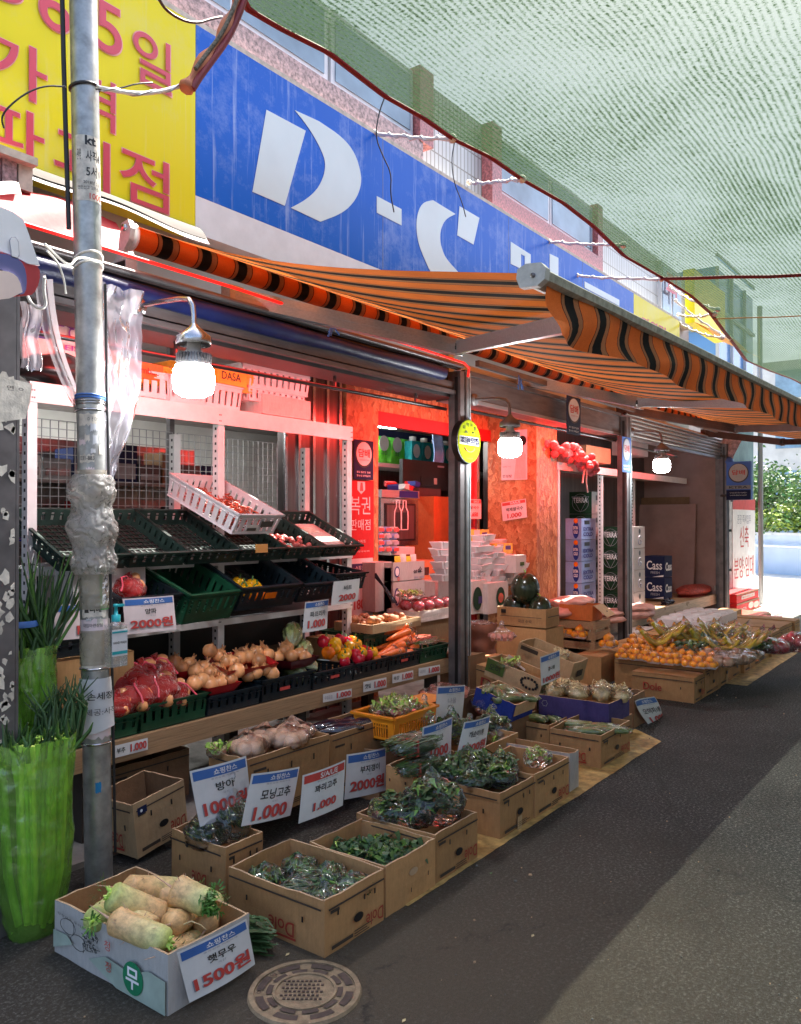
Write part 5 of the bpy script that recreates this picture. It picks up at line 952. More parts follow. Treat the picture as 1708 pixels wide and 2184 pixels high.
def filmblob(bm, c, r, m, seed, nu=36, nv=22, jit=.5, knot=None, sharp=1.0):
    c = Vector(c); vs_ = []
    for j in range(nv + 1):
        for i in range(nu):
            a = 2 * pi * i / nu; b_ = -pi / 2 + pi * j / nv; d = Vector((cos(a) * cos(b_), sin(a) * cos(b_), sin(b_)))
            k = 1 + jit * .45 * noise.noise(d * 2.2 + Vector((seed, 0, 0))) + jit * .20 * (abs(noise.noise(d * 4 + Vector((0, seed, 0)))) * 2 - .4) * sharp + .10 * jit * abs(noise.noise(d * 11))
            p = Vector((d.x * r[0] * k, d.y * r[1] * k, max(d.z * r[2] * k, -r[2] * .75)))
            if knot is not None and d.z > .6: f = (d.z - .6) / .4; p.x *= 1 - .75 * f; p.y *= 1 - .75 * f; p.z += knot * f * f; p.x += knot * .4 * f
            vs_.append(c + p)
    bm.add(vs_, [(j * nu + i, j * nu + (i + 1) % nu, (j + 1) * nu + (i + 1) % nu, (j + 1) * nu + i) for j in range(nv) for i in range(nu)], m, True)
def vbag(name, lab, c, r, kind, seed, rz=0, knot=.0, group=None, cat='bagged vegetables', scale=1):
    random.seed(seed); t = thing(name, lab, cat, c, rz, group); b = MB(); X, Y, Z = r
    if kind == 'stalks': blades(b, 110, X * 1.7, X * .2, Y * .8, Z * .9, GRND, .005, 0, .18, .02); blades(b, 50, X * 1.6, X * .2, Y * .8, Z * .9, GRN, .005, 0, .2, .02); blades(b, 16, X * 1.5, X * .2, Y * .8, Z, GRNY, .003, 0, .2, .02)
    elif kind == 'leafy': blades(b, 120, X * .8, X * .65, Y * .6, Z, GRND, .014, None, 3, .04); blades(b, 60, X * .7, X * .65, Y * .6, Z * 1.05, GRN, .011, None, 3, .04); blades(b, 30, X * .9, X * .5, Y * .5, Z, GRNL, .004, 0, .8)
    elif kind == 'chilli': 
        for k in range(46): a = rnd(-.5, .5) + (pi / 2); p = Vector((rnd(-X, X) * .7, rnd(-Y, Y) * .5, Z * rnd(0, .8))); d = Vector((cos(a), sin(a), rnd(-.2, .2))) * .05; b.tube([p - d, p - d * .3 + Vector((0, 0, .004)), p + d * .5, p + d], [.005, .008, .006, .001], GRND if k % 3 else GRN, 6)
    elif kind == 'roots':
        for k in range(5): a = k * 1.3; b.ball((X * .45 * cos(a), Y * .45 * sin(a), Z * (.2 + .3 * (k // 4))), (.055, .05, .05), PEARM, 12, 9, jit=.15, sd=k)
    elif kind == 'sprout': blades(b, 90, X * .9, X * .45, Y * .5, Z, GARL, .004, None, 3, .05); b.ball((0, 0, 0), (X * .75, Y * .75, Z * .7), GARL, 14, 10, jit=.4)
    elif kind == 'courgette':
        for k in range(2): b.tube([(-X * .85, (k - .5) * Y * .7, .0), (-X * .5, (k - .5) * Y * .7, .01), (X * .5, (k - .5) * Y * .7, .005), (X * .85, (k - .5) * Y * .7, 0)], [.012, .024, .027, .02], ZUC, 10)
        b.ball((X * .5, 0, .018), (.02, .02, .008), PEPR, 6, 5)
    elif kind == 'sausage':
        for k in range(4): b.tube([(-X * .8, (k - 1.5) * Y * .45, .0), (X * .0, (k - 1.5) * Y * .45, .012), (X * .8, (k - 1.5) * Y * .45, 0)], [.014, .027, .015], CARROT if kind == 'carrots' else POTA, 10)
    elif kind == 'mixed': blades(b, 50, X * .7, X * .6, Y * .6, Z, GRNL, .008, None, 3, .04); blades(b, 40, X * .6, X * .6, Y * .6, Z, GARL, .006, None, 3, .03); [b.ball((rnd(-X, X) * .5, rnd(-Y, Y) * .5, Z * .4), .022, POTA, 8, 6) for _ in range(4)]
    elif kind == 'mallow': blades(b, 60, X * .9, X * .4, Y * .5, Z, GRN, .022, pi / 2, .6, .04); blades(b, 70, X * 1.2, X * .3, Y * .5, Z, GRNL, .004, pi / 2, .25, .03)
    b.build('vegetables_inside', t); b = MB(); filmblob(b, (0, 0, Z * .35), (X * 1.04, Y * 1.04, Z * .92), FILMH, seed, jit=.34, knot=knot)
    if knot > .06: filmblob(b, (0, 0, Z * 1.1 + knot), (.022, .018, .02), FILMH, seed + 9, 12, 8, 1.2)
    b.build('plastic_bag', t); return t
# ---------------------------------------------------------------- front row of boxes on the asphalt
t, RB = px_carton('white_radish_box', 'white box of big white radishes with a green emblem, at the front of the picture', (358, 2167), 531, 116, 2037, m=CARDW, inner=CARD, marks=False, seed=1, low=(0, 0, .0, 0)); x0, y0, z0, w_, d, h = RB
t2 = t
b = MB(); e = -.014
def rp(u0, v0, u1=None, v1=None): return Vector((e, d * (1 - u0), h * v0))
SAGE = mat('sage_print', (.36, .44, .37), .6); EMB = mat('green_emblem', (.012, .20, .085), .5)
q = [(e + .003, d * (1 - u), h * v) for u, v in ((.0, .42), (.35, .44), (.62, .70), (1, .58), (1, .01), (0.75, .01), (.5, .2), (0, .15))]
b.poly([(e + .004, d * (1 - u), h * v) for u, v in ((.86, .60), (.995, .57), (.995, .02), (.6, .02), (.35, .26), (.5, .46), (.72, .40))], (.001, 0, 0), SAGE)
b.poly([(e + .004, d * (1 - u), h * v) for u, v in ((.01, .45), (.14, .47), (.2, .36), (.01, .12))], (.001, 0, 0), SAGE)
cu, cv = .745, .30; R_ = .058
b.poly([(e, d * (1 - cu) + R_ * cos(2 * pi * k / 32), h * cv + .012 + R_ * sin(2 * pi * k / 32)) for k in range(32)], (.001, 0, 0), EMB)
b.text('무', (e - .002, d * (1 - cu) + .038, h * cv - .026), (0, -.076, 0), (0, 0, .076), INKW, .035)
b.text('청', (e, d * (1 - .50), h * .60), (0, -.036, 0), (0, 0, .036), REDP, .0); b.text('정', (e, d * (1 - .51), h * .24), (0, -.034, 0), (0, 0, .036), REDP, .0)
b.text('청정채소 우리농산물', (e, d * (1 - .06), h * .80), (0, -d * .34, -h * .06), (0, 0, .010), BLK, .0)
for (u, v) in ((.17, .66), (.27, .46)):      # sketch of two radishes with their leaves
    pts = [Vector((e, d * (1 - u) + .045 * cos(a) * (1.25 if cos(a) > 0 else 1), h * v + .028 * sin(a))) for a in [2 * pi * k / 20 for k in range(21)]]; b.tube(pts, .0012, BLK, 4, False)
    b.tube([Vector((e, d * (1 - u) - .030, h * v + .025)), Vector((e, d * (1 - u) - .036, h * v)), Vector((e, d * (1 - u) - .028, h * v - .027))], .001, BLK, 4, False)
random.seed(2)
for k in range(60): c_ = Vector((e, d * (1 - rnd(.31, .44)), h * rnd(.42, .76))); b.tube([c_, c_ + Vector((0, rnd(-.012, .012), rnd(-.01, .012))), c_ + Vector((0, rnd(-.02, .02), rnd(-.01, .012)))], .0011, BLK, 3, False)
b.build('printed_design', t2)
# ten white radishes, each with its own lie
def radish(lab, c, rot, L, r, leafy=True, s_=1):
    t = thing('white_radish', lab, 'radish', c); t.rotation_euler = rot; b = MB(); sd = random.random() * 50
    def f(u, v):
        a = 2 * pi * u; rr = r * (min(1, (v / .12 + .02)) ** .55) * (1 - .10 * v) * (1 - max(0, (v - .93) / .07) ** 2 * .55) * (1 + .05 * noise.noise((cos(a), sin(a), v * 5 + sd)) + .02 * noise.noise((cos(a) * 3, sin(a) * 3, v * 14 + sd)))
        return Vector((rr * cos(a), rr * sin(a), L * v * 1.0))
    b.grid(f, 28, 26, daikon(L)); b.add([f(k / 28, 1) for k in range(28)], [tuple(range(28))], GRNY); b.tube([(0, 0, .004), (.004, .004, -.03), (.014, .004, -.07), (.03, 0, -.10)], [.006, .003, .002, .0008], PEARM, 6)
    for k in range(9): a = rnd(0, 6.28); z = L * rnd(.02, .6); q = Vector((r * .97 * cos(a), r * .97 * sin(a), z)); o_ = Vector((cos(a), sin(a), rnd(-1, .2))) * rnd(.008, .025); b.tube([q, q + o_ * .6, q + o_ + Vector((0, 0, -.006))], [.0018, .001, .0004], PEARM, 4)
    b.build('root_body', t)
    if leafy:
        b = MB()
        for k in range(9): a = rnd(0, 6.28); q_ = r * rnd(.05, .35); l = rnd(.006, .022); b.tube([(q_ * cos(a), q_ * sin(a), L * .99), (q_ * 1.3 * cos(a), q_ * 1.3 * sin(a), L + l * .5), (q_ * 1.9 * cos(a), q_ * 1.9 * sin(a), L + l)], [.007, .005, .003], GRNY if k % 2 else GRNL, 6)
        for k in range(22): a = rnd(0, 6.28); q_ = r * rnd(.2, .7); c_ = Vector((q_ * cos(a), q_ * sin(a), L + rnd(.02, .05))); dd = Vector((cos(a), sin(a), .6)) * .02; b.quad(c_, c_ + Vector((.008, 0, .004)), c_ + dd + Vector((.006, .003, 0)), c_ + dd, GRN)
        b.build('leaf_stub', t)
    return t
def rad_at(lab, p0, p1, y0_, y1_, L=None, r=.05, leafy=True, **k):
    """root tip at photo point p0, crown at p1"""
    a = P(*p0, y=y0_); c_ = P(*p1, y=y1_); dv = (c_ - a); Lx = dv.length; q_ = dv.to_track_quat('Z', 'Y')
    return radish(lab, a, q_.to_euler(), Lx, r, leafy)
random.seed(31)
rad_at('white radish lying across the back of the box, root end to the left', (258, 1895), (400, 1900), 2.78, 2.70, r=.055)
rad_at('large white radish on top at the left, green crown towards the pole', (352, 1960), (232, 1907), 2.56, 2.66, r=.057)
rad_at('white radish on top at the right, green crown towards the viewer with leaf stubs', (366, 1892), (446, 1928), 2.56, 2.42, r=.056)
rad_at('short white radish at the left corner of the box, cut crown facing the viewer', (240, 1935), (200, 1962), 2.86, 2.72, r=.050)
rad_at('white radish in front, lying along the box, green crown to the right', (232, 1958), (360, 2010), 2.60, 2.38, r=.050)
t = rad_at('white radish seen root end on, with a long thin rootlet', (362, 1972), (412, 1950), 2.44, 2.60, r=.047, leafy=False)
rad_at('white radish at the far right of the box under the leafy one', (436, 1985), (456, 1915), 2.44, 2.58, r=.048)
rad_at('mostly hidden white radish low at the back of the box', (250, 1935), (215, 1950), 2.85, 2.78, r=.052)
rad_at('white radish low at the right front, under the price sign', (355, 2035), (432, 2000), 2.39, 2.50, r=.046, leafy=False)
rad_at('small white radish wedged at the back right corner of the box', (330, 1915), (430, 1905), 2.72, 2.62, r=.045)
rad_at('small white radish lying low between the front ones, green end left', (330, 1985), (268, 1950), 2.50, 2.62, r=.046)
rad_at('white radish in the middle of the lower layer', (300, 1960), (420, 1975), 2.60, 2.60, r=.055, leafy=False)
b = MB(); a = P(392, 1971, y=2.40); b.tube([a, P(408, 1964, y=2.36), P(428, 1972, y=2.34), P(440, 1982, y=2.34)], [.003, .002, .0018, .001], GARL, 5); b.build('thin_rootlet', label='long thin rootlet curling from the round radish end', cat='rootlet')
random.seed(6); lf = thing('radish_leaves', 'dark green radish leaves drooping over the right radishes', 'leaves', P(446, 1925, y=2.40)); b = MB(); blades(b, 40, .05, .02, .02, .03, GRN, .007, None, 3, .02); b.M = T3((0, 0, -.045)); blades(b, 50, .05, .022, .02, .04, GRN, .008, None, 3, .02); b.build('leaf_cluster', lf)
t, A1 = px_carton('banana_carton', 'brown box of bagged green chillies in the front row, printed in red upside down', (692, 2043), 818, 487, 1922, dole='down', seed=2, band=True)
t, A2 = px_carton('banana_carton', 'brown box with a pale hand hole in the front row, second from the pole side', (823, 1957), 928, 660, 1846, seed=3, marks=False)
b = MB(); q = [(A2[3] * .5 + .032 * cos(k * pi / 8), -.012, A2[5] * .62 + .016 * sin(k * pi / 8)) for k in range(16)]; b.poly(q, (0, .001, 0), EDGE); b.box(A2[3] * .45, A2[3] * .46, -.012, -.011, .05, .07, BLACK); b.box(A2[3] * .8, A2[3] * .81, -.012, -.011, .08, .10, BLACK); b.build('hand_hole', t)
t, A3 = px_carton('banana_carton', 'brown box of dark leafy bags, third of the front row from the pole', (928, 1887), 1018, 760, 1779, seed=4, dole='down')
t, A4 = px_carton('banana_carton', 'wide brown box heaped with glossy bags of greens, middle of the front row', (1066, 1791), 1139, 905, 1692, seed=5)
t, A5 = px_carton('banana_carton', 'brown box holding one small plastic bag, right of the heaped box of greens', (1141, 1746), 1213, 1010, 1650, seed=6, dole='down')
t, A6 = px_carton('banana_carton', 'empty brown box with a whitish outer side, next to the bare stretch of yellow line', (1215, 1690), 1234, 1060, 1607, seed=7, m=CARDP, inner=CARD, marks=False)
t, A7 = px_carton('banana_carton', 'brown box of film wrapped cucumbers standing on the yellow line', (1281, 1640), 1343, 1172, 1569, seed=8, dole='down')
t, A8 = px_carton('banana_carton', 'brown box of wrapped courgettes behind the box on the yellow line', (1171, 1602), 1262, 1094, 1545, seed=9)
# second row, under and in front of the table
t, C1 = px_carton('banana_carton', 'empty yellowish brown box tipped up beside the pole, under the plank table', (294, 1832), 410, 218, 1712, yover=3.43, seed=10, m=CARDL, inner=CARDD, dole='down'); t.rotation_euler = (R(0), R(-7), R(5)); t.location.z += .0
b = MB(); b.box(.012, .07, -.017, -.0162, C1[5] * .80, C1[5] * .93, CARDN); b.lathe([(0, 0), (.008, 0)], INKW, 10, T3((.035, -.018, C1[5] * .86), rx=pi / 2)); b.build('printed_tab', t)
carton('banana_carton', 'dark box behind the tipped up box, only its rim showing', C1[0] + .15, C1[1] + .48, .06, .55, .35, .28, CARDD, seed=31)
t, C2 = px_carton('banana_carton', 'brown box with two upright bags of herbs, between the pole and the front row', (481, 1925), 560, 366, 1806, seed=11, m=CARD, dole='down')
t, C3 = px_carton('banana_carton', 'brown box of bagged round roots under the plank table', (527, 1760), 702, 445, 1618, yover=3.10, seed=12, dole='down')
t, C4 = px_carton('banana_carton', 'brown box of aubergines under the plank table, left of the orange basket', (703, 1700), 836, 632, 1567, yover=3.14, seed=13, dole='down')
t, C7 = px_carton('banana_carton', 'brown box of bundled chives with a red band, behind the front row', (880, 1706), 960, 823, 1643, yover=2.62, seed=14, marks=True, band=False)
t, C8 = px_carton('banana_carton', 'brown box holding leafy bags behind the two middle price signs', (1000, 1690), 1105, 905, 1606, yover=2.62, seed=15, marks=False)
t, C9 = px_carton('banana_carton', 'brown box of wrapped sausage shaped roots in front of the shutter post', (942, 1560), 1031, 868, 1502, yover=3.25, seed=16, marks=False, m=CARDD)
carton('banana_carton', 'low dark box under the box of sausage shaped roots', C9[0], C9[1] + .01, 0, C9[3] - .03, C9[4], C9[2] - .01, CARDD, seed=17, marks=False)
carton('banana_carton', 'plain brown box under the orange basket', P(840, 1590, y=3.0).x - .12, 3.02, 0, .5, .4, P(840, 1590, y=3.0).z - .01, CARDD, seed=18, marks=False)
# orange slotted basket
c = P(840, 1584, y=2.98); ob = thing('orange_basket', 'orange slotted plastic basket of bagged roots under the plank table', 'basket', (c.x, c.y, c.z)); w_ = P(928, 1530, y=2.98).x - c.x; d = P(756, 1530, x=c.x).y - c.y; h = P(840, 1531, y=2.98).z - c.z
b = MB()
def owall(a, c_, n_):
    a, c_ = Vector(a), Vector(c_); dd = (c_ - a).normalized(); L = (c_ - a).length; nn = Vector((dd.y, -dd.x, 0))
    def bar(s0, s1, z0, z1, o0=0, o1=0, th=.006):
        v = [a + dd * s0 + nn * o0, a + dd * s1 + nn * o0, a + dd * s1 + nn * (o0 - th), a + dd * s0 + nn * (o0 - th)]; u = [p + nn * (o1 - o0) for p in v]; b.add([p + Vector((0, 0, z0)) for p in v] + [p + Vector((0, 0, z1)) for p in u], [(3, 2, 1, 0), (4, 5, 6, 7), (0, 1, 5, 4), (1, 2, 6, 5), (2, 3, 7, 6), (3, 0, 4, 7)], BKO)
    bar(0, L, 0, .02); bar(0, L, h - .05, h - .012, .006, .010); bar(-.015, L + .015, h - .014, h, .022, .024, .03)
    bar(0, .045, .02, h - .05, 0, .006); bar(L - .045, L, .02, h - .05, 0, .006)
    for k in range(1, n_): s_ = .045 + (L - .09) * k / n_; bar(s_ - .004, s_ + .004, .02, h - .05, 0, .006)
    bar(.04, L - .04, h * .52, h * .56, .002, .004)
owall((0, 0, 0), (w_, 0, 0), 14); owall((w_, 0, 0), (w_, d, 0), 12); owall((w_, d, 0), (0, d, 0), 14); owall((0, d, 0), (0, 0, 0), 12); b.box(0, w_, 0, d, 0, .006, BKO); b.build('slotted_wall', ob); OB = (c.x, c.y, c.z, w_, d, h)
b = MB(); b.box(w_ + .03, w_ + .30, .08, d, h - .03, h - .015, BKO); b.box(w_ + .30, w_ + .32, .08, d, h - .10, h - .015, BKO); b.box(w_ + .03, w_ + .3, .08, .09, h - .12, h - .015, BKO); b.build('second_rim', ob)
# contents of those boxes
def into(B, u, v, dz=0): k = R(15) if len(B) > 6 else 0; h_ = B[5] + dz; return Vector((B[0] + B[3] * u, B[1] + B[4] * v * cos(k) - h_ * sin(k), B[2] + h_ * cos(k) + B[4] * v * sin(k)))
def tip(t, B): t.rotation_euler = (R(15), 0, 0); return B + (1,)
G = 'small bags of green chillies in the front box'
for k, (u, v, lab) in enumerate(((.28, .78, 'bag of green chillies at the back left of the front box'), (.70, .70, 'bag of green chillies at the back right of the front box'), (.25, .42, 'bag of green chillies at the left of the front box'), (.72, .40, 'bag of green chillies at the right of the front box'), (.30, .16, 'bag of green chillies nearest the front left corner'), (.70, .14, 'bag of green chillies nearest the front right corner'), (.5, .5, 'bag of green chillies in the centre of the front box'))):
    vbag('chilli_bag', lab, into(A1, u, v, -.075), (.085, .075, .055), 'chilli', 100 + k, rnd(0, 3), .02, G)
for k, (u, v, lab) in enumerate(((.35, .70, 'bag of shishito peppers at the back of the box with the pale hand hole'), (.70, .55, 'bag of shishito peppers in the middle of the box with the pale hand hole'), (.45, .32, 'long bag of shishito peppers in the box with the pale hand hole'), (.78, .22, 'bag of shishito peppers at the front of the box with the pale hand hole'))):
    vbag('pepper_bag', lab, into(A2, u, v, -.09), (.10, .085, .045), 'leafy', 120 + k, rnd(0, 3), 0.0, 'bags of shishito peppers')
vbag('greens_bag', 'bulging clear bag of dark leaves at the left of its box', into(A3, .32, .60, -.02), (.12, .17, .09), 'leafy', 130, .3, .0); vbag('greens_bag', 'tall shiny bag of dark leaves at the right of its box', into(A3, .62, .36, .0), (.13, .16, .13), 'leafy', 131, 1.0, .06); vbag('greens_bag', 'small bag of leaves low at the back corner of the box', into(A3, .4, .88, -.05), (.09, .06, .05), 'mixed', 132)
for k, (u, v, r, kd, lab) in enumerate(((.28, .82, (.10, .10, .075), 'leafy', 'spiky bag of greens at the back left of the heaped box'), (.25, .45, (.11, .10, .07), 'leafy', 'bag of greens at the left edge of the heaped box'), (.62, .72, (.12, .11, .10), 'leafy', 'tallest glossy bag of greens in the heaped box'), (.60, .30, (.12, .10, .07), 'mallow', 'bag with pale green stems at the front of the heaped box'), (.95, .42, (.13, .10, .08), 'leafy', 'bag of greens hanging over the right edge of the heaped box'))):
    vbag('greens_bag', lab, into(A4, u, v, -.02), r, kd, 140 + k, rnd(0, 3), .05, 'glossy bags of greens')
vbag('small_bag', 'single small clear bag in the nearly empty box', into(A5, .7, .35, -.03), (.09, .08, .07), 'mixed', 150)
for k, (u, v, lab) in enumerate(((.55, .75, 'wrapped cucumber pack at the back of the box on the yellow line'), (.3, .45, 'wrapped cucumber pack at the left of the box on the yellow line'), (.6, .35, 'wrapped cucumber pack in the middle of the box on the yellow line'), (.5, .12, 'front wrapped cucumber pack of the box on the yellow line'))): vbag('cucumber_pack', lab, into(A7, u, v, -.03), (.15, .055, .03), 'courgette', 160 + k, R(100 + 8 * k), 0, 'wrapped cucumber packs')
for k, (u, v, lab) in enumerate(((.3, .7, 'wrapped courgette pack at the back left of its box'), (.7, .75, 'wrapped courgette pack at the back right of its box'), (.35, .3, 'wrapped courgette pack at the front left of its box'), (.75, .3, 'wrapped courgette pack at the front right of its box'))): vbag('courgette_pack', lab, into(A8, u, v, -.035), (.10, .055, .03), 'courgette', 165 + k, R(80 - 12 * k), 0, 'wrapped courgette packs')
vbag('herb_bag', 'upright clear bag of herbs at the left of its box', into(C2, .22, .48, -.02), (.10, .10, .09), 'stalks', 171, R(80), .08); vbag('herb_bag', 'tall pointed clear bag of herbs leaning right in its box', into(C2, .68, .35, .0), (.085, .09, .12), 'stalks', 172, R(70), .12)
for k, (u, v, lab) in enumerate(((.45, .6, 'bag of round roots in the middle of its box'), (.2, .45, 'bag of round roots at the left of its box'), (.78, .5, 'bag of one big round root at the right of its box'), (.6, .25, 'bag of round roots at the front of its box'))): vbag('root_bag', lab, into(C3, u, v, -.01), (.12, .10, .07), 'roots', 180 + k, k, .03, 'bags of round roots')
vbag('root_bag', 'small crumpled bag at the far left of the box of round roots', into(C3, .02, .8, -.02), (.06, .06, .04), 'mixed', 185)
b0 = thing('aubergine', 'dark wrapped aubergine lying in its box', 'aubergine', group='wrapped aubergines'); b = MB(); b.tube([(-.13, 0, 0), (-.10, 0, .004), (0, 0, .012), (.09, 0, .004), (.13, 0, -.004), (.15, 0, -.005)], [.008, .022, .030, .024, .012, .010], EGG, 12); b.build('fruit', b0); b = MB(); filmblob(b, (0, 0, 0), (.15, .035, .034), FILM, 3, 18, 10, .25); b.build('film', b0)
many(b0, [tuple(into(C4, u, v, -.02)) + ((0, R(rz_ * .1), R(rz_)), 1) for u, v, rz_ in ((.35, .75, -30), (.45, .45, -38), (.75, .55, -28), (.6, .25, -35), (.3, .3, -40))])
for k, (u, v, lab) in enumerate(((.3, .6, 'clear bag of dark roots at the left of the orange basket'), (.65, .7, 'clear bag of roots at the back of the orange basket'), (.6, .3, 'clear bag of roots at the front of the orange basket'), (.3, .25, 'clear bag at the near left corner of the orange basket'))): vbag('root_bag', lab, into(OB, u, v, -.01), (.09, .08, .05), 'mixed', 190 + k, k, .04, 'bags in the orange basket')
t = thing('chive_bundle', 'bundle of chives wrapped in film with a red band, upper one', 'chives', into(C7, .35, .5, .06), R(-6)); b = MB(); random.seed(7); blades(b, 170, .30, .02, .09, .085, GRND, .004, 0, .05, .01, .01); blades(b, 110, .28, .02, .09, .09, GRN, .003, 0, .06, .01, .01); b.build('stalks', t); b = MB(); b.box(-.062, -.046, -.088, .088, -.002, .084, REDP); b.build('red_band', t); b = MB(); filmblob(b, (0, 0, .04), (.17, .11, .065), FILM, 4, 24, 12, .2); b.build('film', t)
o = copy_thing(t, into(C7, .25, .12, -.035), (0, 0, R(-4)), 'bundle of chives wrapped in film with a red band, lower front one', scale=(1, .6, .8))
for k, (p, yy, r, kd, lab) in enumerate((((960, 1562), 2.95, (.12, .10, .11), 'leafy', 'clear bag of greens behind the bagged price sign'), ((1002, 1572), 2.85, (.12, .11, .09), 'mixed', 'clear bag of greens between the two middle price signs'), ((1052, 1560), 2.85, (.13, .12, .12), 'leafy', 'big clear bag of green leaves right of the two middle price signs'), ((1072, 1590), 2.75, (.10, .09, .07), 'mixed', 'clear bag with pale bulbs by the corner of the courgette box'), ((925, 1580), 2.85, (.09, .10, .09), 'leafy', 'pointed clear bag of greens left of the first middle price sign'), ((1040, 1500), 3.1, (.11, .12, .09), 'mixed', 'puffed empty looking bag in front of the blue box'), ((905, 1530), 3.0, (.06, .06, .08), 'mixed', 'twisted bag end sticking up behind the orange basket'))): vbag('greens_bag', lab, P(*p, y=yy) + Vector((0, 0, -.03)), r, kd, 200 + k, k * .7, .07)
for k, (u, v, lab) in enumerate(((.25, .6, 'film pack of sausage shaped roots at the left of its box'), (.6, .75, 'film pack of sausage shaped roots at the back of its box'), (.6, .3, 'film pack of sausage shaped roots at the front of its box'))): vbag('root_pack', lab, into(C9, u, v, .01), (.13, .10, .05), 'sausage', 210 + k, R(30), 0, 'packs of sausage shaped roots')
# middle group behind the second post side
t, D1 = px_carton('produce_box', 'blue and brown box of courgettes beside the shutter post', (1089, 1540), 1134, 1004, 1499, yover=2.85, seed=20, m=CARDBL, inner=CARD, marks=False); D1 = tip(t, D1); b = MB(); b.box(-.012, -.010, .0, D1[4], D1[5] * .55, D1[5], CARD) if 0 else b.box(0, D1[3], -.012, -.010, D1[5] * .35, D1[5] * .98, CARDL); b.build('brown_panel', t)
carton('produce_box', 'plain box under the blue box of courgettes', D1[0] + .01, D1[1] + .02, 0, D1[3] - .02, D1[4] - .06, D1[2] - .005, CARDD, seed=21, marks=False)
for k, (u, v, lab) in enumerate(((.3, .85, 'pale courgette leaning up at the back of the blue box'), (.3, .6, 'wrapped courgettes in the middle of the blue box'), (.7, .65, 'large pale courgette at the right of the blue box'), (.5, .4, 'wrapped courgettes lying in the blue box'), (.6, .15, 'wrapped courgettes at the front of the blue box'), (.25, .3, 'wrapped courgettes at the near left of the blue box'))): vbag('courgette_pack', lab, into(D1, u, v, -.02), (.13, .05, .035), 'courgette', 220 + k, R(20 + 25 * k), 0, 'courgettes in the blue box')
t, D2 = px_carton('cucumber_box', 'brown and green box lettered in Korean behind the blue box', (1148, 1490), 1176, 1028, 1447, yover=2.95, seed=22, m=CARDL, inner=CARD, marks=False); D2 = tip(t, D2)
b = MB(); e = -.013; b.box(e, e + .001, D2[4] * .66, D2[4] * .99, D2[5] * .3, D2[5] * .97, CARDGR); b.text('오이', (e - .001, D2[4] * .93, D2[5] * .42), (0, -D2[4] * .2, 0), (0, 0, D2[5] * .34), BLK, .03)
for k in range(14): a = k * .45; b.box(e, e + .001, D2[4] * (.18 + .14 * cos(a)) , D2[4] * (.18 + .14 * cos(a)) + .02, D2[5] * (.5 + .25 * sin(a)), D2[5] * (.5 + .25 * sin(a)) + .02, BLK)
b.box(.0, D2[3], e, e + .001, .0, D2[5] * .96, CARDGR); b.build('printed_design', t)
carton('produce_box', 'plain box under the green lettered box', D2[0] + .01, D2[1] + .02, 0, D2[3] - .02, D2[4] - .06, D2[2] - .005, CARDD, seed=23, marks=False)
vbag('small_bag', 'clear bag at the back of the green lettered box', into(D2, .4, .7, -.04), (.12, .09, .05), 'mixed', 230); b = MB(); q = into(D2, .5, .6, -.01); b.box(-.09, .09, -.09, .09, 0, .002, CARDP); b.build('folded_card', label='pale folded card sticking out of the green lettered box', cat='card', org=(0, 0, 0)).matrix_world = T3(q + Vector((.1, .05, 0)), rz=.4, rx=.6)
t, D3 = px_carton('long_box', 'long empty brown box right of the green lettered box', (1212, 1460), 1243, 1093, 1411, yover=2.95, seed=24, m=CARDL, marks=False); D3 = tip(t, D3)
b = MB(); e = -.012
for k in range(9): b.box(e, e + .001, D3[4] * (.62 + .035 * k), D3[4] * (.62 + .035 * k) + .022, D3[5] * .72, D3[5] * .90, INKD)
b.box(D3[3] * .3, D3[3] * .7, e, e + .001, D3[5] * .3, D3[5] * .6, INKD); b.build('printed_design', t); vbag('sprout_bag', 'pale bag lying in the long empty box', into(D3, .5, .35, -.05), (.08, .07, .05), 'sprout', 231)
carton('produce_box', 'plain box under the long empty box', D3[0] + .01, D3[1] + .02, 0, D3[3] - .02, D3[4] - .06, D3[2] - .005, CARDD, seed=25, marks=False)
t, A9 = px_carton('purple_box', 'purple sided box of bagged sprouts in the middle of the stall', (1298, 1548), 1342, 1149, 1500, yover=2.35, seed=26, m=CARDPU, inner=CARD, marks=False)
b = MB(); pts = [(-.013, A9[4] * .90 + .022 * cos(a) * (1 + .15 * cos(a * 6)), A9[5] * .62 + .022 * sin(a) * (1 + .15 * cos(a * 6))) for a in [2 * pi * k / 30 for k in range(31)]]; b.tube(pts, .0016, GREYP, 4, False); b.build('printed_emblem', t)
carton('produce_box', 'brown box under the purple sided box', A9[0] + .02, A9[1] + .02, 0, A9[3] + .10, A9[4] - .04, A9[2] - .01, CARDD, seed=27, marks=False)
for k, (u, v, lab) in enumerate(((.3, .88, 'bag of bean sprouts at the back of the purple box'), (.6, .78, 'bag of bean sprouts behind the price sign post of the purple box'), (.4, .55, 'bag of bean sprouts in the middle of the purple box'), (.55, .25, 'tall rounded bag of bean sprouts in the purple box'), (.7, .05, 'low bag of bean sprouts at the near end of the purple box'))): vbag('sprout_bag', lab, into(A9, u, v, -.0), (.10, .09, .06 + .03 * (k == 3)), 'sprout', 240 + k, k, .02, 'bags of bean sprouts')
t, A10 = px_carton('banana_carton', 'dark brown box with the curling price sign hanging from it', (1352, 1572), 1375, 1325, 1482, yover=2.42, seed=28, m=CARDD, marks=False)
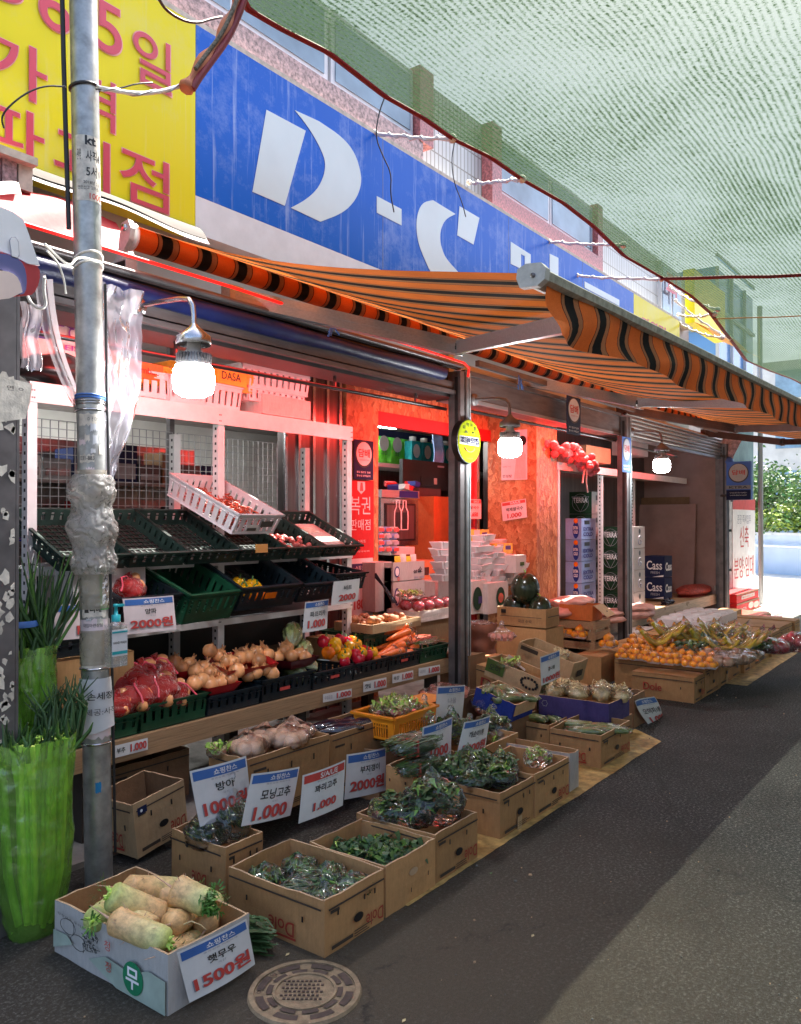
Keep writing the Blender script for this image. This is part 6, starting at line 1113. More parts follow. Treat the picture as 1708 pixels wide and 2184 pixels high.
# plants in green bags beside the pole
def onionbag(lab, c, w_, d, h, leaf, seed):
    random.seed(seed); t = thing('green_onion_bag', lab, 'bagged green onions', c); b = MB()
    for k in range(46):
        x, y = rnd(-w_, w_) * .42, rnd(-d, d) * .35; b.tube([(x * .5, y * .5, .02 + rnd(0, .05)), (x * .8, y, h * .3), (x * 1.0, y, h * .75), (x * 1.1 + rnd(-.03, .03), y, h * .98)], [.011, .012, .010, .012], GRNY if k % 3 == 0 else GRNL, 6)
    b.build('onion_stalks', t); b = MB()
    for k in range(80 if leaf > .3 else 46):
        x, y = rnd(-w_, w_) * .46, rnd(-d, d) * .4; a = rnd(-.8, .8); l = leaf * rnd(.5, 1); w2 = rnd(.006, .011); p0 = Vector((x, y, h * .90)); p2 = Vector((x + a * l * .8 + rnd(-.03, .03), y + rnd(-.08, .03), h * .92 + l)); pm = (p0 + p2) / 2 + Vector((a * .05, 0, .02)); b.tube([p0, pm, p2], [w2, w2 * .9, .002], GRND if k % 3 else GRN, 5)
    b.build('onion_leaves', t); b = MB()
    def f(u, v):
        a = 2 * pi * u; k_ = .66 + .34 * min(1, v * 2.2) ** .7; n1 = noise.noise((cos(a) * 1.5 + seed, sin(a) * 1.5, v * 4)); n2 = noise.noise((cos(a) * 4, sin(a) * 4 + seed, v * 9)); r = k_ * (1 + .10 * n1 + .05 * n2 + .07 * abs(sin(v * 8 + a * 1.5 + 4 * n1)) + .04 * abs(sin(a * 3 - v * 15 + 5 * n2)))
        return Vector((w_ * .5 * cos(a) * r, d * .5 * sin(a) * r, h * v * (1 + .01 * n2) + (.012 * n2 if v > .95 else 0)))
    b.grid(f, 64, 60, GBAG); b.build('green_bag', t); return t
g1 = P(118, 1990, y=3.17); onionbag('tall bright green plastic bag of green onions standing left of the pole', (g1.x - .06, 3.22, 0), .30, .22, P(110, 1568, y=3.18).z, .15, 3)
g2 = P(66, 1600, y=3.40); onionbag('shorter green plastic bag of dark green onions behind, left of the pole', (P(68, 1500, y=3.5).x, 3.5, P(68, 1545, y=3.5).z - .05), .19, .18, P(66, 1348, y=3.42).z - P(68, 1545, y=3.42).z, .46, 8)
b = MB(); q = P(66, 1332, y=3.40); b.lathe([(.085, -.014), (.088, .0), (.085, .014)], mat('blue_band', (.08, .2, .55), .4), 20, T3((q.x, 3.5, q.z + .0))); b.build('blue_band', label='blue band tied round the shorter bunch of green onions', cat='band')
random.seed(77); t = thing('loose_green_onions', 'loose dark green onion leaves sticking out beside the pole over the tall bag', 'green onions', P(128, 1540, y=3.30)); b = MB()
for k in range(60): x = rnd(-.10, .10); l = rnd(.08, .2); b.tube([(x, rnd(-.04, .04), -.08), (x + rnd(-.03, .03), rnd(-.04, .02), l * .4), (x + rnd(-.08, .1), rnd(-.06, .03), l)], [.008, .007, .0015], GRND, 5)
b.build('leaves', t)
# goods at the left behind the pole
t = carton('white_carton', 'pinkish white carton with Korean lettering behind the pole', P(246 * .304 * 0 + 142, 1275, y=4.08).x, 4.02, 1.06, .46, .35, P(142, 1205, y=4.05).z - 1.06, CARDP, closed=True, marks=False); b = MB(); b.text('문구', (.02, -.012, .10), (.13, 0, 0), (0, 0, .05), BLK, .02); b.lathe([(0, 0), (.022, 0)], REDP, 16, T3((.09, -.013, .19), rx=pi / 2)); b.text('S M', (.02, -.012, .03), (.07, 0, 0), (0, 0, .03), BLK, 0); b.build('printed_design', t)
crate('vegetable_crate', .42, .5, .10, BKD, 'dark crate under the pinkish white carton, behind the pole', 'crate', (P(150, 1275, y=3.9).x + .02, 3.94, .98))
t = carton('brown_carton', 'brown carton with red lines on the table behind the pole', P(104, 1500, y=4.0).x, 3.95, .53, .48, .35, P(104, 1410, y=4.0).z - .53, CARD, closed=True, marks=False); b = MB()
for k in range(2): b.box(.14, .40, -.012, -.011, .17 - k * .02, .176 - k * .02, REDP)
b.text('2 x 6', (.10, -.012, .22), (.08, 0, 0), (0, 0, .02), INKD, 0); b.text('E COR', (.28, -.012, .10), (.12, 0, 0), (0, 0, .03), REDP, .02); b.build('printed_design', t)
carton('brown_carton', 'brown carton low on the table right of the napa cabbages', P(590, 1372, y=4.3).x, 4.25, .53, .34, .3, .20, CARDD, closed=True, marks=False); carton('brown_carton', 'small orange brown carton behind the paprikas', P(692, 1372, y=4.2).x, 4.15, .53, .2, .25, .25, CARD, closed=True, marks=False, seed=9)
# small green leaf litter
b = MB(); random.seed(17); q = P(548, 2040, z=0); t = thing('dropped_greens', 'bunch of dark wilted leaves lying on the ground behind the white radish box', 'leaves', (q.x + .02, q.y + .06, .0)); blades(b, 90, .16, .03, .05, .10, GRND, .010, -1.2, .4, .03); b.build('wilted_leaves', t)
for p in ((612, 2035), (1135, 1995), (1046, 1862), (860, 2176)):
    q = P(*p, z=.004); b = MB(); b.poly([q + Vector((x, y, 0)) for x, y in ((-.012, -.003), (.004, -.007), (.014, 0), (.003, .006))], (0, 0, .001), GARL if p[1] != 1862 else GRN); b.build('leaf_scrap', label='tiny pale leaf scrap on the asphalt ' + {612: 'behind the manhole cover', 1135: 'far right of the manhole cover', 1046: 'in front of the row of brown boxes', 860: 'right of the manhole cover near the picture bottom'}[p[0]], cat='leaf scrap')
# ---------------------------------------------------------------- price signs
def psign(lab, TLp, TRp, BLp, y, lines, head=BLUEP, sheet=PAPER, bendk=.02, hcap='쇼핑찬스', x=None, seed=0, name='price_sign', rod=True):
    kw = dict(y=y) if x is None else dict(x=x)
    TL_, TR_, BL_ = P(*TLp, **kw), P(*TRp, **kw), P(*BLp, **kw); U = TR_ - TL_; V = TL_ - BL_; N = U.cross(V).normalized()
    t = thing(name, lab, 'price sign', BL_); Z = Vector((0, 0, 0))
    def bend(O, U_, V_, u, v):
        p = O + U_ * u + V_ * v; q = p; uu = q.dot(U) / U.length_squared; vv = q.dot(V) / V.length_squared
        return p + N * (bendk * (sin(pi * uu) * .6 + (1 - vv) ** 2 * .5 * sin(seed + uu * 2)))
    b = MB(); b.grid(lambda u, v: bend(Z, U, V, u, v), 12, 12, sheet); b.grid(lambda u, v: bend(Z, U, V, u, v) - N * .0015, 12, 12, sheet); b.build('sheet', t)
    if head:
        b = MB(); b.grid(lambda u, v: bend(Z, U, V, .03 + .94 * u, .80 + .165 * v) + N * .0015, 12, 3, head); b.build('header_band', t)
        b = MB(); b.text(hcap, U * .36 + V * .83, U * .42, V * .11, INKW, .03, .004, bend); b.text('좋은상품 저렴하게', U * .30 + V * .755, U * .5, V * .03, GREYP, 0, .003, bend); b.build('header_lettering', t)
    b = MB()
    for s, u0, u1, v0, v1, kind in lines:
        if kind == 'k': b.text(s, U * u0 + V * v0, U * (u1 - u0), V * (v1 - v0), BLK, .03, .003, bend)
        elif kind == 'g': b.text(s, U * u0 + V * v0, U * (u1 - u0), V * (v1 - v0), GREYP, .0, .003, bend)
        else:
            b.text(s, U * (u0 - .015) + V * (v0 - .012), U * (u1 - u0), V * (v1 - v0), GREYP, .04, .003, bend); b.text(s, U * u0 + V * v0, U * (u1 - u0), V * (v1 - v0), REDP, .05, .005, bend)
    b.build('lettering', t); return t
def std(nm, pr, n0=.36, n1=.7, s='국산'): return [(nm, n0, n1, .53, .69, 'k'), (s, .46, .58, .46, .50, 'g'), (pr, .10, .93, .14, .42, 'r')]
psign('price sign for radishes at 1500 won taped on the white radish box', (379, 2032), (524, 1958), (402, 2137), RB[1] - .03, std('햇무우', '1500원', .34, .75), bendk=.012, seed=1)
psign('price sign of 1000 won for an herb, behind the two upright herb bags', (406, 1645), (523, 1611), (424, 1762), 2.93, std('방아', '1000원'), seed=2)
psign('price sign with the largest name lettering, at 1.000, left of the red headed sign', (536, 1650), (640, 1635), (514, 1762), 2.74, [('모닝고추', .24, .86, .45, .66, 'k'), ('국산', .48, .60, .38, .42, 'g'), ('1.000', .16, .85, .07, .34, 'r')], seed=3)
psign('price sign with a red SALE header at 1.000', (645, 1653), (737, 1620), (639, 1757), 2.62, [('꽈리고추', .26, .78, .54, .70, 'k'), ('1.000', .26, .78, .16, .34, 'r')], head=REDP, hcap='S/A/L/E', seed=4)
psign('price sign at 2000 won right of the red headed sign', (740, 1609), (823, 1593), (737, 1706), 2.86, std('부지갱이', '2000원', .3, .8), seed=5)
psign('price sign at 1000 behind the chive bundles, left one of the middle pair', (901, 1550), (966, 1528), (894, 1635), 2.66, [('쑥갓', .36, .64, .50, .68, 'k'), ('국산', .44, .56, .43, .47, 'g'), ('1000', .25, .85, .12, .38, 'r')], seed=6, bendk=.02)
psign('price sign at 1000 won above the heaped greens, right one of the middle pair', (987, 1539), (1049, 1526), (970, 1614), 2.58, [('깨순이1봉', .22, .78, .50, .68, 'k'), ('국산', .46, .58, .43, .47, 'g'), ('1000원', .1, .92, .08, .36, 'r')], seed=7, bendk=.03)
psign('price sign inside a clear bag in front of the shutter post', (932, 1464), (992, 1460), (926, 1540), 3.02, [('나물', .35, .65, .5, .66, 'g')], seed=8, head=BLUEP)
psign('price sign at 1000 won standing in the purple sided box', (1152, 1401), (1193, 1386), (1154, 1462), 2.62, [('콩나물', .34, .7, .42, .56, 'k'), ('1000원', .08, .96, .06, .28, 'r')], seed=9, bendk=.006)
psign('curling price sign hanging from the dark brown box over the asphalt', (1356, 1495), (1396, 1485), (1391, 1552), 2.36, [('오이지1봉', .15, .95, .46, .66, 'k'), ('1.000', .2, 1.0, .12, .36, 'r')], seed=10, bendk=.05)
psign('price sign for onions at 2000 won hung on the middle tier right of the pole', (262, 1277), (369, 1269), (269, 1354), 3.74, std('양파', '2000원', .38, .6), sheet=PAPPINK, seed=11)
psign('pinkish price sign half hidden behind the left side of the pole', (114, 1290), (196, 1284), (120, 1366), 3.76, [('무', .85, .98, .5, .66, 'k'), ('10', .5, .9, .12, .38, 'r')], sheet=PAPPINK, seed=12)
psign('price sign for paprikas at 1.000 hung on the middle tier', (650, 1284), (702, 1277), (644, 1349), 3.76, [('파프리카', .2, .86, .48, .66, 'k'), ('국산', .44, .56, .42, .45, 'g'), ('1.000', .14, .86, .12, .38, 'r')], seed=13)
psign('price sign for beetroot at 2000 without a blue header, at the end of the rack', (711, 1240), (769, 1233), (704, 1290), 3.74, [('비트', .36, .66, .58, .78, 'k'), ('2000', .22, .86, .12, .40, 'r')], head=None, seed=14)
for k, (x0, x1, yt0, yt1, yb0, s) in enumerate(((245, 315, 1590, 1573, 1616, '1.000'), (689, 750, 1480, 1468, 1498, '1.000'), (775, 824, 1454, 1444, 1476, '1.000'), (837, 881, 1438, 1429, 1457, '1.000'), (893, 938, 1425, 1417, 1442, '1.000'))):
    psign('white price label at 1.000 on the table plank, ' + ('leftmost beside the pole', 'second from the left', 'middle one', 'fourth from the left', 'rightmost by the shutter post')[k], (x0, yt0), (x1, yt1), (x0, yb0), 3.748, [(('부추', '우엉조림', '깻잎', '쑥갓', '대파')[k], .04, .3, .3, .75, 'k' if k in (0, 2, 3) else 'g'), (s, .45, .95, .2, .85, 'r')], head=None, bendk=.002, name='price_label')
XW = 8.225
psign('red headed price sign for rice noodles at 1.000 on the chipboard partition', (1069, 1072), (1121, 1063), (1072, 1111), None, [('백제쌀국수', .18, .88, .45, .66, 'k'), ('1.000', .22, .8, .1, .34, 'r')], head=REDP, sheet=PAPPINK, hcap='S/A/L/E', x=XW, bendk=.003)
psign('red headed price sign showing 650 just right of the shutter post', (1000, 1064), (1026, 1065), (1000, 1106), 4.74, [('쌀국수', .05, .8, .5, .66, 'k'), ('5.650', .02, .7, .12, .34, 'r')], head=REDP, sheet=PAPPINK, hcap='S/A/L/E', bendk=.002)
# posters
def plate(name, lab, cat, x0, x1, y0, y1, yy, m, th=.006, tilt=0):
    a, c_, e = P(x0, y1, y=yy), P(x1, y1, y=yy), P(x0, y0, y=yy); t = thing(name, lab, cat, a); W, H2 = c_.x - a.x, e.z - a.z; b = MB(); b.box(0, W, 0, th, 0, H2, m); b.build('plate', t); return t, W, H2
def disc(bm, cx, cz, rx_, rz_, m, y, th=.002): bm.poly([(cx + rx_ * cos(2 * pi * k / 32), y, cz + rz_ * sin(2 * pi * k / 32)) for k in range(32)], (0, th, 0), m)
def tobacco(lab, x0, x1, y0, y1, yy, base=CARDN, txt=REDP, circ=PAPER):
    t, W, H2 = plate('tobacco_sign', lab, 'sign', x0, x1, y0, y1, yy, base); b = MB(); disc(b, W / 2, H2 * .64, W * .44, H2 * .34, BLACK, -.002); disc(b, W / 2, H2 * .65, W * .39, H2 * .30, circ, -.004); b.build('round_panel', t)
    b = MB(); b.text('담배', (W * .2, -.006, H2 * .56), (W * .6, 0, 0), (0, 0, H2 * .22), txt, .04); b.text('CIGARETTES', (W * .26, -.006, H2 * .48), (W * .48, 0, 0), (0, 0, H2 * .03), txt, 0); b.text('경고 흡연은 질병', (W * .12, -.004, H2 * .16), (W * .7, 0, 0), (0, 0, H2 * .05), INKW, 0); b.text('청소년 판매금지', (W * .12, -.004, H2 * .07), (W * .7, 0, 0), (0, 0, H2 * .05), INKW, 0); b.build('lettering', t); return t
tobacco('navy sign with a round tobacco panel on the chipboard left of the shop door', 755, 796, 936, 1021, 4.74); 
t, W, H2 = plate('lottery_poster', 'tall red lottery poster with white Korean lettering below the round tobacco sign', 'poster', 746, 797, 1022, 1192, 4.76, CARDRED)
b = MB(); b.text('복권', (W * .02, -.003, H2 * .56), (W * .82, 0, 0), (0, 0, H2 * .23), PAPPINK, .0); b.text('판매점', (W * .02, -.003, H2 * .36), (W * .82, 0, 0), (0, 0, H2 * .14), PAPPINK, .0); b.text('스피또', (W * .3, -.003, H2 * .20), (W * .34, 0, 0), (0, 0, H2 * .04), PAPPINK, 0)
b.poly([(W * (.3 + .32 * u), -.002, H2 * (.82 + .16 * v)) for u, v in ((0, 1), (0, .35), (.5, 0), (1, .35), (1, 1))][::-1], (0, .001, 0), PAPPINK); b.poly([(W * (.40 + .14 * u), -.004, H2 * (.86 + .11 * v)) for u, v in ((.2, 1), (0, 0), (1, 0), (.8, 1))][::-1], (0, .001, 0), REDP); b.text('매주 토요일 추첨 복권 판매', (W * .1, -.003, H2 * .08), (W * .7, 0, 0), (0, 0, H2 * .02), PAPPINK, 0); b.build('lettering', t)
t, W, H2 = plate('price_poster', 'pinkish poster with a violet header leaning against the chipboard under the red poster', 'poster', 744, 795, 1192, 1330, 4.70, PAPPINK); b = MB(); b.box(W * .05, W * .93, -.002, -.001, H2 * .78, H2 * .92, CARDPU); b.text('쇼핑찬스', (W * .25, -.004, H2 * .81), (W * .5, 0, 0), (0, 0, H2 * .08), PAPPINK, .02); b.text('두부면', (W * .3, -.003, H2 * .60), (W * .4, 0, 0), (0, 0, H2 * .1), BLK, .02); b.text('1800', (W * .2, -.003, H2 * .2), (W * .6, 0, 0), (0, 0, H2 * .16), REDP, .05); b.build('lettering', t)
tobacco('dark tobacco sign hanging from the header panel over the middle bay', 1209, 1238, 842, 924, 3.62, CARDN); tobacco('light blue tobacco sticker on the shutter post between the bays', 1327, 1345, 930, 1006, 3.63, mat('sticker_blue', (.05, .09, .22), .8, spec=.1), mat('sticker_red', (.2, .02, .02), .8), mat('sticker_white', (.22, .22, .23), .8))
# round yellow smiling sign
c = P(1000, 941, y=3.60); t = thing('round_yellow_sign', 'round yellow smiling shop sign on the shutter post', 'sign', c); b = MB(); b.lathe([(.185, 0), (.185, .06)], BLACK, 40, T3(rx=-pi / 2) ); disc(b, 0, 0, .185, .185, BLACK, .0, .06); b.build('case', t)
YR = mat('lime_yellow_panel', (.17, .20, .005), .9, spec=.05); b = MB(); disc(b, 0, 0, .178, .178, YR, -.004, .003); b.build('face', t)
b = MB(); b.box(-.155, .155, -.006, -.0052, -.032, .04, mat('matt_white_panel', (.20, .20, .20), .9, spec=.05)); NVY = mat('navy_print', (.002, .002, .02), .9, spec=.05)
b.text('회원의집', (-.14, -.014, -.024), (.28, 0, 0), (0, 0, .056), NVY, .035)
for k, ch in enumerate('지역사랑'): a = R(128 - k * 25); b.text(ch, (.142 * cos(a) - .018, -.007, .142 * sin(a) - .018), (.036, 0, 0), (0, 0, .034), NVY, .02)
for sx in (-.055, .055): b.tube([(sx - .02, -.008, .065), (sx, -.008, .085), (sx + .02, -.008, .065)], .0035, BLK, 4)
b.tube([(.075 * cos(a), -.008, -.052 - .038 * sin(a)) for a in [pi * k / 10 for k in range(11)]], .004, REDP, 4); b.text('구포시장상인회', (-.05, -.008, -.15), (.1, 0, 0), (0, 0, .012), BLK, 0); b.build('lettering', t)
# big faded poster on the partition
a = P(1069, 1024, x=XW); c_ = P(1124, 1024, x=XW); e = P(1069, 919, x=XW); t = thing('faded_poster', 'large faded pink poster on the chipboard partition behind the middle lamp', 'poster', a); W = a.y - c_.y; H2 = e.z - a.z; b = MB(); b.box(0, .004, -W, 0, 0, H2, PAPPINK); b.build('plate', t); b = MB(); b.poly([(-.002, -W * u, H2 * v) for u, v in ((.5, .02), (.95, .02), (.95, .5), (.8, .62), (.6, .5))], (.001, 0, 0), CARDP); b.ball((-.001, -W * .82, H2 * .78), (.002, W * .16, H2 * .10), BLACK, 12, 8); b.text('안성탕', (-.003, -W * .06, H2 * .05), (0, -W * .36, 0), (0, 0, H2 * .06), BLK, .02); b.text('100% 1+1', (-.003, -W * .06, H2 * .26), (0, -W * .3, 0), (0, 0, H2 * .02), BLK, 0); b.build('printed_design', t)
# ---------------------------------------------------------------- inside the shop door
def gbox(name, lab, x0, x1, pyt, pyb, y, d, m, cat='carton', group=None):
    a, c_, e = P(x0, pyb, y=y), P(x1, pyb, y=y), P(x0, pyt, y=y); t = thing(name, lab, cat, a, 0, group); b = MB(); b.box(0, c_.x - a.x, 0, d, 0, e.z - a.z, m); b.build('carton_body', t); return t, c_.x - a.x, e.z - a.z
sh = thing('shop_shelf', 'grey shelf with dark drink bottles behind the shop door', 'shelf', (0, 0, 0))
sy = 6.4
zS = P(850, 990, y=6.5).z
for zz in (1.05, 1.5, zS - .06): b = MB(); b.box(P(800, 1000, y=sy).x, 11.5, sy, sy + .5, zz, zz + .05, WHITE if zz > 2 else ALU); b.build('shelf_board', sh)
b = MB(); b.box(7.6, 12, sy + .5, sy + .55, .03, 3.0, PANEL); b.build('back_panel', sh)
GP = mat('green_pouch', (.12, .60, .04), .25, ns=6, na=.4); TQ = mat('teal_bottle', (.02, .28, .30), .2, na=.4)
zS = P(850, 990, y=6.5).z
for k in range(5):
    x = P(803, 960, y=6.5).x + .10 + k * .29; t = thing('detergent_pouch', 'green and white detergent pouch on the top shelf behind the door, ' + ('leftmost', 'second', 'third', 'fourth', 'fifth')[k], 'detergent pouch', (x, 6.5, zS), group='detergent pouches'); b = MB()
    b.grid(lambda u, v: Vector(((-.15 + .30 * u) * (1 - .05 * sin(pi * v)), -.05 * sin(pi * u) * sin(pi * min(1, v * 1.1)), .40 * v)), 10, 10, GP); b.grid(lambda u, v: Vector(((-.15 + .30 * u), .05 * sin(pi * u) * sin(pi * v), .40 * v)), 10, 10, GP); b.build('pouch', t); b = MB(); b.box(-.155, .155, -.058, -.05, .34, .43, CARDN); disc(b, -.02, .25, .10, .10, CARDW, -.062); b.text('크린', (-.09, -.066, .10), (.13, 0, 0), (0, 0, .06), BLK, .02); b.box(.04, .14, -.056, -.052, .02, .3, GP); b.build('print', t)
for k in range(4):
    x = P(880, 960, y=6.3).x + k * .26; t = thing('teal_bottle', 'teal detergent bottle above the monitor, ' + ('first', 'second', 'third', 'fourth')[k], 'bottle', (x, 6.3, zS), group='teal bottles'); b = MB(); b.box(-.10, .10, -.06, .06, 0, .30, TQ); b.lathe([(.05, .30), (.05, .36), (0, .37)], CARDW, 10); b.build('bottle_body', t); b = MB(); disc(b, 0, .17, .075, .09, CARDW, -.066); b.build('label', t)
b = MB(); q = P(925, 985, y=5.6); b.grid(lambda u, v: Vector((q.x + .22 * u + .02 * sin(v * 6), 5.6 + .04 * sin(u * 7), q.z + .42 * v)), 8, 8, mat('blue_cloth_bag', (.16, .28, .52), .6, ns=8, na=.3)); b.build('hanging_blue_bag', label='pale blue bag hanging above the monitor', cat='bag')
t, W, H2 = gbox('monitor', 'back of a black monitor inside the shop door', 859, 962, 978, 1041, 5.5, .05, BLACK, 'monitor'); b = MB(); b.box(W * .35, W * .6, -.01, 0, H2 * .15, H2 * .45, BLACK); b.box(W * .62, W * .68, -.008, -.002, H2 * .2, H2 * .42, CARDP); b.box(W * .7, W * .84, -.004, -.001, H2 * .82, H2 * .88, GREYP); b.build('rear_cover', t); b = MB(); b.box(W * .42, W * .5, .0, .03, -.22, 0, BLACK); b.box(W * .25, W * .65, -.06, .12, -.24, -.22, BLACK); b.build('stand', t)
t, W, H2 = gbox('warming_cabinet', 'stainless drink warming cabinet with two bottle pictures inside the shop door', 812, 892, 1062, 1165, 5.3, .5, STEEL, 'cabinet'); b = MB(); b.box(W * .10, W * .90, -.012, 0, H2 * .10, H2 * .90, BLACK); b.box(W * .14, W * .86, -.014, -.012, H2 * .14, H2 * .86, PANEL); b.build('glass_door', t); b = MB()
for u in (.40, .58): b.tube([(W * u + .085 * x, -.02, H2 * .34 + .40 * z) for x, z in ((-.7, 0), (.7, 0), (.75, .3), (.7, .5), (.3, .62), (.3, .8), (-.3, .8), (-.3, .62), (-.7, .5), (-.75, .3), (-.7, 0))], .007, INKW, 4, False); b.box(W * u - .045, W * u + .045, -.018, -.015, H2 * .36, H2 * .36 + .18, BLACK)
b.build('bottle_picture', t); b = MB(); b.box(0, W, -.015, .5, H2 * 1.02, H2 * 1.18, ALU); b.box(W * .45, W * .95, -.02, -.015, H2 * 1.03, H2 * 1.17, CARDBL); b.build('top_tray', t)
random.seed(13); b = MB(); q = P(845, 1044, y=5.3)
for k in range(7): b.box(-.06, .06, -.04, .04, 0, .05, (CARDRED, CARDBL, CARDW, CARDRED)[k % 4], T3(q + Vector((rnd(-.2, .5), rnd(0, .1), rnd(-.01, .06))), rz=rnd(0, 3), rx=rnd(-.4, .4)))
b.build('small_packets', label='small red and blue packets heaped on the warming cabinet', cat='packets')
GLS = mat('orange_juice', (.62, .12, .04), .3)
for k in range(2): q = P(912 + 14 * k, 1150, y=5.35); t = thing('juice_jar', ('left', 'right')[k] + ' orange juice jar right of the warming cabinet', 'jar', q, group='juice jars'); b = MB(); b.lathe([(.0, 0), (.075, 0), (.078, .2), (.04, .24), (.04, .27), (0, .28)], GLS, 14); b.build('jar_body', t)
t, W, H2 = gbox('dark_cabinet', 'brown cabinet right of the stainless warming cabinet', 893, 940, 1040, 1170, 5.45, .4, mat('dark_brown_cabinet', (.10, .04, .035), .4), 'cabinet')
for j in range(3):
    for k in range(5): q = P(806 + 7 * k + 0, 1060, y=6.3); 
for k in range(16): x = 7.75 + k * .145; t = thing('dark_bottle', 'small dark bottle in the row on the shelf behind the monitor', 'bottle', (x, 6.5, 1.55), group='small dark bottles behind the monitor'); b = MB(); b.lathe([(0, 0), (.05, 0), (.052, .16), (.02, .22), (.02, .27), (0, .28)], BLACK if k % 4 else CARDGR, 10); b.box(-.03, .03, -.055, -.05, .05, .12, CARDW); b.build('bottle_body', t)
t, W, H2 = gbox('white_shelf_box', 'pinkish white board above the yellow packets', 832, 884, 1168, 1184, 4.95, .3, CARDP); t, W, H2 = gbox('tall_red_box', 'tall reddish carton at the right of the shop door opening', 925, 1000, 1058, 1195, 5.2, .4, CARDR); t, W, H2 = gbox('brown_carton', 'small brown carton low inside the door', 900, 935, 1196, 1252, 5.0, .3, CARD); b = MB(); b.box(W * .1, W * .4, -.004, -.001, H2 * .45, H2 * .75, INKD); b.build('print', t)
t, W, H2 = gbox('brown_carton', 'dark brown carton under the small brown carton inside the door', 895, 930, 1252, 1325, 5.0, .3, CARDD); t, W, H2 = gbox('brown_carton', 'pinkish carton left of the shutter post, under the foam trays', 928, 975, 1240, 1325, 4.75, .3, CARDP)
for j in range(4):
    for i in range(3): q = P(806 + i * 16, 1178 - j * 14, y=4.95); b = MB(); b.lathe([(0, 0), (.038, 0), (.048, .06), (0, .062)], CARDP if (i + j) % 2 else CARDS, 12); b.box(-.04, .04, -.047, -.043, .015, .05, REDP if (i * j) % 3 == 0 else GREYP); b.build('noodle_cup', label='small printed cup in the stack left of the warming cabinet', cat='cup', group='stack of small printed cups', org=(0, 0, 0)).location = q
# two pink and white noodle cartons with a torn open front
for k, (yt, yb, lab) in enumerate(((1190, 1240, 'upper pinkish white carton cut open with yellow packets'), (1242, 1305, 'lower pinkish white carton with an oval portrait and brush lettering'))):
    t, W, H2 = gbox('noodle_carton', lab, 838, 905, yt + (10 if k == 0 else 0), yb, 4.45, .02, CARDP); a = P(838, yb, y=4.45)
    b = MB(); b.box(0, W, .02, .4, 0, H2 * .72 if k == 0 else H2, CARDP); b.box(-.0, .015, .02, .4, 0, H2, CARDP); b.build('carton_sides', t)
    b = MB(); n = 24; disc(b, W * .12, H2 * .5, W * .08, H2 * .30, CARDPU, -.003); disc(b, W * .12, H2 * .5, W * .055, H2 * .22, PAPPINK, -.005); b.text('설렁' if k == 0 else '설렁 녹차지면', (W * (.62 if k == 0 else .24), -.004, H2 * .34), (W * (.26 if k == 0 else .46), 0, 0), (0, 0, H2 * .2), NVY, .01); b.text('소', (W * .78, -.004, H2 * .4), (W * .14, 0, 0), (0, 0, H2 * .3), NVY, .0); b.lathe([(.010, 0), (.018, 0)], REDP, 14, T3((W * .16, -.004, H2 * .12), rx=pi / 2)); b.box(W * .66, W * .78, -.004, -.002, H2 * .06, H2 * .16, GREYP); b.box(W * .84, W * .96, -.004, -.002, H2 * .06, H2 * .16, GREYP); b.build('print', t)
YP = mat('yellow_packet', (.62, .42, .03), .25, ns=9, na=.4)
for k in range(4): q = P(848 + k * 11, 1215, y=4.52); t = thing('yellow_packet', 'yellow noodle packet sticking out of the cut open carton, ' + ('leftmost', 'second', 'third', 'rightmost')[k], 'packet', q, group='yellow packets'); b = MB(); b.grid(lambda u, v: Vector((-.05 + .1 * u, -.03 * sin(pi * u) * sin(pi * v), .13 * v + .02 * (k % 2))), 6, 6, YP if k % 2 == 0 else CARDP); b.build('packet_skin', t)
t, W, H2 = gbox('brown_carton', 'reddish carton left of the pinkish noodle cartons', 800, 836, 1200, 1305, 4.55, .3, CARDP)
b = MB(); q = P(790, 1215, y=4.2)
for k in range(5): b.tube([P(800, 1222 + 2 * k, y=4.25), P(818 + k, 1250 + k, y=4.2), P(838 + 2 * k, 1285, y=4.15)], .010, EGG, 6)
b.build('dark_pods', label='long dark roots sticking up behind the tray of brown bulbs', cat='roots')
# apples in a pale tray left of the post
t = carton('pale_tray', 'pale shallow carton of film wrapped apples left of the shutter post', P(893, 1325, y=4.1).x, 4.1, P(893, 1328, y=4.1).z, .62, .35, .10, CARDP, marks=False); q0 = P(893, 1325, y=4.1)
APP = mat('pink_apple', (.50, .05, .07), .2, ns=6, na=.5, stretch=(1, 1, .3))
for k in range(8): random.seed(70 + k); t = thing('apple', 'film wrapped apple in the pale carton left of the shutter post', 'apple', (q0.x + .08 + .15 * (k % 4), 4.16 + .14 * (k // 4), q0.z + .12), group='wrapped apples'); b = MB(); b.ball((0, 0, 0), (.055, .055, .048), APP, 14, 10); b.build('fruit', t); b = MB(); filmblob(b, (0, 0, .004), (.062, .062, .054), FILM, k, 16, 10, .15); b.build('film', t)
vbag('small_bag', 'bag of pink packages on top of the wrapped apples', (q0.x + .15, 4.3, q0.z + .20), (.14, .10, .04), 'mixed', 300); carton('brown_carton', 'brown carton under the pale carton of apples', q0.x - .02, 4.12, .53, .7, .35, q0.z - .54, CARDD, closed=True, marks=False, seed=4)
t = thing('leek_pack', 'flat film packs of reddish leeks at the right end of the lower table', 'leeks', (5.60, 3.98, .67)); b = MB(); random.seed(3); blades(b, 80, .3, .10, .10, .03, CHILI, .006, 0, .2, .01); blades(b, 90, .3, .08, .15, .02, GRN, .006, 0, .2, .01); b.build('stalks', t); b = MB(); filmblob(b, (0, 0, .01), (.18, .2, .03), FILM, 3, 20, 8, .3); b.build('film', t)
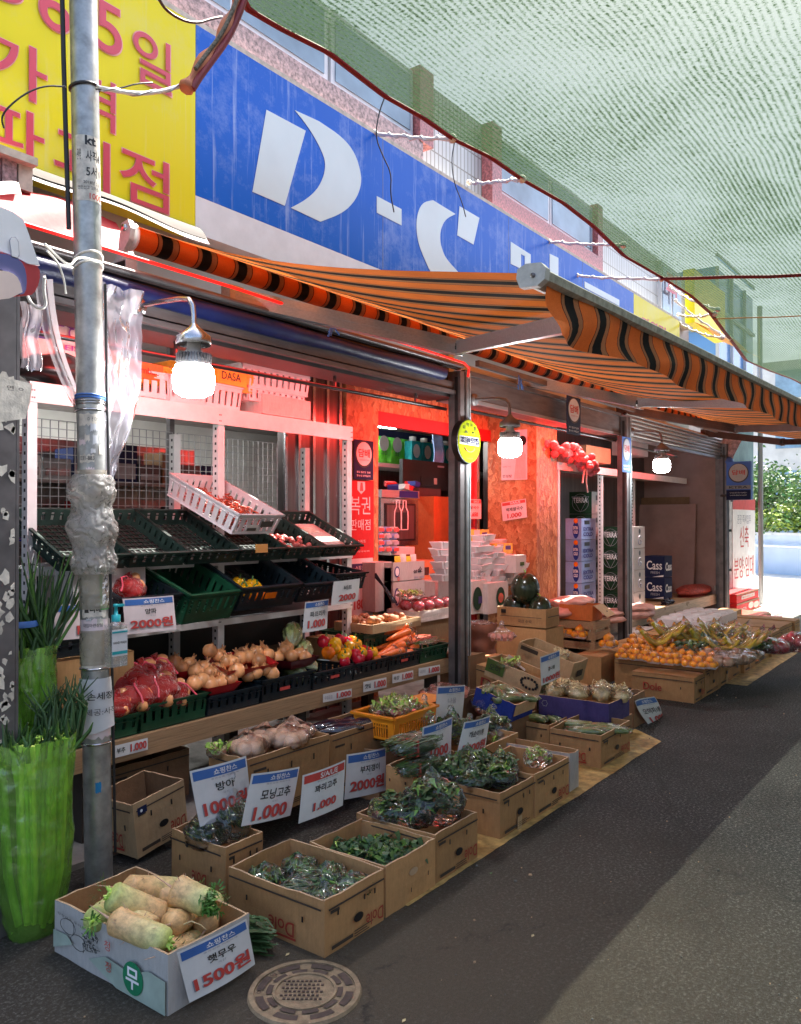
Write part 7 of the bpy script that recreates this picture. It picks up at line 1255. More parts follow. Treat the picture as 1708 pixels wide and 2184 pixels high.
# foam trays, mango cartons, watermelons
random.seed(19); FT = thing('foam_tray', 'white foam tray in the stack right of the shutter post', 'foam tray', group='stacked white foam trays'); b = MB(); b.grid(lambda u, v: Vector(((-.5 + u) * .21 * (1 if 1 else 1) * (.84 + .16 * v), -.075 * (.84 + .16 * v), .045 * v)), 1, 2, FOAM); b.lathe([(.0, 0), (.095, 0), (.125, .042), (.132, .045), (.128, .05), (.118, .045), (.09, .006), (0, .006)], FOAM, 4, T3(rz=pi / 4) @ Matrix.Diagonal((1, .78, 1, 1)), sm=False); b.build('tray_body', FT)
pts = []
for i, (x, yb, n) in enumerate(((946, 1238, 6), (1016, 1240, 6), (1046, 1240, 6), (1076, 1243, 4), (1100, 1248, 4), (1022, 1230, 7), (1056, 1222, 6), (1082, 1222, 3))):
    q = P(x, yb, y=4.35 + .2 * (i > 5));
    for k in range(n): pts.append((q.x + rnd(-.035, .035), q.y + rnd(-.03, .03), q.z + k * .062, (rnd(-.06, .06), rnd(-.06, .06), rnd(-.35, .35)), 1.35))
many(FT, pts)
q = P(1006, 1310, y=4.2)
t = carton('mango_carton', 'pinkish carton printed with a big green fruit, right of the shutter post', q.x, 4.2, q.z, .30, .4, P(1006, 1240, y=4.2).z - q.z, CARDP, closed=True, marks=False); b = MB(); disc(b, .09, .15, .085, .115, CARDG, -.014); b.box(.10, .17, -.018, -.016, .10, .17, CARDPU); b.build('print', t)
q = P(1040, 1310, y=4.15); t = carton('mango_carton', 'pinkish carton with a dark green mango picture beside the foam trays', q.x, 4.15, q.z, .42, .36, P(1040, 1245, y=4.15).z - q.z, CARDP, closed=True, marks=False, seed=2); b = MB(); disc(b, .24, .16, .085, .10, CARDG, -.014); disc(b, .24, .15, .05, .05, CHILI, -.017); b.build('print', t)
for k, (x, yt, yb, y) in enumerate(((1004, 1130, 1158, 4.4), (1054, 1160, 1182, 4.3))): t, W, H2 = gbox('yellow_carton', ('yellow carton of cups against the chipboard', 'small yellow carton lying on the foam trays')[k], x, x + 38, yt, yb, y, .2, CARDP); b = MB(); b.box(W * .5, W + .004, -.004, .2, -.002, H2 + .003, YP); b.box(-.004, .06, -.003, .19, -.002, H2 + .002, YP); b.box(W * .6, W * .9, -.006, -.0042, H2 * .4, H2 * .8, CARDPU); b.build('yellow_print', t)
t, W, H2 = gbox('brown_carton', 'small pale carton between the foam trays and the chipboard edge', 1100, 1122, 1184, 1222, 4.1, .2, CARDP); b = MB(); b.box(W * .4, W * .8, -.003, -.001, H2 * .4, H2 * .6, CARDGR); b.build('print', t)
t, WB = px_carton('watermelon_box', 'brown box of watermelons in front of the chipboard partition', (1164, 1340), 1192, 1060, 1299, yover=3.5, seed=41, m=CARDR if 0 else CARD, marks=False); b = MB(); b.box(.02, WB[3] - .02, -.014, -.013, WB[5] * .55, WB[5] * .59, INKD); b.box(-.014, -.013, .04, WB[4] - .04, WB[5] * .50, WB[5] * .53, INKD); b.text('국산 수박', (-.014, WB[4] * .55, WB[5] * .2), (0, -WB[4] * .28, 0), (0, 0, WB[5] * .18), INKD, .02); b.box(-.014, -.013, WB[4] * .80, WB[4] * .90, WB[5] * .66, WB[5] * .86, BLACK); b.build('print', t)
carton('produce_box', 'pinkish brown box under the watermelon box', WB[0], WB[1], .0, WB[3] + .1, WB[4], WB[2] - .01, CARD, closed=True, marks=False, seed=6)
def melon(lab, c, r, rz=0): t = thing('watermelon', lab, 'watermelon', c, rz); b = MB(); b.ball((0, 0, 0), (r, r * .98, r * 1.12), WMEL, 30, 20); b.build('rind', t); b = MB(); b.tube([(0, 0, r * 1.1), (-.01, 0, r * 1.25), (-.03, .01, r * 1.32)], [.008, .005, .004], GRNL, 6); b.build('stem', t)
mx_ = WB[0] + WB[3] * .5; mt = WB[2] + WB[5]; melon('big dark watermelon standing on top of the watermelon box', (mx_, P(1120, 1255, x=mx_).y, P(1120, 1255, x=mx_).z), .145)
melon('watermelon lying at the left in the box under the big one', (mx_, WB[1] + WB[4] * .78, mt - .02), .115); melon('watermelon lying at the right in the box under the big one', (mx_, WB[1] + WB[4] * .25, mt - .02), .115)
t = thing('paper_sack', 'torn brown produce sack right of the shutter post', 'sack', P(1020, 1390, y=3.75)); b = MB(); 
def sk(u, v): a = 2 * pi * u; n1 = noise.noise((cos(a), sin(a), v * 3)); s_ = (1 + .14 * n1); return Vector((.16 * cos(a) * s_, .16 * sin(a) * s_, .26 * v + (.02 * noise.noise((u * 20, 0, 0)) if v > .95 else 0)))
b.grid(sk, 40, 10, mat('brown_sack', (.20, .06, .03), .7, ns=7, na=.3)); b.build('sack_wall', t); b = MB(); filmblob(b, (0, 0, .22), (.15, .15, .06), FILMH, 5, jit=.4); b.build('plastic_bag', t)
carton('produce_box', 'box under the torn brown sack', P(1006, 1400, y=3.6).x, 3.62, 0, .26, .3, P(1006, 1400, y=3.6).z, CARDD, marks=False, closed=True, seed=8); vbag('fish_pack', 'film wrapped pink pack with a twisted top right of the torn sack', P(1070, 1360, y=3.4), (.13, .11, .05), 'sausage', 301, .5, .07)
# orange box on a wooden crate
q = P(1267, 1336, y=3.55) ; x0 = P(1185, 1340, x=q.x); t = thing('wooden_crate', 'slatted wooden crate carrying the orange box', 'crate', (q.x, q.y, .0)); D_ = min(x0.y - q.y, 1.0); zt = P(1267, 1325, y=3.55).z; b = MB()
for z in (zt - .09, zt - .20, zt - .31): b.box(0, .42, -.012, 0, z, z + .08, CARDL if 0 else PLANK); b.box(-.012, 0, 0, D_, z, z + .08, PLANK)
for x, y in ((0, 0), (.38, 0), (0, D_ - .04)): b.box(x, x + .04, y, y + .04, 0, zt, PLANK)
b.box(0, .42, 0, D_, zt - .02, zt - .008, PLANK); b.build('wooden_slats', t)
h = P(1267, 1291, y=3.55).z - zt; t = carton('orange_box', 'open bright orange carton on the wooden crate', q.x, q.y + .02, zt, .26, D_ * .86, h, CARDR, marks=False, seed=13); b = MB(); b.quad((.0, -.012, h), (.26, -.012, h), (.30, -.14, h * .35), (.02, -.16, h * .3), CARDL); b.box(.16, .18, -.10, -.09, h * .5, h * .5 + .02, BLACK) ; b.build('flap', t)
# ---------------------------------------------------------------- beer shelf bay
rk2 = thing('white_slotted_rack', 'white slotted rack of the right bay behind the beer cartons', 'rack', (0, 0, 0))
for px, y in ((1190, 4.2), (1283, 4.25), (1352, 4.5)):
    x = P(px, 1150, y=y).x; b = MB(); slotted(b, x, y, .03, P(1190, 985, y=4.2).z); b.build('upright', rk2)
zt = P(1190, 985, y=4.2).z; b = MB(); b.box(P(1186, 1000, y=4.2).x, 13.6, 4.185, 4.198, zt - .09, zt, WHITER); b.box(P(1186, 1000, y=4.2).x, 13.6, 4.2, 4.9, zt - .02, zt - .005, WHITER); b.build('top_beam', rk2)
def beer(lab, x0, y0, z0, d, w_, h, m, front, side, fm=INKW, group=None):
    """case of beer: long printed face towards the near end of the alley, narrow end to the street"""
    t = thing('beer_case', lab, 'beer case', (x0, y0, z0), 0, group); b = MB(); b.box(0, w_, 0, d, 0, h, m[0]); b.box(-.002, w_ + .002, -.002, 0, 0, h, m[1]) if m[1] else None; b.build('carton_body', t)
    b = MB(); front(b, d, h); b.build('front_print', t); b = MB(); side(b, w_, h); b.build('end_print', t); return t
def f_terra(b, d, h):
    b.text('TERRA', (-.004, d * .82, h * .50), (0, -d * .64, 0), (0, 0, h * .24), INKW, .04); pts = [(-.003, d * .88, h * .78), (-.003, d * .12, h * .78), (-.003, d * .5, h * .08), (-.003, d * .88, h * .78)]; b.tube(pts, .004, GREYP, 4, False); b.tube([(-.003, d * .5 + d * .36 * cos(a), h * .5 + h * .40 * sin(a)) for a in [2 * pi * k / 20 for k in range(21)]], .0025, GREYP, 4, False)
def s_can(b, w_, h):
    b.box(w_ * .38, w_ * .58, -.005, -.003, h * .62, h * .84, BLACK); b.box(w_ * .36, w_ * .62, -.005, -.003, h * .1, h * .4, CARDW)
def f_cold(b, d, h):
    b.ball((-.001, d * .35, h * .45), (.003, d * .20, h * .40), CARDBL, 20, 12); b.ball((-.003, d * .35, h * .88), (.003, d * .14, h * .12), PEPO, 12, 8); b.text('EXTRA', (-.006, d * .50, h * .48), (0, -d * .30, 0), (0, 0, h * .15), INKW, .05); b.text('COLD', (-.006, d * .48, h * .28), (0, -d * .26, 0), (0, 0, h * .15), INKW, .05)
def s_cold(b, w_, h): b.box(w_ * .2, w_ * .55, -.004, -.002, h * .72, h * .9, BLACK); b.text('EXTRA', (w_ * .12, -.004, h * .4), (w_ * .7, 0, 0), (0, 0, h * .18), CARDBL, .04); b.text('COLD', (w_ * .12, -.004, h * .16), (w_ * .65, 0, 0), (0, 0, h * .18), CARDBL, .04)
def f_g(b, d, h): b.box(-.003, -.001, d * .1, d * .9, h * .2, h * .7, CARDGY)
def s_g(b, w_, h): b.lathe([(0, 0), (.035, 0)], BLACK, 14, T3((w_ * .5, -.004, h * .78), rx=pi / 2)); b.tube([(w_ * .5 + .06 * cos(a), -.004, h * .36 + h * .2 * sin(a)) for a in [R(50) + R(300) * k / 12 for k in range(13)]] + [(w_ * .5 + .01, -.004, h * .36)], .010, GREYP, 4)
def f_cass(b, d, h): b.text('Cass', (-.004, d * .88, h * .36), (0, -d * .76, 0), (0, 0, h * .42), INKW, .02); b.text('FRESH', (-.004, d * .68, h * .16), (0, -d * .44, 0), (0, 0, h * .12), GREYP, .02); b.poly([(-.004, d * .6, h * .01), (-.004, d * .05, h * .03), (-.004, d * .05, h * .12)], (.001, 0, 0), INKW)
def s_cass(b, w_, h): b.text('Cass', (w_ * .1, -.004, h * .3), (w_ * .8, 0, 0), (0, 0, h * .4), INKW, .06)
ORD = ('lowest', 'second from the bottom', 'third from the bottom', 'fourth from the bottom', 'top')
x0 = P(1240, 1200, y=4.05).x; d_ = P(1206, 1200, x=x0).y - 4.05; w_ = P(1270, 1200, y=4.05).x - x0; zb, zt = P(1240, 1290, y=4.05).z, P(1240, 1104, y=4.05).z
for k in range(4): beer('light blue beer case, ' + (ORD[:3] + ('top',))[k] + ' of its stack', x0, 4.05, zb + (zt - zb) * k / 4, d_, w_, (zt - zb) / 4 - .006, (CARDS, None), f_cold, s_cold, group='light blue beer cases')
x0 = P(1262, 1200, y=4.5).x; d_ = P(1214, 1100, x=x0).y - 4.5; w_ = P(1284, 1200, y=4.5).x - x0; zt = P(1262, 1047, y=4.5).z; zb = .55
for k in range(5): beer('dark green beer case behind the light blue ones, ' + ORD[k] + ' of its stack', x0, 4.5, zb + (zt - zb) * k / 5, d_, w_, (zt - zb) / 5 - .006, (CARDG, CARDGY), f_terra, s_can, group='rear stack of dark green beer cases')
x0 = P(1324, 1200, y=4.12).x; d_ = P(1280, 1200, x=x0).y - 4.12; w_ = P(1346, 1200, y=4.12).x - x0; zt = P(1324, 1122, y=4.12).z; zb = P(1324, 1310, y=4.12).z
for k in range(4): beer('dark green beer case left of the second post, ' + (ORD[:3] + ('top',))[k] + ' of its stack', x0, 4.12, zb + (zt - zb) * k / 4, d_, w_, (zt - zb) / 4 - .006, (CARDG, CARDGY), f_terra, s_can, group='front stack of dark green beer cases')
x0 = P(1352, 1200, y=4.0).x; w_ = P(1375, 1200, y=4.0).x - x0; zt = P(1352, 1122, y=4.0).z; zb = P(1352, 1310, y=4.0).z
for k in range(4): beer('white beer case end with a round black spot, ' + (ORD[:3] + ('top',))[k] + ' of its stack', x0, 4.0, zb + (zt - zb) * k / 4, .4, w_, (zt - zb) / 4 - .006, (CARDW, None), f_g, s_g, group='white beer cases')
x0 = P(1417, 1200, y=4.1).x; d_ = P(1374, 1200, x=x0).y - 4.1; w_ = P(1433, 1200, y=4.1).x - x0; zt = P(1417, 1185, y=4.1).z; zb = P(1417, 1278, y=4.1).z
for k in range(2): beer(('lower', 'upper')[k] + ' navy beer case with white brush lettering', x0, 4.1, zb + (zt - zb) * k / 2, d_, w_, (zt - zb) / 2 - .008, (CARDN, None), f_cass, s_cass, group='navy beer cases')
# wooden beer shelf
a, c_ = P(1339, 1345, y=3.84), P(1522, 1282, y=3.84); ws = thing('pine_shelf', 'low pine shelf under the beer cases, knotty plank at its front', 'shelf', (0, 0, 0)); b = MB(); b.box(a.x - 1.2, 14.05, 3.84, 3.875, .30, .46, PINE); b.build('front_plank', ws); b = MB(); b.box(8.8, 14.05, 3.88, 5.05, .42, .455, CARDL); b.build('shelf_deck', ws)
for x in (8.9, 11.0, 13.5): b = MB(); b.box(x, x + .09, 3.9, 3.98, .03, .42, DKWOOD); b.build('leg', ws)
# sacks of red onions and other goods of the right bay
for k, (px, py, lab) in enumerate(((1478, 1276, 'lower red net sack of onions on the pine shelf'), (1480, 1258, 'upper red net sack of onions with a white label on the pine shelf'))):
    q = P(px, py, y=4.1); t = thing('onion_sack', lab, 'sack', q, group='red net sacks'); b = MB(); filmblob(b, (0, 0, 0), (.62, .22, .095), mat('red_sack_net', (.42, .06, .04), .6, ns=30, na=.5, bp=.6, bs=22) if k == 0 else bpy.data.materials['red_sack_net'], 8 + k, 30, 16, .25); b.build('net_sack', t)
    if k: b = MB(); b.box(.36, .50, -.235, -.23, -.02, .06, CARDW); b.build('white_label', t)
t = thing('onion_sack', 'pink net sack hanging over the top of the rack beside the chipboard partition', 'sack', P(1230, 975, y=4.12), 0); b = MB(); MS = mat('pink_sack_net', (.52, .12, .13), .6, ns=30, na=.4, bp=.6, bs=26)
pts = [P(1165, 955, y=4.2) - t.location, P(1195, 962, y=4.15) - t.location, P(1225, 968, y=4.12) - t.location, P(1250, 985, y=4.08) - t.location, P(1258, 1000, y=4.07) - t.location]
random.seed(23)
for k in range(70): u = rnd(0, 3.98); i = int(u); p = pts[i].lerp(pts[i + 1], u - i); rr = .10 * (1 - .3 * (u > 3)); b.ball(p + Vector((rnd(-rr, rr), rnd(-rr, rr), rnd(-rr, rr) * .8)), .05, MS, 9, 7, jit=.2, sd=k)
b.build('net_of_bulbs', t); b = MB(); b.tube([P(1247, 1000, y=4.05) - t.location, P(1244, 1015, y=4.05) - t.location, P(1242, 1030, y=4.05) - t.location], .012, CARDW, 5); b.tube([P(1252, 1000, y=4.05) - t.location, P(1250, 1025, y=4.05) - t.location, P(1253, 1050, y=4.05) - t.location], .010, CARDW, 5); b.build('loose_tie', t)
gbox('brown_carton', 'brown carton on the rack top beside the pink net sack', 1250, 1302, 948, 982, 4.3, .4, CARDL); t, W, H2 = gbox('clear_storage_box', 'pinkish box on the rack top behind the third lamp', 1346, 1382, 938, 968, 4.4, .3, CARDP)
b = MB(); b.box(0, .02, 0, 1.2, 0, 1.5, WALLP); q = P(1485, 1260, x=13.75); b.build('leaning_cardboard', label='large brown cardboard sheet leaning against the side wall', cat='cardboard', org=(0, 0, 0)).matrix_world = T3((13.72, 4.12, .47), ry=R(6))
b = MB(); b.box(0, .02, 0, 1.1, 0, 1.62, CARDD); b.build('leaning_cardboard', label='taller brown sheet just behind the leaning cardboard', cat='cardboard', org=(0, 0, 0)).matrix_world = T3((13.83, 4.25, .47), ry=R(4))
PK = mat('pink_paper_sack', (.58, .30, .24), .6, ns=6, na=.25, bp=.4, bs=12)
for k, (px, py, y, r, lab) in enumerate(((1220, 1300, 3.95, (.42, .22, .085), 'pinkish folded sacks heaped left of the dark green beer cases'), (1300, 1318, 3.85, (.40, .2, .06), 'flat pinkish sacks behind the orange box'), (1358, 1308, 3.9, (.42, .2, .07), 'pink plastic wrapped pack on the pine shelf beside the post'))):
    t = thing('folded_sack', lab, 'sack', P(px, py, y=y)); b = MB(); filmblob(b, (0, 0, 0), r, PK, 20 + k, 26, 12, .45); filmblob(b, (.05, .02, r[2] * 1.1), (r[0] * .9, r[1], r[2] * .7), PK, 25 + k, 26, 12, .45); b.build('sack_cloth', t)
b = MB(); random.seed(4); q = P(1425, 1288, y=3.95)
for k in range(40): b.tube([q + Vector((rnd(-.2, .2), rnd(-.05, .05), rnd(0, .05))), q + Vector((rnd(-.2, .2), rnd(-.05, .05), rnd(0, .08)))], .010, EGG, 5)
b.build('dark_roots_heap', label='small heap of dark dried roots on the pine shelf', cat='dried roots')
# ---------------------------------------------------------------- row of banana cartons along the street
t, B2 = px_carton('banana_carton', 'long closed brown box printed in red, first of the carton row along the street', (1480, 1500), 1502, 1347, 1446, seed=50, closed=True, dole='up')
c = P(1388, 1482, z=.0)
t = carton('banana_carton', 'closed brown box tilted against the first of the carton row', 5.98, 2.78, .10, .34, 1.02, .24, seed=51, closed=True, dole='up'); t.rotation_euler = (R(8), 0, 0)
carton('banana_carton', 'closed box under the loose mandarin trays behind the tilted box', 6.3, 3.30, .0, .6, .7, P(1240, 1372, y=3.5).z - .02, seed=52, closed=True, marks=False)
edges = [1502, 1537, 1565, 1586, 1610, 1627, 1645, 1664, 1682, 1695, 1706]; bots = [1488, 1474, 1462, 1452, 1440, 1432, 1422, 1413, 1405, 1398]; nm = ('second', 'third', 'fourth', 'fifth', 'sixth', 'seventh', 'eighth', 'ninth', 'tenth', 'eleventh')
row = [B2]; zt = B2[5]
for k in range(10):
    x0 = P(edges[k], 1450, y=2.3).x + .015; x1 = P(edges[k + 1], 1450, y=2.3).x - .01; hh = .275 + .02 * (k > 2) + .012 * (k % 2)
    carton('banana_carton', nm[k] + ' brown box of the carton row along the street', x0, 2.30 + .015 * (k % 3), 0, x1 - x0, .9, hh, seed=60 + k, closed=True, group='carton row along the street', marks=True); row.append((x0, 2.3, 0, x1 - x0, .95, hh))
XE = row[-1][0] + row[-1][3]
for k in range(5):
    x0 = 7.9 + k * 1.12; carton('banana_carton', 'closed box of the second row behind the street row, ' + ('first', 'second', 'third', 'fourth', 'fifth', 'sixth', 'seventh')[k] + ' from the viewer', x0, 3.30, 0, 1.1, .30, zt + .06, seed=80 + k, closed=True, marks=False)
# film wrapped packs: mandarins
mp = thing('mandarin_pack', 'film wrapped foam tray of mandarins', 'mandarin pack'); b = MB(); b.lathe([(0, 0), (.115, 0), (.145, .025), (.15, .028), (.14, .028), (.11, .005), (0, .005)], FOAM, 4, T3(rz=pi / 4) @ Matrix.Diagonal((1.15, .85, 1, 1)), sm=False); b.build('foam_tray', mp)
random.seed(30); mpos = [(-.062, -.048, .05), (.062, -.045, .05), (-.06, .046, .05), (.06, .046, .05), (0, .0, .06), (-.03, 0, .12), (.045, .01, .115)]
for p in mpos: b = MB(); b.ball(p, (.052, .052, .045), MAND, 12, 9); b.build('mandarin', mp)
b = MB()
def heap(u, v):
    a = 2 * pi * u; r = (1 - v) ** .75; n1 = noise.noise((cos(a) * 2, sin(a) * 2, v * 4)); return Vector((.135 * cos(a) * r * (1 + .06 * n1), .105 * sin(a) * r * (1 + .06 * n1), .012 + .175 * v ** .85 * (1 + .07 * n1)))
b.grid(heap, 34, 12, FILM); b.build('film', mp)
MG = 'film wrapped mandarin packs'
def place_packs(src, spots, grp, labf):
    for k, (x, y, z, rz, s_) in enumerate(spots):
        if k == 0: src.location = (x, y, z); src.rotation_euler = (0, 0, rz); src.scale = (s_,) * 3; src['label'] = labf(k); src['group'] = grp
        else: copy_thing(src, (x, y, z), (0, 0, rz), labf(k), grp, s_)
def on(px, py, z): q = P(px, py, z=z); return (q.x, q.y, z)
ZT = .30; Z1 = P(1240, 1372, y=3.5).z
msp = []
for px, py, z, s_ in ((1172, 1343, Z1, .8), (1192, 1350, Z1, .8), (1216, 1354, Z1, .8), (1236, 1360, Z1, .8), (1298, 1380, .34, .85)): msp.append((*on(px, py, z), rnd(-.3, .3), s_))
for r in range(4):
    for c in range(9): msp.append((*on(1328 + c * 23 + r * 9 + rnd(-4, 4), 1404 + c * 2.7 - r * 11 + rnd(-1.5, 1.5), ZT), rnd(-.5, .5), .66))
ml = ['film wrapped mandarin pack farthest left, beside the watermelon box', 'second mandarin pack from the left, below the orange box', 'third mandarin pack from the left, below the orange box', 'rightmost of the mandarin packs below the orange box', 'film wrapped mandarin pack just in front of the second shutter post', 'film wrapped mandarin pack nearest the viewer on the carton row']
place_packs(mp, msp, MG, lambda k: ml[k] if k < 6 else 'film wrapped mandarin pack in the heap on the street side of the carton row')
# banana hands in film
bn = thing('banana_hand', 'film wrapped hand of bananas', 'bananas'); 
for k in range(6):
    b = MB(); o = (k - 2.5) * .032; pts = [Vector((-.13 + .26 * u, o * (1 - .5 * u), .03 + .10 * (2 * u - 1) ** 2 + .01 * (k % 2))) for u in [j / 8 for j in range(9)]]; b.tube(pts, [.008, .017, .021, .023, .023, .022, .019, .012, .006], BAN if k % 2 else BANG, 8); b.build('banana', bn)
b = MB(); b.tube([(.12, 0, .11), (.15, 0, .15)], .02, BANG, 8); b.build('crown', bn)
b = MB(); b.grid(lambda u, v: Vector(((-.17 + .34 * u), (-.11 + .22 * v), .05 + .075 * sin(pi * v) ** .6 + .10 * (2 * u - 1) ** 2 - .02 + .012 * noise.noise((u * 6, v * 6, 1)))), 20, 12, FILMH); b.build('film', bn)
bsp = []
for i, (px, py, z, s_) in enumerate(((1400, 1378, .36, 1.3), (1425, 1362, .42, 1.35), (1445, 1366, .38, 1.3), (1478, 1372, .36, 1.35), (1502, 1374, .36, 1.3), (1520, 1384, .34, 1.3), (1498, 1360, .42, 1.35), (1530, 1364, .42, 1.35), (1548, 1376, .38, 1.3), (1565, 1384, .34, 1.3), (1576, 1392, .34, 1.25), (1540, 1394, .33, 1.3), (1588, 1374, .38, 1.3), (1600, 1382, .36, 1.3), (1562, 1362, .42, 1.3), (1612, 1372, .4, 1.2))): bsp.append((*on(px, py, z), R(115) + rnd(-.5, .5), s_ * .85))
place_packs(bn, bsp, 'film wrapped banana hands', lambda k: ('film wrapped hand of bananas nearest the viewer, on the left', 'film wrapped hand of bananas pointing up below the dark shelf space')[k] if k < 2 else 'film wrapped hand of bananas in the heap on the far cartons')
for k, (px, py, z) in enumerate(((1545, 1418, ZT), (1565, 1414, ZT), (1582, 1408, ZT), (1530, 1406, ZT), (1470, 1395, ZT), (1500, 1396, ZT), (1612, 1392, ZT), (1625, 1384, ZT))): vbag('fruit_pack', 'shiny film pack of fruit on the carton row, ' + ('right of the mandarins', 'fourth carton', 'fifth carton', 'between mandarins and bananas', 'first dark one behind the mandarins', 'second dark one behind the mandarins', 'dark one at the far end', 'last one at the far end')[k], Vector(on(px, py, z)) + Vector((0, 0, .03)), (.20, .16, .075), 'roots' if k < 4 else 'leafy', 320 + k, k, 0)
# white punnet boxes, red fruit boxes, stacks at the end
pn = thing('white_punnet_tray', 'row of white scalloped punnet boxes', 'punnet tray'); b = MB(); b.box(0, 1.5, 0, .62, 0, .15, FOAM)
for i in range(5):
    for j in range(3): b.lathe([(.13, .15), (.12, .175), (.0, .185)], FOAM, 10, T3((.15 + i * .3, .11 + j * .2, 0)) @ Matrix.Diagonal((1, .75, 1, 1))); b.box(.14 + i * .3, .16 + i * .3, -.003, 0, .03, .06, BLACK) if j == 0 else None
b.build('punnet_lids', pn); pn.location = P(1505, 1352, y=3.0); pn['label'] = 'long white scalloped punnet tray behind the bananas'
o = copy_thing(pn, P(1600, 1376, y=2.55), (0, 0, 0), 'shorter white scalloped punnet tray at the far right end', scale=(.8, .9, .9)); o = copy_thing(pn, P(1540, 1352, y=3.3), (0, 0, 0), 'rearmost white scalloped punnet tray behind the long one', scale=(.9, .6, .8))
for i, (px0, px1, yt, yb, y, m, lab) in enumerate(((1571, 1626, 1268, 1287, 3.75, CARDRED, 'top red fruit carton of the stack at the alley end'), (1571, 1628, 1288, 1309, 3.75, CARDRED, 'middle red and white fruit carton of the stack at the alley end'), (1570, 1632, 1310, 1334, 3.75, CARDRED, 'lowest red fruit carton of the stack at the alley end'))):
    t, W, H2 = gbox('fruit_carton', lab, px0, px1 - 9, yt, yb, y, .5, m, group='stack of red fruit cartons')
    b = MB(); b.box(W, W + .01, -.002, .5, 0, H2, CARDW); b.box(-.003, W, -.004, 0, H2 * .82, H2 * .98, CARDD)
    if i == 0: b.box(W * .2, W * .8, -.006, -.004, H2 * .3, H2 * .7, CARDP); b.text('MANGO 100', (W * .24, -.008, H2 * .4), (W * .5, 0, 0), (0, 0, H2 * .2), REDP, .02)
    else: disc(b, W * .6, H2 * .45, W * .12, H2 * .36, CHILI, -.007); disc(b, W * .84, H2 * .35, W * .13, H2 * .36, CHILI, -.009); b.text('SANTA', (W * .06, -.008, H2 * .2), (W * .34, 0, 0), (0, 0, H2 * .26), CARDP, .02)
    b.build('print', t)
for i, (px0, px1, yt, yb, y, lab) in enumerate(((1600, 1645, 1325, 1345, 3.2, 'dark fruit box with red goods at the far right end'), (1640, 1672, 1332, 1352, 2.9, 'first long red fruit box at the right edge of the picture'), (1672, 1708, 1334, 1356, 2.9, 'second long red fruit box at the right edge of the picture'), (1655, 1690, 1356, 1380, 2.5, 'white topped fruit box near the right edge of the picture'))):
    t, W, H2 = gbox('fruit_box', lab, px0, px1, yt, yb, y, .6, (CARDD, CARDRED, CARDRED, CARDRED)[i]); b = MB(); b.box(.02, W - .02, .02, .58, H2, H2 + .03, (CHILI, APP, APP, CARDW)[i]); b.build('fruit_top', t)
for k, (px, py, z) in enumerate(((1690, 1384, .3), (1706, 1376, .35), (1650, 1388, .3))): t = thing('apple_bag', 'red apples in film at the right edge, ' + ('near one', 'far one', 'left one')[k], 'apples', Vector(on(px, py, z))); b = MB(); [b.ball((.1 * cos(i * 2.4) * (i > 0), .1 * sin(i * 2.4) * (i > 0), .05 + .03 * (i % 2)), .06, APP, 10, 8) for i in range(6)]; b.build('apples', t); b = MB(); filmblob(b, (0, 0, .05), (.2, .2, .09), FILM, k, 20, 10, .2); b.build('film', t)
psign('white price sign hanging from a box at the far right end of the row', (1668, 1357), (1680, 1352), (1672, 1392), 2.28, [('감귤', .2, .8, .5, .7, 'g')], head=None, bendk=.02)
carton('pale_tray', 'pale low crate behind the mandarins at the foot of the second post', P(1345, 1378, y=3.6).x, 3.6, .05, .9, .3, .26, CARDP, closed=True, marks=False, seed=90)
# ---------------------------------------------------------------- tobacco sign box, far street
q = P(1549, 1066, x=13.7); y1 = P(1601, 1066, x=13.7).y; W = q.y - y1; H2 = P(1549, 985, x=13.7).z - q.z; t = thing('tobacco_sign_box', 'blue tobacco sign box with KTRA lettering sticking out at the far corner', 'sign', q)
b = MB(); b.box(0, .12, -W, 0, 0, H2, mat('blue_sign_box', (.02, .12, .50), .35, na=.1)); b.build('case', t); b = MB(); b.box(-.004, 0, -W, 0, H2 * .28, H2 * .38, CARDGY); b.box(-.004, 0, -W, 0, 0, H2 * .26, CARDN); b.poly([(-.006, -W / 2 + W * .42 * cos(2 * pi * k / 32), H2 * .70 + W * .42 * sin(2 * pi * k / 32)) for k in range(32)], (.003, 0, 0), BLACK); b.poly([(-.01, -W / 2 + W * .38 * cos(2 * pi * k / 32), H2 * .71 + W * .38 * sin(2 * pi * k / 32)) for k in range(32)], (.004, 0, 0), CARDW); b.build('panels', t)
b = MB(); b.text('담배', (-.014, -W * .24, H2 * .65), (0, -W * .54, 0), (0, 0, H2 * .13), REDP, .04); b.text('KTRA', (-.008, -W * .12, H2 * .30), (0, -W * .76, 0), (0, 0, H2 * .06), BLK, .03); b.text('담배판매인회 지정업소', (-.008, -W * .15, H2 * .17), (0, -W * .7, 0), (0, 0, H2 * .03), INKW, 0); b.text('www.ktra.co.kr', (-.008, -W * .15, H2 * .11), (0, -W * .7, 0), (0, 0, H2 * .03), INKW, 0); b.build('lettering', t)
b = MB(); b.tube([(13.9, 3.72, 2.75), (13.75, 3.6, 2.72)], .02, POST, 6); b.tube([(13.9, 3.72, 2.1), (13.75, 3.6, 2.1)], .02, POST, 6); b.tube([(14.1, 3.6, 2.0), (14.1, 3.6, 3.1)], .025, POST, 6); b.build('sign_bracket', label='steel bracket of the blue tobacco sign box', cat='bracket')
t = thing('barber_banner', 'small blue and pinkish rag of a banner above the tobacco sign box', 'banner', P(1565, 970, x=14.0)); b = MB(); b.grid(lambda u, v: Vector((.02 * sin(u * 8), .18 - .32 * u * (.4 + .6 * v), -.1 + .38 * v)), 10, 8, mat('faded_banner', (.55, .35, .32), .6, ns=14, na=.6)); b.build('cloth', t)
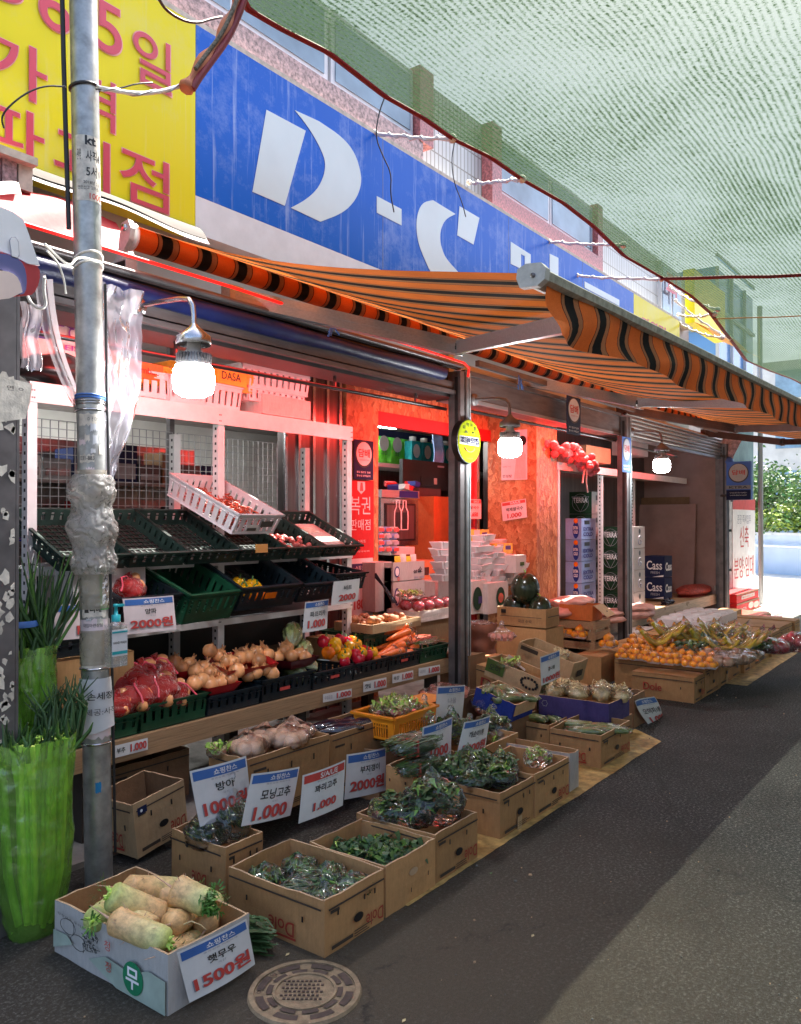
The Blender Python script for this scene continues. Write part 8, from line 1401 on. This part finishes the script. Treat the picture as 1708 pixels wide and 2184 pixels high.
b = MB(); b.ball(P(1553, 985, x=14.0), .09, BLUEP, 10, 8); b.build('blue_ball', label='blue round ball beside the pinkish banner rag', cat='ball')
# neighbour: low sunlit building with a leasing banner
nb = thing('corner_office', 'sunlit office front with a red and white leasing banner beyond the shop corner', 'building', (0, 0, 0)); STONE = mat('grey_stone_cladding', (.38, .38, .38), .8, ns=8, na=.3, bp=.6, bs=12)
yb_ = 4.15
b = MB(); b.box(15.4, 17.4, yb_ + .1, 9, 0, 4.3, PALEC); b.build('wall', nb); x0, x1 = P(1549, 1200, y=yb_).x, P(1561, 1200, y=yb_).x; b = MB()
for z in (0, .75, 1.5, 2.3): b.box(x0, x1, yb_, yb_ + .1, z + .02, z + .72, STONE)
b.build('stone_pier', nb); x2, x3 = P(1562, 1200, y=yb_).x, P(1612, 1200, y=yb_).x; b = MB(); b.box(x2, x3, yb_ + .04, yb_ + .1, .3, 4.2, GLASSG); b.build('glass_front', nb); zb, zt_ = P(1562, 1262, y=yb_).z, P(1562, 1072, y=yb_).z; zt_ = P(1612, 1072, y=yb_).z
b = MB(); b.box(x2 + .02, x3 - .06, yb_, yb_ + .02, .32, 2.05, WHITE); b.build('banner_sheet', nb); b = MB(); b.box(x2 + .02, x3 - .06, yb_ - .004, yb_, 1.9, 2.12, REDP); W = x3 - x2 - .08
b.text('신축', (x2 + W * .3, yb_ - .004, 1.15), (W * .4, 0, 0), (0, 0, .42), REDP, .0); b.text('분양·임대', (x2 + W * .06, yb_ - .004, .55), (W * .86, 0, 0), (0, 0, .42), REDP, .0); b.text('준공 즉시입주', (x2 + W * .2, yb_ - .004, 1.62), (W * .6, 0, 0), (0, 0, .18), GREYP, 0); b.build('banner_lettering', nb)
b = MB(); b.tube([(P(1622, 1100, y=3.9).x, 3.9, 0), (P(1622, 1100, y=3.9).x, 3.9, 6)], .05, ALU, 10); b.build('drain_pole', label='slim grey pole at the corner of the sunlit office', cat='pole')
# far wall across the road with shrubs behind
BLW = mat('pale_blue_wall', (.50, .54, .60), .7, ns=1, na=.1)
fw = thing('far_wall', 'pale bluish low wall with a handrail across the sunlit road', 'wall', (0, 0, 0)); b = MB(); a = Vector((29, 9.5, 0)); c_ = Vector((24.0, -1.5, 0)); dv = (c_ - a).normalized(); nn = Vector((dv.y, -dv.x, 0))
def wl(bm, z0, z1, th, m, off=0): v = []; [v.extend([p + nn * off, p + nn * (off - th)]) for p in (a, c_)]; bm.add([p + Vector((0, 0, z0)) for p in v] + [p + Vector((0, 0, z1)) for p in v], [(0, 1, 3, 2), (4, 6, 7, 5), (0, 2, 6, 4), (1, 5, 7, 3), (0, 4, 5, 1), (2, 3, 7, 6)], m)
wl(b, 0, 1.22, .3, BLW); b.build('wall_body', fw); b = MB(); wl(b, 1.22, 1.30, .4, PALEC, .05); b.build('coping', fw); b = MB(); b.tube([a + Vector((-.3, 0, .95)), c_ + Vector((-.3, 0, .78))], .04, WHITE, 8); b.build('handrail', fw)
def shrub(name, lab, c, r, n_, ms, seed, trunk=True):
    random.seed(seed); t = thing(name, lab, 'shrub' if r[2] < 1.2 else 'tree', c); b = MB(); cl = [Vector((rnd(-1, 1), rnd(-1, 1), rnd(-.9, 1))) for _ in range(26)]; cl = [v.normalized() * rnd(.3, 1) for v in cl]
    for k in range(n_):
        v = random.choice(cl); p = Vector((v.x * r[0], v.y * r[1], v.z * r[2])) + Vector((random.gauss(0, .2) * r[0], random.gauss(0, .2) * r[1], random.gauss(0, .16) * r[2])) + Vector((0, 0, r[2])); d1 = Vector((rnd(-1, 1), rnd(-1, 1), rnd(-.4, .8))).normalized(); d2 = d1.cross(Vector((rnd(-1, 1), rnd(-1, 1), rnd(-1, 1)))).normalized(); s_ = rnd(.05, .10)
        b.add([p - d1 * s_, p + d2 * s_ * .5, p + d1 * s_, p - d2 * s_ * .5], [(0, 1, 2, 3)], random.choice(ms))
    b.build('crown', t)
    if trunk: b = MB(); b.tube([(0, 0, -1.2), (.1, 0, .2), (0, .1, r[2])], [.12, .09, .04], mat('bark', (.10, .08, .06), .8), 8); [b.tube([(0, 0, r[2] * .3), (r[0] * .6 * cos(i * 1.7), r[1] * .6 * sin(i * 1.7), r[2] * 1.3)], [.05, .015], bpy.data.materials['bark'], 6) for i in range(5)]; b.build('trunk', t)
    return t
LG = mat('sunny_leaf', (.10, .17, .04), .5, ns=4, na=.4); LY = mat('yellow_green_leaf', (.26, .34, .04), .5, ns=4, na=.3)
shrub('young_tree', 'leafy green tree behind the pale bluish wall', (28.5, 6.5, 1.3), (1.5, 2.0, 1.35), 5200, [LG, LG, GRN], 4); shrub('young_tree', 'second leafy tree at the right edge behind the pale bluish wall', (27.6, 3.6, 1.3), (1.5, 1.9, 1.2), 4600, [LG, LG, GRN], 5)
shrub('hedge_shrub', 'yellow green hedge shrub on top of the far wall, left', (28.0, 7.2, 1.2), (.6, 1.5, .42), 2200, [LY, LY, LG], 6, False); shrub('hedge_shrub', 'yellow green hedge shrub on top of the far wall, middle', (27.0, 4.8, 1.2), (.6, 1.5, .48), 2600, [LY, LY, LG], 7, False); shrub('hedge_shrub', 'yellow green hedge shrub on top of the far wall, right', (26.2, 2.6, 1.2), (.6, 1.5, .45), 2200, [LY, LY, LG], 8, False)
# buildings beyond
def tower(name, lab, x0, x1, y0, y1, z1, m, mw, rows, cols, side=None):
    t = thing(name, lab, 'building', (0, 0, 0)); b = MB(); b.box(x0, x1, y0, y1, 0, z1, m); b.build('wall', t)
    for r in range(rows):
        for c in range(cols): W = (y1 - y0) / cols; b = MB(); b.box(x0 - .06, x0, y0 + W * c + W * .18, y0 + W * (c + .82), z1 * (r + .25) / rows, z1 * (r + .8) / rows, mw); b.build('window', t)
    return t
BGL = mat('blue_curtain_glass', (.12, .28, .58), .15, 0, ns=.6, na=.25)
tower('blue_glass_building', 'blue glazed building beyond the far end of the blue sign', 17.2, 20.3, 4.7, 11, 6.9, BGL, GLASSB, 4, 4); b = MB(); [b.box(17.2 + k * 1.1, 17.26 + k * 1.1, 4.64, 4.70, 0, 6.9, BLW) for k in range(3)]; [b.box(17.2, 20.3, 4.65, 4.70, z, z + .07, BLW) for z in (3.8, 4.9, 6, 7.1)]; b.build('mullion', bpy.data.objects['blue_glass_building'])
tower('white_building', 'white building in the sunlit background, right of the shop', 36, 44, 2, 20, 8.2, PALEC, GLASSB, 4, 6); tower('white_building', 'pale wide building in the far background behind the shrubs', 44, 52, -26, 1.5, 8.0, PALEC, GLASSB, 3, 9)
t = thing('yellow_banner_sign', 'yellow hanging sign with a red Korean character beyond the tiled wall', 'sign', (0, 0, 0)); a = P(1408, 655, y=4.4); c_ = P(1475, 655, y=4.4); z1 = P(1408, 590, y=4.4).z; b = MB(); b.box(14.45, 16.4, 4.3, 4.5, 5.15, 6.1, YELS); b.build('board', t); b = MB()
p0 = P(1421, 632, y=4.29); p1 = P(1448, 632, y=4.29); p2 = P(1421, 604, y=4.29); b.text('파', p0, (p1.x - p0.x, 0, 0), (0, 0, p2.z - p0.z + .25), LETR, .03); b.build('red_lettering', t)
b = MB(); b.grid(lambda u, v: Vector((14.3 + 2.6 * u, 4.3 - .55 * v, 5.15 - .32 * v + .03 * sin(u * 7))), 12, 5, BKY); b.build('orange_canopy', label='small orange canopy below the yellow hanging sign', cat='canopy')
# opposite side of the alley, behind the viewer (seen in reflections)
b = MB(); b.box(-6, 24, -5.2, -4.6, 0, 5.5, PALEC); b.build('opposite_building', label='plain building on the opposite side of the alley, outside the picture', cat='building')
for o in list(bpy.data.objects):
    if o.parent is None and o.type in ('MESH', 'EMPTY') and not o.get('kind') and not o.get('category'): o['category'] = o.name.split('.')[0].replace('_', ' ')
